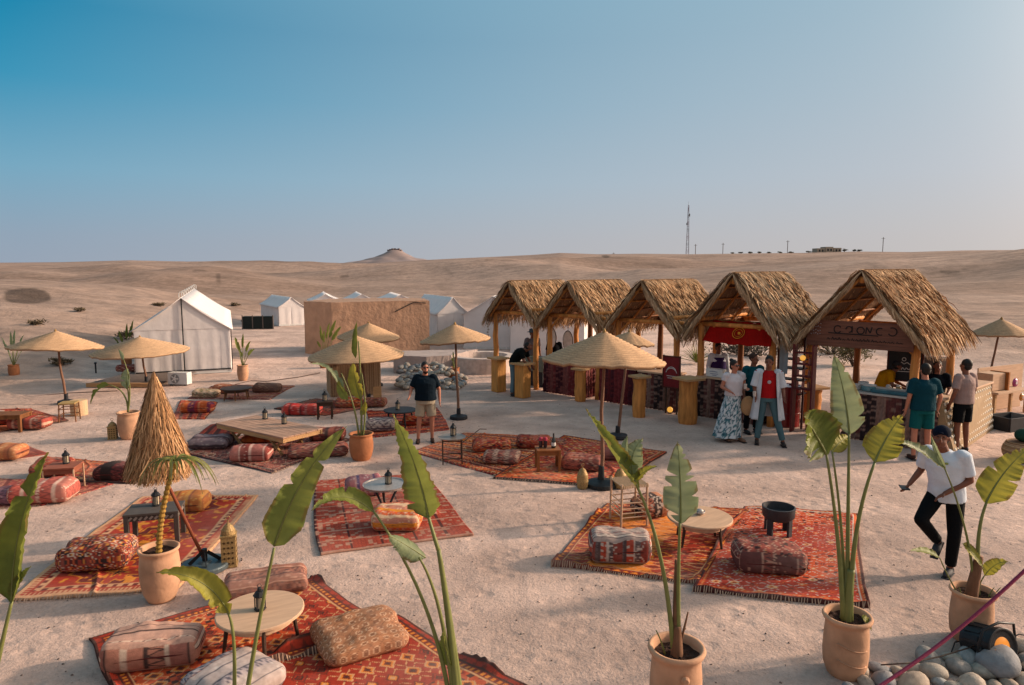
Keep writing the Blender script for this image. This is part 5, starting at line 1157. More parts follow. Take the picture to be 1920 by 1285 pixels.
rug('dark red rug showing behind the pallet table', q4((350, 832), (480, 806), (470, 785), (395, 798)), stripes(PD, [(.1, 0), (.05, 1), (.1, 5)], True, 5), .03, z=.02, seed=10, fringe=False)
rug('brownish red rug far back, in front of the round brown table', q4((350, 749), (505, 750), (552, 724), (405, 722)), stripes(PM, [(.15, 0), (.05, 1), (.12, 4), (.04, 5)], False, 6), .03, seed=11, fringe=False)
rug('small red rug under the purple and orange pouf beside the folded parasol', q4((322, 787), (385, 787), (410, 756), (340, 752)), stripes(PR, [(.12, 0), (.04, 1), (.1, 5)], True, 7), .03, seed=12, fringe=False)
rug('dark red rug under the bright red fringed pouf, left of the potted banana', q4((512, 768), (612, 781), (720, 760), (590, 749)), tribal(PD, .25, .2, 10.0, border=.1), .025, seed=13, fringe=False)
rug('striped red rug behind the legs of the man in the navy shirt', q4((692, 822), (846, 808), (820, 766), (690, 772)), stripes(PR, [(.1, 0), (.05, 5), (.04, 2), (.1, 0), (.05, 1)], False, 8), .022, seed=14, fringe=False)
rug('red rug cut by the left edge, below the leftmost parasol', q4((-60, 822), (130, 790), (58, 768), (-50, 770)), tribal(PR, .3, .25, 11.0, border=.1), .025, seed=15, fringe=False)
rug('small brown red rug at the left edge under the orange pouf', q4((-40, 872), (88, 852), (42, 834), (-30, 836)), stripes(PM, [(.1, 0), (.05, 1)], True, 9), .03, seed=16, fringe=False)
rug('pinkish red fringed rug under the pink striped pouf, left edge', q4((-60, 958), (75, 950), (215, 910), (-10, 898)), stripes([P('#b8453c', .66), P('#c9705c', .66), PR[5], PR[3]], [(.12, 0), (.1, 1), (.04, 2)], True, 10), .018, seed=17)
rug('dark red patterned rug under the small pale-legged table, left', q4((90, 905), (250, 908), (245, 872), (120, 862)), tribal(PR, .3, .3, 12.0, border=.12), .022, z=.024, seed=18, fringe=False)

# ---------------------------------------------------------------- floor cushions
PB = pal('#c89a86', '#ba7c68', '#4a3432', '#dabea8', '#a8685a', '#3c2c2c')
PG = pal('#b39c92', '#8f3a30', '#4c3a3c', '#cdb8aa', '#b8452f', '#6a5a5a')
def cu(label, px, py, rz, size, pat_, **kw): cushion(label, G(px, py), radians(rz), size, pat_, seed=px * .37, **kw)
cu('pink beige pouf with thin dark lines, bottom left corner of the orange kilim', 292, 1243, 13, (.80, .42, .27), two_part(stripes(PB, [(.10, 0), (.02, 5), (.07, 0), (.008, 2), (.14, 0), (.01, 3)], False, 1, .0), stripes(PB, [(.11, 1), (.012, 2), (.04, 3), (.012, 2), (.12, 1), (.05, 5), (.13, 1), (.04, 3), (.14, 4), (.012, 2)], True, 1, .0), .80, .42), n=44)
cu('tan cushion with rows of small ringed flowers, right of the round wooden table', 674, 1212, 30, (.80, .72, .19), arcs(pal('#ab7350', '#8e5c40', '#5c3424', '#d2a684'), 2), n=60, seam=False)
cu('cream cushion with blue and black stripes, cut by the bottom edge', 440, 1300, -35, (.66, .66, .20), stripes(pal('#c3b1aa', '#b8a8a8', '#39465c', '#d2c4bc', '#9a6a60', '#2f3a4c'), [(.14, 0), (.012, 2), (.09, 1), (.008, 4), (.11, 0), (.02, 5)], True, 3, .1), n=44, seam=False)
cu('long dusty pink cushion behind the round wooden table', 500, 1112, 20, (.86, .40, .20), stripes(pal('#9c6656', '#85503f', '#6e4a44', '#b98a76', '#7c3b32'), [(.10, 0), (.03, 1), (.02, 3), (.12, 0), (.02, 2)], False, 4, .5), n=36, seam=False)
cu('lumpy black, white and red patterned cushion on the diamond-shaped rug', 186, 1062, 10, (.76, .55, .28), tribal(pal('#8a3026', '#c05a34', '#2a1c20', '#c9b4a0', '#d08a3c', '#57201f'), .09, .07, 21.0, mode=1, border=0, rings=(.25, .5, .75, .95)), n=44, puff=.6, seam=False)
cu('orange yellow cushion behind the carved table on the diamond-shaped rug', 350, 958, 5, (.62, .38, .22), stripes(pal('#c9701e', '#d99034', '#8a3a1a', '#e0a850'), [(.1, 0), (.06, 1), (.03, 2)], True, 6), n=22)
cu('pink and purple striped round cushion left of the silver tray table', 683, 928, 15, (.58, .42, .26), stripes(pal('#a8626a', '#c08a84', '#4c3c6c', '#c9a8a4', '#b85a50'), [(.1, 0), (.04, 1), (.03, 2), (.08, 0)], True, 7), n=26, seam=False)
cu('bright orange pouf with a yellow and pink top, in front of the silver tray table', 746, 990, 0, (.66, .50, .24), stripes(pal('#d2561f', '#dd8a2c', '#c9826a', '#e8c09a', '#d0481a'), [(.09, 0), (.07, 1), (.09, 2), (.05, 3)], False, 8, .5), n=34, puff=.45)
cu('pouf with pale woven top and red grey striped sides, in front of the ladder stool', 1161, 1050, -4, (.72, .46, .33), two_part(stripes(PG, [(.05, 0), (.012, 5), (.03, 3), (.012, 2), (.04, 0), (.01, 1)], False, 9, .5), stripes(PG, [(.05, 1), (.03, 5), (.03, 2), (.07, 4), (.02, 3), (.06, 5), (.05, 1)], True, 9, .8), .72, .46), n=46)
cu('brown red worn pouf with side stripes, in front of the dark brazier', 1441, 1068, -6, (.80, .52, .28), two_part(tribal(PM, .10, .08, 22.0, mode=1, border=0, rings=(.2, .3, .4, .5)), stripes(PM, [(.12, 5), (.02, 3), (.1, 0), (.015, 3), (.14, 5)], True, 3, .4), .80, .52), n=40)
cu('reddish pouf with a black white stripe, behind the ladder stool', 1218, 968, 20, (.48, .40, .26), stripes(pal('#a8604a', '#b87a5a', '#241c20', '#c9b4a4', '#8a3a30'), [(.14, 0), (.05, 2), (.03, 3), (.05, 2), (.1, 1)], True, 10), n=24, seam=False)
cu('dusty pink cushion left of the small red drinks table', 941, 868, -6, (.68, .46, .18), stripes(PM, [(.1, 3), (.04, 0), (.08, 1)], True, 11), n=24)
cu('mottled red cushion behind the dusty pink one, centre', 922, 846, 3, (.75, .42, .2), tribal(PR, .12, .1, 23.0, border=0), n=24)
cu('dark red cushion behind the small red drinks table', 1000, 840, -5, (.66, .42, .2), tribal(PD, .14, .1, 24.0, border=0), n=22)
cu('brownish mauve cushion right of the small red drinks table', 1092, 880, -12, (.72, .48, .21), tribal(PM, .1, .1, 25.0, border=0), n=24)
cu('dark mauve cushion behind the large parasol pole', 1152, 862, -8, (.5, .4, .18), stripes(PM, [(.1, 0), (.1, 5)], True, 12), n=18)
cu('red pouf with two pale stripes on its side, in front of the pallet table', 472, 864, 5, (.72, .40, .24), stripes(pal('#b06a60', '#c08a7c', '#6a3230', '#d8b0a0', '#8a3a34'), [(.2, 0), (.03, 3), (.16, 4), (.03, 3)], True, 13, .1), n=30)
cu('dark grey flat cushion left of the pallet table', 396, 840, 3, (.78, .52, .2), stripes(pal('#7c6a70', '#6a5058', '#3c3038', '#9a8a88'), [(.16, 0), (.1, 1), (.05, 2)], False, 14), n=24, seam=False)
cu('long brown red cushion right of the pallet table, nearer the camera', 598, 856, 12, (1.1, .42, .2), tribal(PM, .16, .12, 26.0, border=0), n=24, seam=False)
cu('mauve cushion tucked behind the right end of the pallet table', 615, 826, 6, (.7, .4, .22), stripes(PM, [(.12, 0), (.05, 2), (.1, 1)], True, 15), n=20)
cu('orange cushion under the pallet table', 500, 828, 8, (.95, .5, .12), stripes(pal('#c9601e', '#b84a1a', '#7a2a14', '#dd9a50'), [(.1, 0), (.05, 1), (.03, 2)], True, 16), n=18, seam=False)
cu('cream pouf with a leafy green mark, left of the round brown table', 388, 746, 0, (.68, .4, .2), tribal(pal('#c4a284', '#a8876a', '#5c6a4a', '#d8c0a4', '#b8906a', '#8a6a50'), .2, .2, 27.0, border=0), n=18)
cu('orange pink pouf directly left of the round brown table', 418, 738, 0, (.5, .35, .22), stripes(pal('#c9805c', '#b8603c', '#8a4030', '#dca888'), [(.12, 0), (.06, 1)], True, 17), n=16)
cu('dark brown cushion right of the round brown table', 501, 736, 2, (.78, .4, .22), tribal(pal('#7c5444', '#6a4236', '#3c2824', '#a0785c', '#8a5a40', '#55322a'), .15, .12, 28.0, border=0), n=18)
cu('purple and orange pouf on the small red rug', 371, 774, 2, (.78, .38, .24), stripes(pal('#a8342c', '#c95a24', '#5c2a4a', '#d88a5c', '#7c2a4c'), [(.14, 4), (.1, 0), (.04, 3), (.16, 1)], True, 18), n=20)
cu('bright red pouf with a fringed pale edge, left of the lantern table', 567, 778, -2, (.92, .42, .22), stripes(pal('#b8262c', '#c93c34', '#5c1a20', '#dc8a80'), [(.1, 0), (.03, 3), (.12, 1), (.03, 2)], True, 19), n=22)
cu('red patterned cushion behind the lantern table', 655, 764, 4, (.7, .36, .2), tribal(PR, .14, .1, 29.0, border=0), n=16)
cu('brown orange cushion right of the lantern table, beside the potted banana', 703, 763, 2, (.6, .34, .2), stripes(PM, [(.14, 1), (.08, 4)], True, 20), n=16)
cu('cream and grey cushion on the striped red rug, behind the tall centre leaf', 716, 808, 0, (.64, .4, .24), stripes(pal('#c2aca0', '#a08c88', '#5c5058', '#d8c8bc'), [(.16, 0), (.1, 1), (.05, 2)], False, 21), n=20)
cu('red cushion behind the left leg of the man in the navy shirt', 785, 797, 0, (.7, .4, .2), tribal(PR, .14, .12, 30.0, border=0), n=16)
cu('pink red pouf with broad pale stripes, left edge of the photo', 84, 940, 10, (.86, .52, .27), stripes(pal('#c0584a', '#b86a5c', '#8a3c38', '#dcb4a0', '#a84a40'), [(.18, 0), (.05, 3), (.14, 1), (.05, 3)], True, 22, .1), n=34, seam=False)
cu('greyish purple end cushion left of the pink striped pouf', 22, 944, 15, (.5, .4, .2), stripes(pal('#8a5c68', '#7c4a58', '#4a3040', '#b08a8c'), [(.1, 0), (.06, 1)], True, 23), n=18, seam=False)
cu('dark purple cushion left of the small pale-legged table', 100, 892, 8, (.62, .40, .25), tribal(PD, .12, .1, 31.0, border=0), n=20)
cu('dark maroon cushion with a black end, left of the folded parasol', 220, 900, -2, (.64, .42, .24), stripes(pal('#6a2a2c', '#5a2226', '#1c1418', '#8a5048', '#3c1a20'), [(.2, 2), (.14, 0), (.1, 1)], True, 24), n=22)
cu('orange brown cushion at the left edge on the small rug', 14, 861, 2, (.62, .42, .24), stripes(pal('#c07848', '#b0623c', '#8a4a30', '#d8a070'), [(.14, 0), (.08, 1), (.04, 2)], True, 25), n=18)
cu('red pouf with pale stripes on the rug under the leftmost parasol', 57, 804, 2, (.80, .42, .24), stripes(pal('#a83c30', '#b8523c', '#3c2024', '#d8a890'), [(.05, 2), (.14, 0), (.05, 3), (.14, 1)], True, 26), n=20)
cu('dark red cushion cut by the left edge, beside the low table', 0, 796, 2, (.7, .42, .22), tribal(PD, .14, .12, 32.0, border=0), n=16)
cushion('long red and brown bench cushion on the deck beside the white tent', G(232, 706) + Vector((0, .3, .1)), .0, (.7, .4, .2), stripes(PM, [(.14, 0), (.08, 5)], True, 27), n=14, seam=False)

# ---------------------------------------------------------------- tables, stools
def round_table(label, px, py, zt, r, nl=4, m=None, lm=None, thick=.03, apron=True, splay=.05, name='round_table', grp=None, leg_r=.018):
    c = G(px, py, zt); t = thing(name, label, 'table', (c.x, c.y, 0), random.uniform(.3, .9), grp); m = m or M_ply
    mb = MB(); mb.lathe([(r - .01, zt - thick), (r, zt - thick + .006), (r, zt - .006), (r - .008, zt)], 44); mb.build('tabletop', m, t)
    if apron: mb = MB(); mb.lathe([(r * .78, zt - .1), (r * .78, zt - thick - .001)], 30); mb.build('apron', m, t)
    for k_ in range(nl):
        a = 2 * pi * k_ / nl; mb = MB(); mb.tube([(cos(a) * (r * .72), sin(a) * (r * .72), zt - thick - .001), (cos(a) * (r * .72 + splay), sin(a) * (r * .72 + splay), 0.02)], [leg_r * 1.2, leg_r * .8], 8); mb.build('leg', lm or M_darkwood, t)
    return t, Vector((c.x, c.y, zt))
_, pT1 = round_table('round pale wooden table with a single black lantern on the near orange kilim', 488, 1143, .40, .385, lm=M_darkwood)
_, pT2 = round_table('round pale wooden table with a silver bowl, beside the dark brazier', 1312, 968, .37, .405, lm=M_darkwood)
_, pT12 = round_table('small round brown table between poufs on the far rug', 443, 727, .33, .40, 6, M_darkwood, M_log2)
_, pT10 = round_table('round dark tray table with dark legs behind the man in the navy shirt', 750, 768, .40, .36, 4, M_dark, M_dark, apron=False)
t, pT4 = round_table('hammered silver tray on crossed dark legs, centre of the dark red rug', 722, 910, .36, .31, 3, M_silver, M_dark, .012, False, -.18, 'tray_table')
mb = MB(); mb.lathe([(.315, .365), (.322, .385), (.31, .38), (.3, .362)], 40); mb.build('rim', M_silver, t)
def rect_table(label, px, py, zt, w, d, rz, m, leg=.04, carved=False, lm=None, name='low_table', grp=None, plankn=0):
    c = G(px, py, zt); t = thing(name, label, 'table', (c.x, c.y, 0), rz, grp)
    if plankn:
        for k_ in range(plankn): mb = MB(); y = -d / 2 + d * (k_ + .5) / plankn; mb.box((0, y, zt - .015), (w, d / plankn - .006, .03)); mb.build('plank', m, t, bevel=.003)
    else: mb = MB(); mb.box((0, 0, zt - .015), (w, d, .03)); mb.build('tabletop', m, t, bevel=.004)
    mb = MB()
    for s_ in (-1, 1): mb.box((0, s_ * (d / 2 - .03), zt - .065), (w - .04, .02, .07)); mb.box((s_ * (w / 2 - .03), 0, zt - .066), (.02, d - .1, .068))
    mb.build('apron', m, t)
    if carved:
        mb = MB(); n_ = 9
        for s_ in (-1, 1):
            for k_ in range(n_): x = -w / 2 + .05 + (w - .1) * (k_ + .5) / n_; mb.box((x, s_ * (d / 2 - .018), zt - .065), (.026, .012, .05), M=Matrix.Rotation(.785, 3, 'Y'))
            for k_ in range(6): y = -d / 2 + .06 + (d - .12) * (k_ + .5) / 6; mb.box((s_ * (w / 2 - .018), y, zt - .065), (.012, .026, .05), M=Matrix.Rotation(.785, 3, 'X'))
        mb.build('carving', mat('carved_pale', P('#a3968c', .7)), t)
    for sx_ in (-1, 1):
        for sy_ in (-1, 1): mb = MB(); mb.box((sx_ * (w / 2 - leg / 2 - .005), sy_ * (d / 2 - leg / 2 - .005), (zt - .03) / 2), (leg, leg, zt - .032)); mb.build('leg', lm or m, t, bevel=.003)
    return t, Vector((c.x, c.y, zt))
_, pT3 = rect_table('carved dark grey rectangular table on the diamond-shaped rug, behind the palm trunk', 290, 952, .44, .64, .42, .25, mat('dark_carved', P('#5e544e', .65), rough=.7, var=.25), .055, True)
_, pT7 = rect_table('small square orange-brown drinks table with a black bottle and red glasses', 1027, 840, .40, .42, .34, .1, mat('varnished', P('#9a5f34', .72), rough=.5, var=.3), .045)
_, pT11 = rect_table('small dark square table with a lantern, behind the bright red fringed pouf', 609, 752, .42, .36, .3, .2, M_darkwood, .04)
_, pT13 = rect_table('small table with thin pale legs and a black lantern, left of the maroon cushion', 118, 872, .42, .46, .4, .2, mat('pinkish_top', P('#9c5a44', .7)), .022, lm=M_ply)
_, pT15 = rect_table('low brown table cut by the left edge on the red rug', 12, 775, .38, .80, .45, .1, M_log2, .06)
t = thing('rod_table', 'small square rod-legged table with a black lantern and round tray, left of the pouf group', 'table', G(848, 868) , .12); rb = Vector(t.location)
mb = MB(); w_ = .17
for sx_ in (-1, 1):
    for sy_ in (-1, 1): mb = MB(); mb.tube([(sx_ * w_, sy_ * w_, 0.02), (sx_ * w_, sy_ * w_, .46)], .011, 7); mb.build('leg', M_darkwood, t)
mb = MB()
for z in (.12, .44):
    for s_ in (-1, 1): mb.beam((-w_, s_ * w_, z), (w_, s_ * w_, z), .016, .016); mb.beam((s_ * w_, -w_, z), (s_ * w_, w_, z), .016, .016)
mb.build('rail', M_darkwood, t); mb = MB(); mb.lathe([(.2, .46), (.24, .468), (.25, .485), (.24, .48), (.2, .47)], 30); mb.build('tray', mat('tray_metal', P('#a89a90', .8), rough=.35, metal=.6), t)
# pallet table with trestles
c = [G(*p_, .42) for p_ in ((405, 792), (533, 823), (603, 801), (480, 779))]
ctr = sum(c, Vector()) / 4; ux = ((c[1] - c[0]) + (c[2] - c[3])) / 2; uy = ((c[3] - c[0]) + (c[2] - c[1])) / 2; Wp, Dp = ux.length, uy.length
t = thing('pallet_table', 'low pale plank table on crossed trestles with two black lanterns, left of centre', 'table', (ctr.x, ctr.y, 0), math.atan2(ux.y, ux.x)); n_ = 7
for k_ in range(n_): mb = MB(); mb.box((0, -Dp / 2 + Dp * (k_ + .5) / n_, .405), (Wp * random.uniform(.99, 1.0), Dp / n_ - .006, .028)); mb.build('plank', mat('worn_pallet', P('#b8917a', .74), rough=.8, var=.3, scale=4, stretch=(1, 7, 7), bump=.002, bscale=30), t, bevel=.003)
mb = MB()
for s_ in (-1, 1): mb.box((0, s_ * (Dp / 2 - .03), .35), (Wp - .02, .035, .075))
for s_ in (-1, 0, 1): mb.box((s_ * (Wp / 2 - .04), 0, .35), (.04, Dp - .1, .073))
mb.build('frame', M_plank, t)
for s_ in (-1, 1):
    mb = MB()
    for y_ in (-1, 1): mb.beam((s_ * Wp * .3 - .2, y_ * Dp * .3, .03), (s_ * Wp * .3 + .2, y_ * Dp * .3 - .002 * y_, .31), .045, .035); mb.beam((s_ * Wp * .3 + .2, y_ * Dp * .3 - .04, .03), (s_ * Wp * .3 - .2, y_ * Dp * .3 - .04, .31), .045, .035)
    mb.build('trestle', M_plank, t)
ptt = lambda px, py: G(px, py, .42)
# brazier
bc = G(1458, 1003); t = thing('brazier', 'dark round cast bowl on three broad legs on the white-flowered rug', 'brazier', bc)
mb = MB(); r = .23; mb.lathe([(r * .5, .25), (r * .82, .26), (r * .98, .31), (r, .42), (r * 1.02, .45), (r * .93, .455), (r * .9, .42), (r * .85, .34), (r * .5, .31), (.02, .3)], 36); t.scale = (.9, .9, .86); ang_smooth(mb.build('bowl', mat('cast_iron', (.035, .035, .04), rough=.55, var=.3, bump=.002, bscale=60), t), 40)
for k_ in range(4): a = k_ * pi / 2 + .6; mb = MB(); mb.box((cos(a) * r * .82, sin(a) * r * .82, .15), (.035, .085, .28), rz=a, taper=1.0); mb.build('leg', mat('cast_iron'), t, bevel=.004)
# ladder stool
t = thing('ladder_stool', 'tall pale wooden stool with many rungs behind the striped pouf', 'stool', G(1178, 982), .25); w_ = .19; hS = .60
for sx_ in (-1, 1):
    for sy_ in (-1, 1): mb = MB(); mb.tube([(sx_ * w_, sy_ * w_, 0.03), (sx_ * w_ * .95, sy_ * w_ * .95, hS + .02)], .017, 8); mb.build('leg', M_ply, t, smooth=False)
for z in (.16, .22, .28, .36):
    for s_ in (-1, 1): mb = MB(); mb.tube([(-w_, s_ * w_, z), (w_, s_ * w_, z)], .009, 6); mb.tube([(s_ * w_, -w_, z + .02), (s_ * w_, w_, z + .02)], .009, 6); mb.build('rung', M_ply, t)
mb = MB()
for k_ in range(16): q = -.2 + .4 * (k_ + .5) / 16; mb.tube([(q, -.2, hS - .03), (q, -.2, hS), (q, .2, hS), (q, .2, hS - .03)], .011, 5, col=tuple(SC[2]))
mb.build('woven_seat', M_straw, t, vcol=True)
def rattan(label, px, py, w=.34, h=.42, solid=False):
    t = thing('rattan_stool', label, 'stool', G(px, py), .3, 'rattan stools under the leftmost parasol')
    if solid: mb = MB(); mb.lathe([(w / 2, 0.0), (w / 2 * 1.02, h * .5), (w / 2, h)], 22, col=tuple(SC[2])); mb.build('woven_body', M_straw, t, vcol=True); return
    for sx_ in (-1, 1):
        for sy_ in (-1, 1): mb = MB(); mb.tube([(sx_ * w / 2, sy_ * w / 2, 0), (sx_ * w / 2 * .9, sy_ * w / 2 * .9, h)], .014, 6); mb.build('leg', M_log2, t)
    mb = MB()
    for z in (.15, .3):
        for s_ in (-1, 1): mb.tube([(-w / 2, s_ * w / 2, z), (w / 2, s_ * w / 2, z)], .01, 5); mb.tube([(s_ * w / 2, -w / 2, z), (s_ * w / 2, w / 2, z)], .01, 5)
    mb.build('rung', M_log2, t); mb = MB(); mb.box((0, 0, h), (w, w, .035)); mb.build('seat', mat('rush_seat', P('#b08f5a', .7), bump=.004, bscale=60), t, bevel=.008)
rattan('open-framed brown rattan stool at the foot of the leftmost parasol', 131, 789); rattan('solid woven straw stool behind the open rattan stool', 149, 778, .36, .36, True)

# ---------------------------------------------------------------- lanterns and small things
def lantern(label, loc, s=1.0, grp='small black glass lanterns'):
    t = thing('small_lantern', label, 'lantern', loc, .3, grp); mb = MB(); mb.lathe([(.05, 0), (.055, .008), (.05, .02)], 8); mb.lathe([(.055, .13), (.06, .14), (.035, .175), (.022, .18), (.02, .2), (.008, .215)], 8)
    for k_ in range(6): a = k_ * pi / 3; mb.tube([(cos(a) * .045, sin(a) * .045, .018), (cos(a) * .045, sin(a) * .045, .132)], .0045, 4)
    mb.tube([(.018 * cos(a), 0, .225 + .018 * sin(a)) for a in np.linspace(0, 2 * pi, 9)], .003, 4, cap=False); mb.build('frame', M_black, t)
    mb = MB(); mb.lathe([(.038, .021), (.038, .13)], 8); mb.build('glass_chimney', mat('pale_glass', P('#b8a890', .7), rough=.12, var=.1, spec=.6), t); t.scale = (s, s, s); return t
lantern('black lantern standing on the near round wooden table', pT1 + Vector((0, .0, .001)), 1.0)
lantern('black lantern on the carved dark table', pT3 + Vector((-.02, .08, .001)), 1.0); lantern('black lantern on the hammered silver tray', pT4 + Vector((.04, .05, .001)), 1.0); lantern('black lantern on the pallet table, left of the two', ptt(497, 786), 1.05); lantern('black lantern on the pallet table, right of the two', ptt(533, 795), 1.05)
lantern('black lantern on the small rod-legged table', rb + Vector((.02, .05, .487)), 1.1); lantern('black lantern on the dark tray table behind the navy shirt man', pT10 + Vector((-.05, 0, .001)), 1.0); lantern('black lantern on the dark square table behind the bright red pouf', pT11, 1.1); lantern('black lantern on the small pale-legged table', pT13 + Vector((0, .08, 0)), 1.0)
t = thing('wine_bottle', 'dark bottle on the small orange-brown drinks table', 'bottle', pT7 + Vector((.1, 0, 0))); mb = MB(); mb.lathe([(.036, 0), (.038, .01), (.038, .14), (.015, .19), (.013, .25), (.016, .255)], 14); mb.build('bottle_body', mat('bottle_glass', (.01, .014, .012), rough=.15, spec=.6), t, smooth=True); mb = MB(); mb.lathe([(.0385, .04), (.0385, .1)], 14); mb.build('paper_label', M_white, t)
for k_, (dx, lab) in enumerate(((-.12, 'left red-lidded glass on the small drinks table'), (-.04, 'right red-lidded glass on the small drinks table'))):
    t = thing('drink_glass', lab, 'glass', pT7 + Vector((dx, .04, 0)), group='glasses on the drinks table'); mb = MB(); mb.lathe([(.03, 0), (.033, .02), (.034, .12)], 12); mb.build('glass_body', mat('dark_drink', (.03, .015, .02), rough=.2, spec=.5), t); mb = MB(); mb.lathe([(.036, .12), (.036, .165), (.02, .18)], 12); mb.build('lid', mat('pink_lid', P('#c0455a', .75)), t)
t = thing('silver_bowl', 'small silver bowl on the round table beside the brazier', 'bowl', pT2 + Vector((.02, .06, .001))); mb = MB(); mb.lathe([(.03, 0), (.05, .015), (.065, .045), (.06, .045), (.045, .02), (.02, .01)], 22); mb.build('bowl_body', M_silver, t, smooth=True); mb = MB(); mb.ell((0, 0, .045), (.045, .045, .03), 14, 8); mb.build('lid', M_silver, t, smooth=True)
def brass(label, px, py, h, w, rnd=False):
    t = thing('brass_lantern', label, 'lantern', G(px, py), .3, 'pierced brass floor lanterns'); mb = MB()
    if rnd: mb.lathe([(w * .42, 0), (w * .5, .02), (w * .56, h * .3), (w * .5, h * .58), (w * .3, h * .76), (w * .1, h * .84)], 26)
    else: mb.box((0, 0, h * .31), (w, w, h * .60)); mb.box((0, 0, h * .63), (w * 1.08, w * 1.08, .02)); mb.box((0, 0, .012), (w * 1.08, w * 1.08, .022)); mb.lathe([(w * .5, h * .645), (w * .46, h * .73), (w * .25, h * .82), (w * .08, h * .86)], 18)
    mb.build('pierced_body', M_brass, t, bevel=.003); mb = MB(); mb.tube([(0, 0, h * .84), (0, 0, h * .93)], .006, 6); mb.tube([(.025 * cos(a), 0, h * .96 + .025 * sin(a)) for a in np.linspace(0, 2 * pi, 13)], .004, 5, cap=False); mb.build('ring_handle', M_brass, t)
    mb = MB(); n_ = 4
    for f_ in range(4):
        R_ = Matrix.Rotation(f_ * pi / 2, 3, 'Z')
        for i in range(3):
            for j in range(5):
                if rnd: continue
                p = R_ @ Vector(((i - 1) * w * .27, -w / 2 - .002, h * (.09 + .105 * j))); mb.box(p, (w * .13, .003, w * .13), M=R_ @ Matrix.Rotation(.785, 3, 'Y'))
    if mb.v: mb.build('pierced_hole', mat('hole_dark', P('#5a4020', .5)), t)['kind'] = 'stuff'
brass('square pierced brass lantern right of the folded parasol base', 431, 1060, .60, .165); brass('rounded pierced lantern left of the large parasol base', 1092, 916, .40, .17, True); brass('rounded pierced lantern behind the ladder stool', 1163, 915, .38, .19, True); brass('pierced lantern beside the pale pot, behind the folded parasol', 212, 823, .42, .16)
t = thing('bulb_lamp', 'small glowing round lamp at the foot of the dark cloth counter', 'lamp', G(1256, 776)); mb = MB(); mb.ell((0, 0, .1), (.07, .07, .07), 14, 9); mb.build('globe', mat('warm_globe', P('#e0b060', .8), rough=.4, emit=(hx('#ffb44a'), .4)), t, smooth=True); mb = MB(); mb.lathe([(.05, 0), (.05, .03), (.03, .04)], 12); mb.build('foot', M_black, t)
mb = MB(); mb.tube([G(865, 862) + Vector((0, 0, .3)), G(900, 815) + Vector((0, 0, .12)), G(912, 812) + Vector((0, 0, .08))], .009, 6); tag(mb.build('wooden_stick', M_darkwood, smooth=True), 'thin dark stick resting behind the rod-legged table', 'stick')
for pts, lab in (([(0, 746), (60, 744), (130, 738), (220, 734)], 'dark cable lying on the sand left of the leftmost parasol'), ([(500, 716), (560, 708), (600, 700)], 'dark cable on the sand beside the far rug'), ([(440, 722), (470, 715), (500, 716)], 'short cable on the sand behind the far rug')):
    mb = MB(); mb.tube([G(*p_) + Vector((0, 0, .012)) for p_ in pts], .012, 5); tag(mb.build('ground_cable', M_darkwood), lab, 'cable')
t = thing('path_light', 'short black path light on the deck left of the white tent', 'path light', G(180, 700)); mb = MB(); mb.tube([(0, 0, 0), (0, 0, .32)], .025, 8); mb.build('post', M_black, t); mb = MB(); mb.lathe([(.04, .32), (.05, .34), (.03, .37)], 10); mb.build('cap', M_black, t)
# right edge: wicker basket and green cushion
t = thing('wicker_basket', 'round brown wicker basket seat at the right edge', 'basket', G(1915, 864)); mb = MB()
for k_ in range(13): z = .02 + k_ * .026; r_ = .24 + .06 * sin(pi * k_ / 12); mb.tube([(r_ * cos(a), r_ * sin(a), z + .01) for a in np.linspace(0, 2 * pi, 31)], .016, 6, cap=False, col=tuple(SC[(k_ + 1) % 3] * .8))
mb.build('woven_side', M_straw, t, vcol=True, smooth=True); mb = MB(); mb.lathe([(.1, .36), (.26, .34), (.26, .32), (.25, .05)][::-1], 30); mb.build('liner', M_sheath, t)
mb = MB(); mb.ell((0, 0, .13), (.2, .17, .13), 18, 10); tag(mb.build('green_cushion', cloth('green_velvet', '#24463a', .7), loc=Vector(t.location) + Vector((.06, 0, .34)), smooth=True), 'dark green round cushion lying on the wicker basket', 'cushion')

# inside and around the stalls
def at_row(t_, n_, z): return row(t_, n_, z)
for k_, (px, py) in enumerate(((1034, 634), (1065, 640))):
    p = AT(px, py, row(1.0, 1.75).y); t = thing('oval_mirror', ['white oval mirror in a thin dark frame hanging in the second stall, left one', 'white oval mirror hanging in the second stall, right one'][k_], 'mirror', p, rz4, 'oval mirrors in the second stall')
    mb = MB(); mb.lathe([(.17, 0), (.17, .015)], 30, sy=1.7); o = mb.build('mirror_glass', mat('mirror_white', P('#e0dcd8', .9), rough=.5), t); o.rotation_euler = (pi / 2, 0, 0)
    mb = MB(); mb.tube([(.18 * cos(a), -.005, .305 * sin(a)) for a in np.linspace(0, 2 * pi, 33)], .014, 6, cap=False); mb.build('frame', M_darkwood, t); mb = MB(); mb.tube([(0, 0, .3), (0, 0, .62)], .006, 4); mb.build('cord', M_darkwood, t)
board('small_sign', 'small black sign with white marks hanging in the second stall', 'sign', row(1.42, 1.5, 1.72), rz4, .3, .3, mat('chalk_board'), [[(-.1, .2), (0, .24), (.1, .2)], [(-.1, .1), (.08, .1)]], white_p, frame=False)
board('clay_panel', 'brown wooden partition between the mirrors in the second stall', 'panel', row(1.08, 1.8, .95), rz4, .35, .75, M_log2, frame=False)
t = thing('hanging_baskets', 'string of small straw ornaments under the eave of the first stall', 'ornament', row(-2.1, -.1, 1.9), rz4); mb = MB(); g_ = random.Random(8)
mb.tube([(0, 0, .3), (0, 0, -.5)], .006, 4)
for k_ in range(9): mb.ell((g_.uniform(-.02, .02), 0, .25 - k_ * .085), (.035, .035, .03), 7, 5)
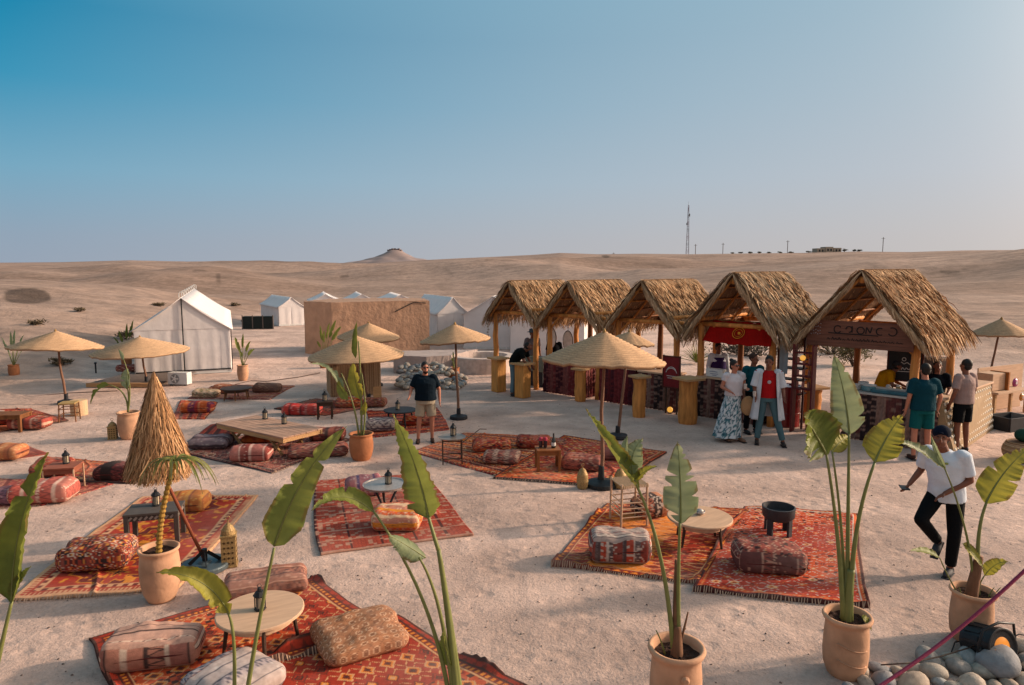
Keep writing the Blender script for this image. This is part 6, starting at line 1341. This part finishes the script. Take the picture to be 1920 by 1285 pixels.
mb.build('bead', mat('shell_bead', P('#c9bcae', .7), var=.4), t)
t = thing('straw_tassels', 'row of dry straw tassels hanging below the front beam of the first stall', 'ornament', row(-1.22, -.05, 2.05), rz4); mb = MB()
for k_ in range(12):
    x = -.8 + k_ * .145
    for q in range(5): mb.tube([(x, 0, .05), (x + g_.uniform(-.05, .05), g_.uniform(-.03, .03), -g_.uniform(.1, .3))], .007, 4, col=tuple(SC[q % 3] * .7))
mb.build('tassel', M_straw, t, vcol=True)
t = thing('clothes_rack', 'dark red framed rack with a pale towel and shelves between the fourth and fifth stalls', 'rack', row(6.95, .25), rz4); fr = mat('rack_red', P('#4d1a1c', .7), rough=.5)
mb = MB()
for x in (-.28, .28):
    for y in (0, .35): mb.beam((x, y, 0), (x, y, 2.0), .04, .04)
for z in (1.98,): mb.beam((-.3, 0, z), (.3, 0, z), .04, .04); mb.beam((-.3, .35, z), (.3, .35, z), .04, .04)
mb.build('frame', fr, t)
for z in (.75, 1.05, 1.3, 1.5): mb = MB(); mb.box((.0, .175, z), (.5, .3, .025)); mb.build('shelf', M_darkwood, t)
mb = MB(); u, v = np.meshgrid(np.linspace(-.24, -.06, 10), np.linspace(0, .75, 8), indexing='ij'); link_me('towel', np_mesh('towel', np.stack([u, -.03 + .012 * np.sin(u * 60 + v), 1.93 - v], -1), grid_faces(10, 8)), cloth('pale_towel', '#aebcc4', .75), t, smooth=True)
t = thing('spice_shelf', 'narrow red shelf unit with a small lamp, left of the wooden sign board', 'shelf', s5(-1.02, -.32), math.atan2(S5D.y, S5D.x)); rd_ = mat('shelf_red', P('#6a2426', .7), rough=.6)
mb = MB()
for x in (-.2, .2): mb.box((x, 0, .95), (.035, .2, 1.9))
mb.build('side_panel', rd_, t)
for z in (.95, 1.22, 1.48, 1.72): mb = MB(); mb.box((0, 0, z), (.36, .2, .025)); mb.build('shelf', rd_, t)
mb = MB()
for k_ in range(9): mb.lathe([(.03, 0), (.03, .1), (.018, .13)], 8, (-.13 + (k_ % 3) * .12, 0, .97 + (k_ // 3) * .26))
mb.build('jar', mat('mixed_jar', P('#b0726a', .7), var=.5, scale=4), t); mb = MB(); mb.ell((0, -.1, 1.62), (.06, .06, .06), 12, 8); mb.build('shelf_lamp', mat('warm_globe'), t, smooth=True)
def jar(label, loc, r, h, m, cat='jar', name='glass_jar'):
    t = thing(name, label, cat, loc, group='jars and dishes on the stall counters'); mb = MB(); mb.lathe([(r * .9, 0), (r, .01), (r, h * .85), (r * .8, h)], 16); mb.build('body', m, t, smooth=False); mb = MB(); mb.lathe([(r * .85, h), (r * .9, h + .02), (.02, h + .035)], 16); mb.build('lid', M_white, t)
cz = 1.005; gm = mat('cloudy_glass', P('#c4bcb4', .75), rough=.2, spec=.5, var=.2); bm = mat('blue_glass', P('#6a97a0', .7), rough=.2, spec=.5, var=.2)
g_ = random.Random(9); S5c = lambda x, y=.1: s5(x, y, cz)
jar('large clear drink dispenser on the right stall counter beside the teal shirt', S5c(.95), .13, .25, gm); jar('stack of pale dishes at the left of the long counter', S5c(-.12), .12, .08, gm, 'dish', 'dish_stack'); jar('blue-green bowl near the left end of the long counter', S5c(.15), .15, .1, bm, 'bowl', 'glass_bowl'); jar('white crockery on the long counter behind the banana leaf', S5c(-.02, .3), .11, .12, M_white, 'dish', 'dish_stack'); jar('small amber jar beside the dispenser', S5c(.65, .25), .05, .12, M_brass); jar('small white jar by the yellow shirt', S5c(.45, .3), .05, .1, M_white)
t = thing('ice_tray', 'long blue tray on the counter in front of the yellow shirt', 'tray', s5(.75, -.02, cz), math.atan2(S5D.y, S5D.x)); mb = MB(); mb.box((0, 0, .035), (1.0, .2, .06)); mb.build('tray_body', mat('teal_tray', P('#2a6a7c', .7), rough=.3), t, bevel=.005); mb = MB(); mb.box((0, .09, .085), (1.0, .03, .04)); mb.build('tray_rim', gm, t)
for k_, (tt, lab) in enumerate(((5.3, 'white printed box on the counter under the red awning, left'), (5.95, 'white printed box on the counter beside the red shirt'))):
    t = thing('white_box', lab, 'box', row(tt, .05, .975), rz4, 'white boxes on the red awning counter'); mb = MB(); mb.box((0, 0, .09), (.42, .2, .18)); mb.build('box_body', M_white, t, bevel=.006); mb = MB(); strokes(mb, [[(-.12, .12), (-.04, .13), (.08, .12)], [(-.1, .07), (.1, .075)], [(-.04, .04), (.06, .04)]], y=-.101, thick=.004, w=.012); mb.build('print', mat('blue_print', P('#5a6a94', .7)), t)
for k_, tt in enumerate((.3, .55, .8, 1.1, 1.4)): jar(['dark jar at the left end of the second stall counter', 'short brown jar on the second stall counter', 'dark bowl on the second stall counter', 'clear jar at the middle of the second stall counter', 'dark jar beside the large parasol rim on the second stall counter'][k_], row(tt, .1, .965), .06 + .02 * (k_ % 2), .12 + .05 * (k_ % 3), [M_dark, M_darkwood, M_dark, gm, M_dark][k_])
t = thing('grey_fridge', 'low grey green cabinet with a dark lower half in the first stall', 'cabinet', row(-.62, .35), rz4); mb = MB(); mb.box((0, .2, .66), (.7, .4, .42)); mb.build('cabinet_body', mat('sage_paint', P('#7f877a', .7), rough=.5), t, bevel=.01); mb = MB(); mb.box((0, .2, .23), (.66, .38, .44)); mb.build('base', M_dark, t)
t = thing('red_chair', 'small yellow wood and red chair in the gap beside the second counter', 'chair', row(1.95, .35), rz4 + .3); yl = mat('yellow_wood', P('#c99a4c', .75))
for x in (-.17, .17):
    for y, h in ((-.15, .42), (.15, .85)): mb = MB(); mb.tube([(x, y, 0), (x, y, h)], .016, 7); mb.build('leg', yl, t)
mb = MB(); mb.box((0, 0, .43), (.38, .36, .03)); mb.build('seat', mat('red_paint', P('#a02a24', .75)), t, bevel=.005)
for z in (.58, .68, .78): mb = MB(); mb.box((0, .15, z), (.32, .02, .04)); mb.build('back_slat', yl, t)

# ---------------------------------------------------------------- people
def remesh(o, v=.011, sm=3):
    r = o.modifiers.new('remesh', 'REMESH'); r.mode = 'VOXEL'; r.voxel_size = v; r.use_smooth_shade = True
    s_ = o.modifiers.new('smooth', 'SMOOTH'); s_.iterations = sm; s_.factor = .5; return o
def limb(mb, a, b_, ra, rb, n=12):
    a, b_ = Vector(a), Vector(b_); mb.tube([a, a.lerp(b_, .33), a.lerp(b_, .66), b_], [ra, ra * .72 + rb * .28 + ra * .05, ra * .35 + rb * .65, rb], n); mb.ell(a, (ra,) * 3, 10, 7); mb.ell(b_, (rb,) * 3, 10, 7)
def loft(mb, rings, side=(1, 0, 0), n=20): mb.tube([r[0] for r in rings], [r[1] for r in rings], n, ry=[r[2] for r in rings], side=side)
def hand(mb, w, d, side, curl=.4, s=1.0):
    d = Vector(d).normalized(); sd_ = Vector(side); sd_ = (sd_ - d * sd_.dot(d)).normalized(); nn = d.cross(sd_)
    R_ = Matrix((sd_, nn, d)).transposed(); mb.ell(w + d * .045 * s, (.038 * s, .018 * s, .05 * s), 10, 7, R=R_)
    for k_, (o_, L_) in enumerate(((-.028, .062), (-.010, .075), (.010, .070), (.027, .055))):
        p0 = w + d * .075 * s + sd_ * o_ * s; p1 = p0 + (d + nn * curl * .4).normalized() * L_ * .5 * s; p2 = p1 + (d + nn * curl * 1.6).normalized() * L_ * .5 * s; mb.tube([p0, p1, p2], [.0095 * s, .009 * s, .008 * s], 6)
    p0 = w + d * .02 * s - sd_ * .032 * s; p1 = p0 + (d * .6 - sd_ * .7 + nn * .3).normalized() * .035 * s; mb.tube([p0, p1, p1 + (d + nn * .4).normalized() * .028 * s], [.012 * s, .0105 * s, .009 * s], 6)
BASE = dict(pel=(0, 0, .95), wst=(0, 0, 1.08), chs=(0, 0, 1.30), nck=(0, .01, 1.46), hed=(0, -.01, 1.615),
            sA=(-.185, 0, 1.42), eA=(-.25, .02, 1.15), wA=(-.26, -.06, .90), sB=(.185, 0, 1.42), eB=(.25, .02, 1.15), wB=(.26, -.06, .90),
            hA=(-.09, 0, .93), kA=(-.11, -.01, .50), aA=(-.12, .02, .085), hB=(.09, 0, .93), kB=(.11, -.01, .50), aB=(.12, .02, .085), fA=(-.1, -1), fB=(.1, -1))
def person(label, loc, rz, h, skin, top=None, bottom=None, shoes=None, J=None, wide=1.0, sleeve=.5, tl=.90, hair='short', beard=None, bot='shorts', look=0.0, extras=None, top2=None, headdown=0.0, collar=True):
    t = thing('person', label, 'person', loc, rz); s_ = h / 1.75; t.scale = (s_, s_, s_)
    K = {k_: (Vector(v) if len(v) == 3 else v) for k_, v in {**BASE, **(J or {})}.items()}; W = wide
    side = (K['sB'] - K['sA']).normalized()
    B = MB()
    up = (K['nck'] - K['pel'])
    loft(B, [(K['pel'] - Vector((0, 0, .06)), .13 * W, .10 * W), (K['pel'], .15 * W, .112 * W), (K['wst'], .132 * W, .10 * W), (K['chs'], .158 * W, .112 * W), (K['nck'] - up.normalized() * .05, .115 * W, .075 * W), (K['nck'], .055, .052)], side)
    for a in 'AB':
        limb(B, K['s' + a], K['e' + a], .052, .038); limb(B, K['e' + a], K['w' + a], .038, .026); limb(B, K['h' + a], K['k' + a], .085 * (W * .5 + .5), .052); limb(B, K['k' + a], K['a' + a], .054, .034)
        B.ell(K['s' + a] - side * (.03 if a == 'B' else -.03), (.06, .056, .052), 10, 7)
        hand(B, K['w' + a], K['w' + a] - K['e' + a], (0, -1, 0) if a == 'A' else (0, 1, 0), .5)
    hd = K['hed']; B.tube([K['nck'] - Vector((0, 0, .03)), hd - Vector((0, 0, .06))], [.062, .052], 12)
    Rh = Matrix.Rotation(look, 3, 'Z') @ Matrix.Rotation(-headdown, 3, 'X'); H_ = lambda x, y, z: hd + Rh @ Vector((x, y, z))
    B.ell(H_(0, .012, .03), (.074, .092, .092), 16, 12, R=Rh); B.ell(H_(0, -.02, -.045), (.056, .065, .065), 14, 10, R=Rh); B.ell(H_(0, -.05, -.085), (.032, .03, .026), 10, 7, R=Rh)
    B.tube([H_(0, -.082, .022), H_(0, -.112, -.018), H_(0, -.085, -.03)], [.010, .016, .012], 8)
    for sx_ in (-1, 1): B.ell(H_(sx_ * .077, .012, -.002), (.010, .02, .03), 8, 6, R=Rh)
    B.ell(H_(0, -.088, -.052), (.024, .008, .009), 8, 5, R=Rh)
    body = remesh(B.build('body', skin, t), .0095, 2)
    E = MB()
    for sx_ in (-1, 1): E.ell(H_(sx_ * .03, -.083, .018), (.012, .006, .006), 8, 5, R=Rh)
    E.build('eye', M_hair, t, smooth=True)
    if hair:
        Hh = MB(); Hh.ell(H_(0, .024, .048), (.083, .094, .092), 16, 12, R=Rh)
        if hair == 'bun': Hh.ell(H_(0, .09, .12), (.045, .045, .04), 10, 7); Hh.ell(H_(0, .06, -.01), (.072, .055, .08), 10, 8, R=Rh)
        if hair == 'long': Hh.ell(H_(0, .06, -.05), (.085, .06, .14), 12, 9, R=Rh)
        o = Hh.build('hair', M_hair if hair != 'grey' else mat('brown_hair', P('#4a3228', .5), var=.4, scale=50), t, smooth=True)
        if hair == 'short':
            Bv = MB(); Bv.ell(H_(0, .045, .0), (.078, .062, .075), 12, 9, R=Rh); Bv.build('hair_back', M_hair, t, smooth=True)
    if beard: Bd = MB(); Bd.ell(H_(0, -.036, -.078), (.054, .052, .045), 12, 8, R=Rh); Bd.build('beard', mat('beard_brown', P('#38241c', .5), var=.5, scale=90), t, smooth=True)
    if top:
        S = MB(); g_ = .022; hem = K['pel'].lerp(K['wst'], (tl - .90) / .13) - Vector((0, 0, .02))
        loft(S, [(hem, (.165 + g_) * W, (.122 + g_) * W), (K['wst'], (.15 + g_) * W, (.115 + g_) * W), (K['chs'], (.166 + g_) * W, (.116 + g_) * W), (K['nck'] - up.normalized() * .075, (.165 + g_ * .5) * W, (.088 + g_) * W), (K['nck'] - up.normalized() * .025, .10, .078), (K['nck'] + Vector((0, -.0, .004)), .066, .062)], side, 24)
        for a in 'AB':
            e_ = K['s' + a].lerp(K['e' + a], min(1, sleeve * 1.6)); S.tube([K['s' + a] + (K['s' + a] - K['e' + a]).normalized() * .02, e_], [.074, .068 if sleeve < .8 else .055], 14)
            S.ell(K['s' + a] - side * (.02 if a == 'B' else -.02), (.084, .082, .070), 12, 8)
            if sleeve >= 1: S.tube([K['e' + a] + (K['s' + a] - K['e' + a]) * .1, K['w' + a]], [.055, .042], 12); S.ell(K['e' + a], (.055,) * 3, 10, 7)
        # soft folds: small random lumps under the cloth
        Rr = random.Random(int(h * 1000) + len(label))
        for _ in range(14):
            q = Rr.random(); c_ = hem.lerp(K['chs'], q); a_ = Rr.uniform(0, 6.28); rr_ = (.15 + g_) * W; p_ = c_ + side * cos(a_) * rr_ * .97 + Vector((0, sin(a_) * rr_ * .74, 0)); S.tube([p_, p_ + Vector((Rr.uniform(-.05, .05), 0, Rr.uniform(.08, .18)))], [.010, .004], 6)
        remesh(S.build('shirt', top, t), .0115, 3)
    if bottom and bot in ('shorts', 'trousers'):
        S = MB(); loft(S, [(K['pel'] + Vector((0, 0, .09)), .155 * W, .118 * W), (K['pel'], .17 * W, .13 * W), (K['pel'] - Vector((0, 0, .10)), .165 * W, .125 * W)], side, 22)
        for a in 'AB':
            if bot == 'shorts': k2 = K['h' + a].lerp(K['k' + a], .82); S.tube([K['h' + a], k2], [.098 * (W * .5 + .5), .092 * (W * .5 + .5)], 14)
            else: S.tube([K['h' + a], K['h' + a].lerp(K['k' + a], .5), K['k' + a]], [.098, .088, .070], 14); S.ell(K['k' + a], (.07,) * 3, 12, 8); S.tube([K['k' + a], K['k' + a].lerp(K['a' + a], .5), K['a' + a] + (K['k' + a] - K['a' + a]) * .06], [.070, .064, .058], 14)
        remesh(S.build(bot, bottom, t), .012, 2)
    if shoes:
        for a in 'AB':
            an = K['a' + a]; f_ = K['f' + a]; f3 = Vector((f_[0], f_[1], f_[2] if len(f_) > 2 else 0)).normalized(); S = MB(); sd_ = f3.cross(Vector((0, 0, 1))).normalized(); u_ = sd_.cross(f3); c_ = an + u_ * -.045
            R_ = Matrix((sd_, f3, u_)).transposed(); S.ell(c_ + f3 * .07, (.045, .125, .04), 14, 8, R=R_); S.tube([c_ + f3 * -.01, an + u_ * .0], [.045, .04], 10); remesh(S.build('shoe', shoes, t), .010, 2)
            S = MB(); S.box(c_ + f3 * .07 - u_ * .034, (.084, .24, .014), M=R_); S.build('sole', M_white if shoes is M_canvas else M_dark, t, bevel=.004)
    return t, K, H_
def sunglasses(t, H_):
    mb = MB()
    for s_ in (-1, 1): mb.ell(H_(s_ * .032, -.09, .02), (.027, .006, .02), 12, 7); mb.beam(H_(s_ * .055, -.088, .026), H_(s_ * .08, .01, .02), .005, .008)
    mb.beam(H_(-.012, -.096, .024), H_(.012, -.096, .024), .005, .005); mb.build('sunglasses', M_lens, t, smooth=True)
navy, khaki = cloth('navy_cotton', '#10202c', .6), cloth('khaki_cotton', '#b3a48e', .72)
t, K, H_ = person('bearded man in a dark navy t-shirt, khaki shorts and sunglasses, standing in the centre', G(799, 829), .12, 1.64, M_skin, navy, khaki, mat('brown_sandal', P('#4a3024', .6)), dict(eA=(-.30, .0, 1.17), wA=(-.33, -.17, 1.06), eB=(.29, .03, 1.15), wB=(.30, -.02, .90), kA=(-.14, -.02, .5), aA=(-.17, -.02, .085), kB=(.13, .0, .5), aB=(.13, .03, .085)), wide=1.28, beard=True, look=.25, tl=.90)
sunglasses(t, H_)
# walking man with cap
wt = cloth('white_cotton', '#d0d8e2', .85, var=.07); bk = cloth('black_cotton', '#14161a', .55)
loc = G(1764, 1074); t, K, H_ = person('man in white t-shirt and backwards dark cap, striding left with a phone', loc, -.8, 1.78, M_skin2, wt, bk, mat('dark_trainer', (.03, .03, .035), rough=.7),
    dict(pel=(0, 0, .93), wst=(-.0, -.02, 1.06), chs=(-.02, -.06, 1.29), nck=(-.03, -.10, 1.44), hed=(-.05, -.15, 1.58), sA=(-.20, -.09, 1.40), sB=(.16, -.07, 1.40), eA=(-.26, -.02, 1.15), wA=(-.33, -.16, 1.00), eB=(.22, -.02, 1.13), wB=(.03, -.20, .98),
         hA=(-.09, 0, .91), kA=(-.16, -.30, .66), aA=(-.05, .0, .36), hB=(.09, 0, .91), kB=(.11, -.03, .49), aB=(.08, .03, .085), fA=(-.05, -.7, -.55), fB=(0, -1)), sleeve=.5, tl=.86, hair='short', look=.15, headdown=.14, wide=1.05, bot='trousers')
mb = MB(); mb.ell(H_(0, .02, .058), (.089, .10, .086), 18, 12); mb.tube([H_(0, -.08, .045), H_(0, -.07, .06)], [.03, .02], 10); mb.ell(H_(0, .10, .03), (.05, .04, .012), 12, 6); mb.build('cap', cloth('navy_cap', '#141c30', .6), t, smooth=True)
mb = MB(); d_ = K['wA'] + Vector((-.035, -.06, -.04)); mb.box(d_, (.085, .16, .012), rz=.5); ph = mb.build('phone', M_black, bevel=.003); ph.location = (0, 0, 0); ph.parent = t; ph.parent = None
ph.location = t.location; ph.rotation_euler = t.rotation_euler; ph.scale = t.scale; tag(ph, 'black phone held by the striding man in the white t-shirt', 'phone')
mb = MB(); mb.ell(K['chs'] + Vector((.05, -.155, .03)), (.02, .008, .014), 8, 5); mb.build('chest_print', mat('green_print', P('#9aa860', .7)), t)
# woman in printed skirt
loc = G(1372, 826); t, K, H_ = person('woman with dark hair up and sunglasses, white top and blue and white printed long skirt', loc, .2, 1.66, M_skin, cloth('white_blouse', '#cfc8cc', .8), None, mat('tan_sandal', P('#9c7660', .6)), dict(eA=(-.25, .04, 1.17), wA=(-.16, -.16, 1.10), eB=(.24, -.02, 1.18), wB=(.15, -.25, 1.18), aB=(.14, -.10, .085)), wide=1.08, hair='bun', sleeve=.28, tl=.96, look=.35, bot='skirt')
sunglasses(t, H_); nz_, na = 34, 64; V, C = [], []
for i in range(nz_):
    q = i / (nz_ - 1); z = 1.06 - .96 * q
    for j in range(na):
        a = 2 * pi * j / na; r_ = .15 + .14 * q ** .8 + .030 * q * sin(a * 9 + q * 2) ; sh = -.13 * q; V.append((cos(a) * r_ + sh * .9, sin(a) * r_ * .8, z)); nn = vnoise(cos(a) * 2.2, sin(a) * 2.2 + q * 6, 3.0); n3 = vnoise(a * 2.4, q * 13, 9)
        C.append(P('#cfd4d8', .8) if nn + n3 * .5 > -.02 else (P('#4a7c86', .7) if n3 > -.2 else P('#25485c', .7)))
link_me('skirt', np_mesh('skirt', V, np.array([(i * na + j, i * na + (j + 1) % na, (i + 1) * na + (j + 1) % na, (i + 1) * na + j) for i in range(nz_ - 1) for j in range(na)])[:, ::-1], C), mat('printed_silk', rough=.7, var=.08, vcol=True), t, smooth=True)
mb = MB(); mb.ell((0, 0, 0), (.15, .06, .2), 16, 10); hb = mb.build('shoulder_bag', cloth('straw_bag', '#b58f68', .7), smooth=True); hb.location = loc + Vector((.27, -.10, .74)); tag(hb, 'round tan bag hanging at the side of the woman in the printed skirt', 'bag')
mb = MB(); mb.lathe([(.028, 0), (.034, .1)], 12); gl_ = mb.build('drink_glass', gm); gl_.location = loc + Vector((.13, -.30, 1.12)); tag(gl_, 'glass held by the woman in the white top', 'glass')
# man in red shirt and white open robe
loc = G(1436, 832); robe = cloth('white_robe', '#c9cdd4', .78); t, K, H_ = person('man in a red shirt, open white robe and teal trousers, standing before the red awning', loc, -.25, 1.78, M_skin2, cloth('red_cotton', '#a3161a', .8), cloth('teal_denim', '#56747c', .68), mat('dark_shoe', (.03, .022, .02), rough=.6),
    dict(kA=(-.13, -.03, .5), aA=(-.17, .0, .085), kB=(.18, -.06, .5), aB=(.30, -.08, .085), eA=(-.26, .0, 1.16), wA=(-.24, -.14, .97), eB=(.27, .02, 1.15), wB=(.28, -.14, .97)), bot='trousers', sleeve=.3, look=-.25)
u, v = np.meshgrid(np.linspace(0, 1, 46), np.linspace(0, 1, 30), indexing='ij'); V = []
aa = radians(-52) + u * radians(284); rx_ = .185 + .10 * v ** 1.3 + .016 * v * np.sin(u * 50); zt_ = 1.43 - .93 * v; V = np.stack([np.cos(aa) * rx_ * 1.08, np.sin(aa) * rx_ * .85 + .01, zt_ - .0 * u], -1)
o = link_me('robe', np_mesh('robe', V, grid_faces(46, 30)), robe, t, smooth=True); sm_ = o.modifiers.new('s', 'SOLIDIFY'); sm_.thickness = .008
S = MB()
for a in 'AB': S.tube([K['s' + a], K['s' + a].lerp(K['e' + a], .55), K['e' + a].lerp(K['w' + a], .12)], [.085, .08, .085], 14); S.ell(K['s' + a] - Vector((.02 if a == 'B' else -.02, 0, 0)), (.088, .085, .075), 12, 8)
remesh(S.build('robe_sleeves', robe, t), .012, 2)
mb = MB(); mb.ell((0.0, -.147, 1.25), (.035, .01, .035), 12, 6); mb.build('shirt_print', mat('chalk_white'), t)
mb = MB(); mb.lathe([(.028, 0), (.034, .1)], 12); gl_ = mb.build('drink_glass', gm); gl_.location = loc + Vector((-.34, -.2, 1.0)); tag(gl_, 'glass held in the raised hand of the man in the white robe', 'glass')
person('person in teal top and dark trousers behind the man in the white robe', G(1408, 812) , .3, 1.72, M_skin2, cloth('teal_cotton2', '#12505a', .65), bk, M_dark, bot='trousers', hair='grey', look=.3)
person('man seen from behind in a teal t-shirt and teal shorts at the long counter', G(1724, 862), pi - .1, 1.79, M_skin, cloth('teal_cotton', '#10424f', .65), cloth('green_teal_short', '#125a5c', .68), mat('sandal_dark', P('#4a2c24', .6)), dict(eA=(-.27, .03, 1.16), wA=(-.27, -.05, .9), kB=(.12, 0, .5)), wide=1.16, tl=.88)
person('man seen from behind in a pinkish beige t-shirt and black shorts, rightmost customer', G(1800, 848), pi + .35, 1.80, M_skin2, cloth('beige_pink', '#a58c86', .72), bk, M_dark, dict(eA=(-.26, .0, 1.16), wA=(-.24, -.12, .92), eB=(.27, .02, 1.15), wB=(.25, -.08, .9)), wide=1.08, tl=.90)
t, K, H_ = person('hunched person in a yellow shirt and dark cap working behind the long counter', s5(.22, .75), .9, 1.72, M_skin2, cloth('yellow_cotton', '#c98a12', .78), bk, M_dark, dict(nck=(0, -.18, 1.40), chs=(0, -.06, 1.27), hed=(0, -.29, 1.50), sA=(-.18, -.15, 1.36), sB=(.18, -.15, 1.36), eA=(-.24, -.22, 1.12), wA=(-.12, -.42, 1.06), eB=(.24, -.22, 1.12), wB=(.1, -.42, 1.06)), bot='trousers', hair='short', headdown=.4, wide=1.15)
mb = MB(); mb.ell(H_(0, .01, .06), (.09, .10, .08), 16, 10); mb.ell(H_(0, -.12, .05), (.06, .06, .012), 12, 6); mb.build('cap', M_dark, t, smooth=True)
person('person in dark clothes with long dark hair behind the counter beside the chalk board', s5(1.22, .65), -.3, 1.68, M_skin2, cloth('black_blue', '#10121c', .55), bk, M_dark, dict(eA=(-.22, -.1, 1.15), wA=(-.12, -.32, 1.08), eB=(.22, -.1, 1.15), wB=(.12, -.32, 1.08)), bot='trousers', hair='long', headdown=.3)
person('man in a dark shirt and pale jeans bending forward behind the leftmost bar tables', G(964, 742), 1.2, 1.70, M_skin2, cloth('black_green', '#14191a', .55), cloth('pale_jeans', '#6a8490', .68), M_dark, dict(chs=(0, -.18, 1.24), wst=(0, -.05, 1.08), nck=(0, -.32, 1.34), hed=(0, -.44, 1.42), sA=(-.18, -.28, 1.31), sB=(.18, -.28, 1.31), eA=(-.2, -.36, 1.05), wA=(-.15, -.48, .86), eB=(.2, -.36, 1.05), wB=(.15, -.48, .86)), bot='trousers', headdown=.5, wide=1.1)
t, K, H_ = person('person in a faded blue sun hat and pale shirt in the first stall', row(-1.0, .7), .3, 1.66, M_skin2, cloth('grey_pattern', '#7c7478', .7), bk, M_dark, bot='trousers', hair='short', headdown=.3)
mb = MB(); mb.lathe([(.17, .0), (.165, .008), (.1, .02), (.095, .09), (.07, .11), (.02, .115)], 22); mb.build('sun_hat', cloth('blue_hat', '#5c7686', .7), t, loc=H_(0, .01, .05), smooth=True)
person('dark-haired person in a dark shirt beside the post of the first stall', row(-.3, .9), .1, 1.55, M_skin2, cloth('black_blue', '#10121c'), bk, M_dark, bot='trousers', hair='long')
t, K, H_ = person('worker in a white shirt and purple vest behind the counter under the red awning', row(5.0, .75), .1, 1.70, M_skin2, cloth('white_cotton', '#d0d8e2'), bk, M_dark, bot='trousers', sleeve=1.0)
S = MB(); loft(S, [((0, 0, .93), .205, .158), ((0, 0, 1.2), .20, .150), ((0, .0, 1.38), .16, .13)], n=22); remesh(S.build('vest', cloth('purple_vest', '#3c2a5c', .65), t), .012, 2)
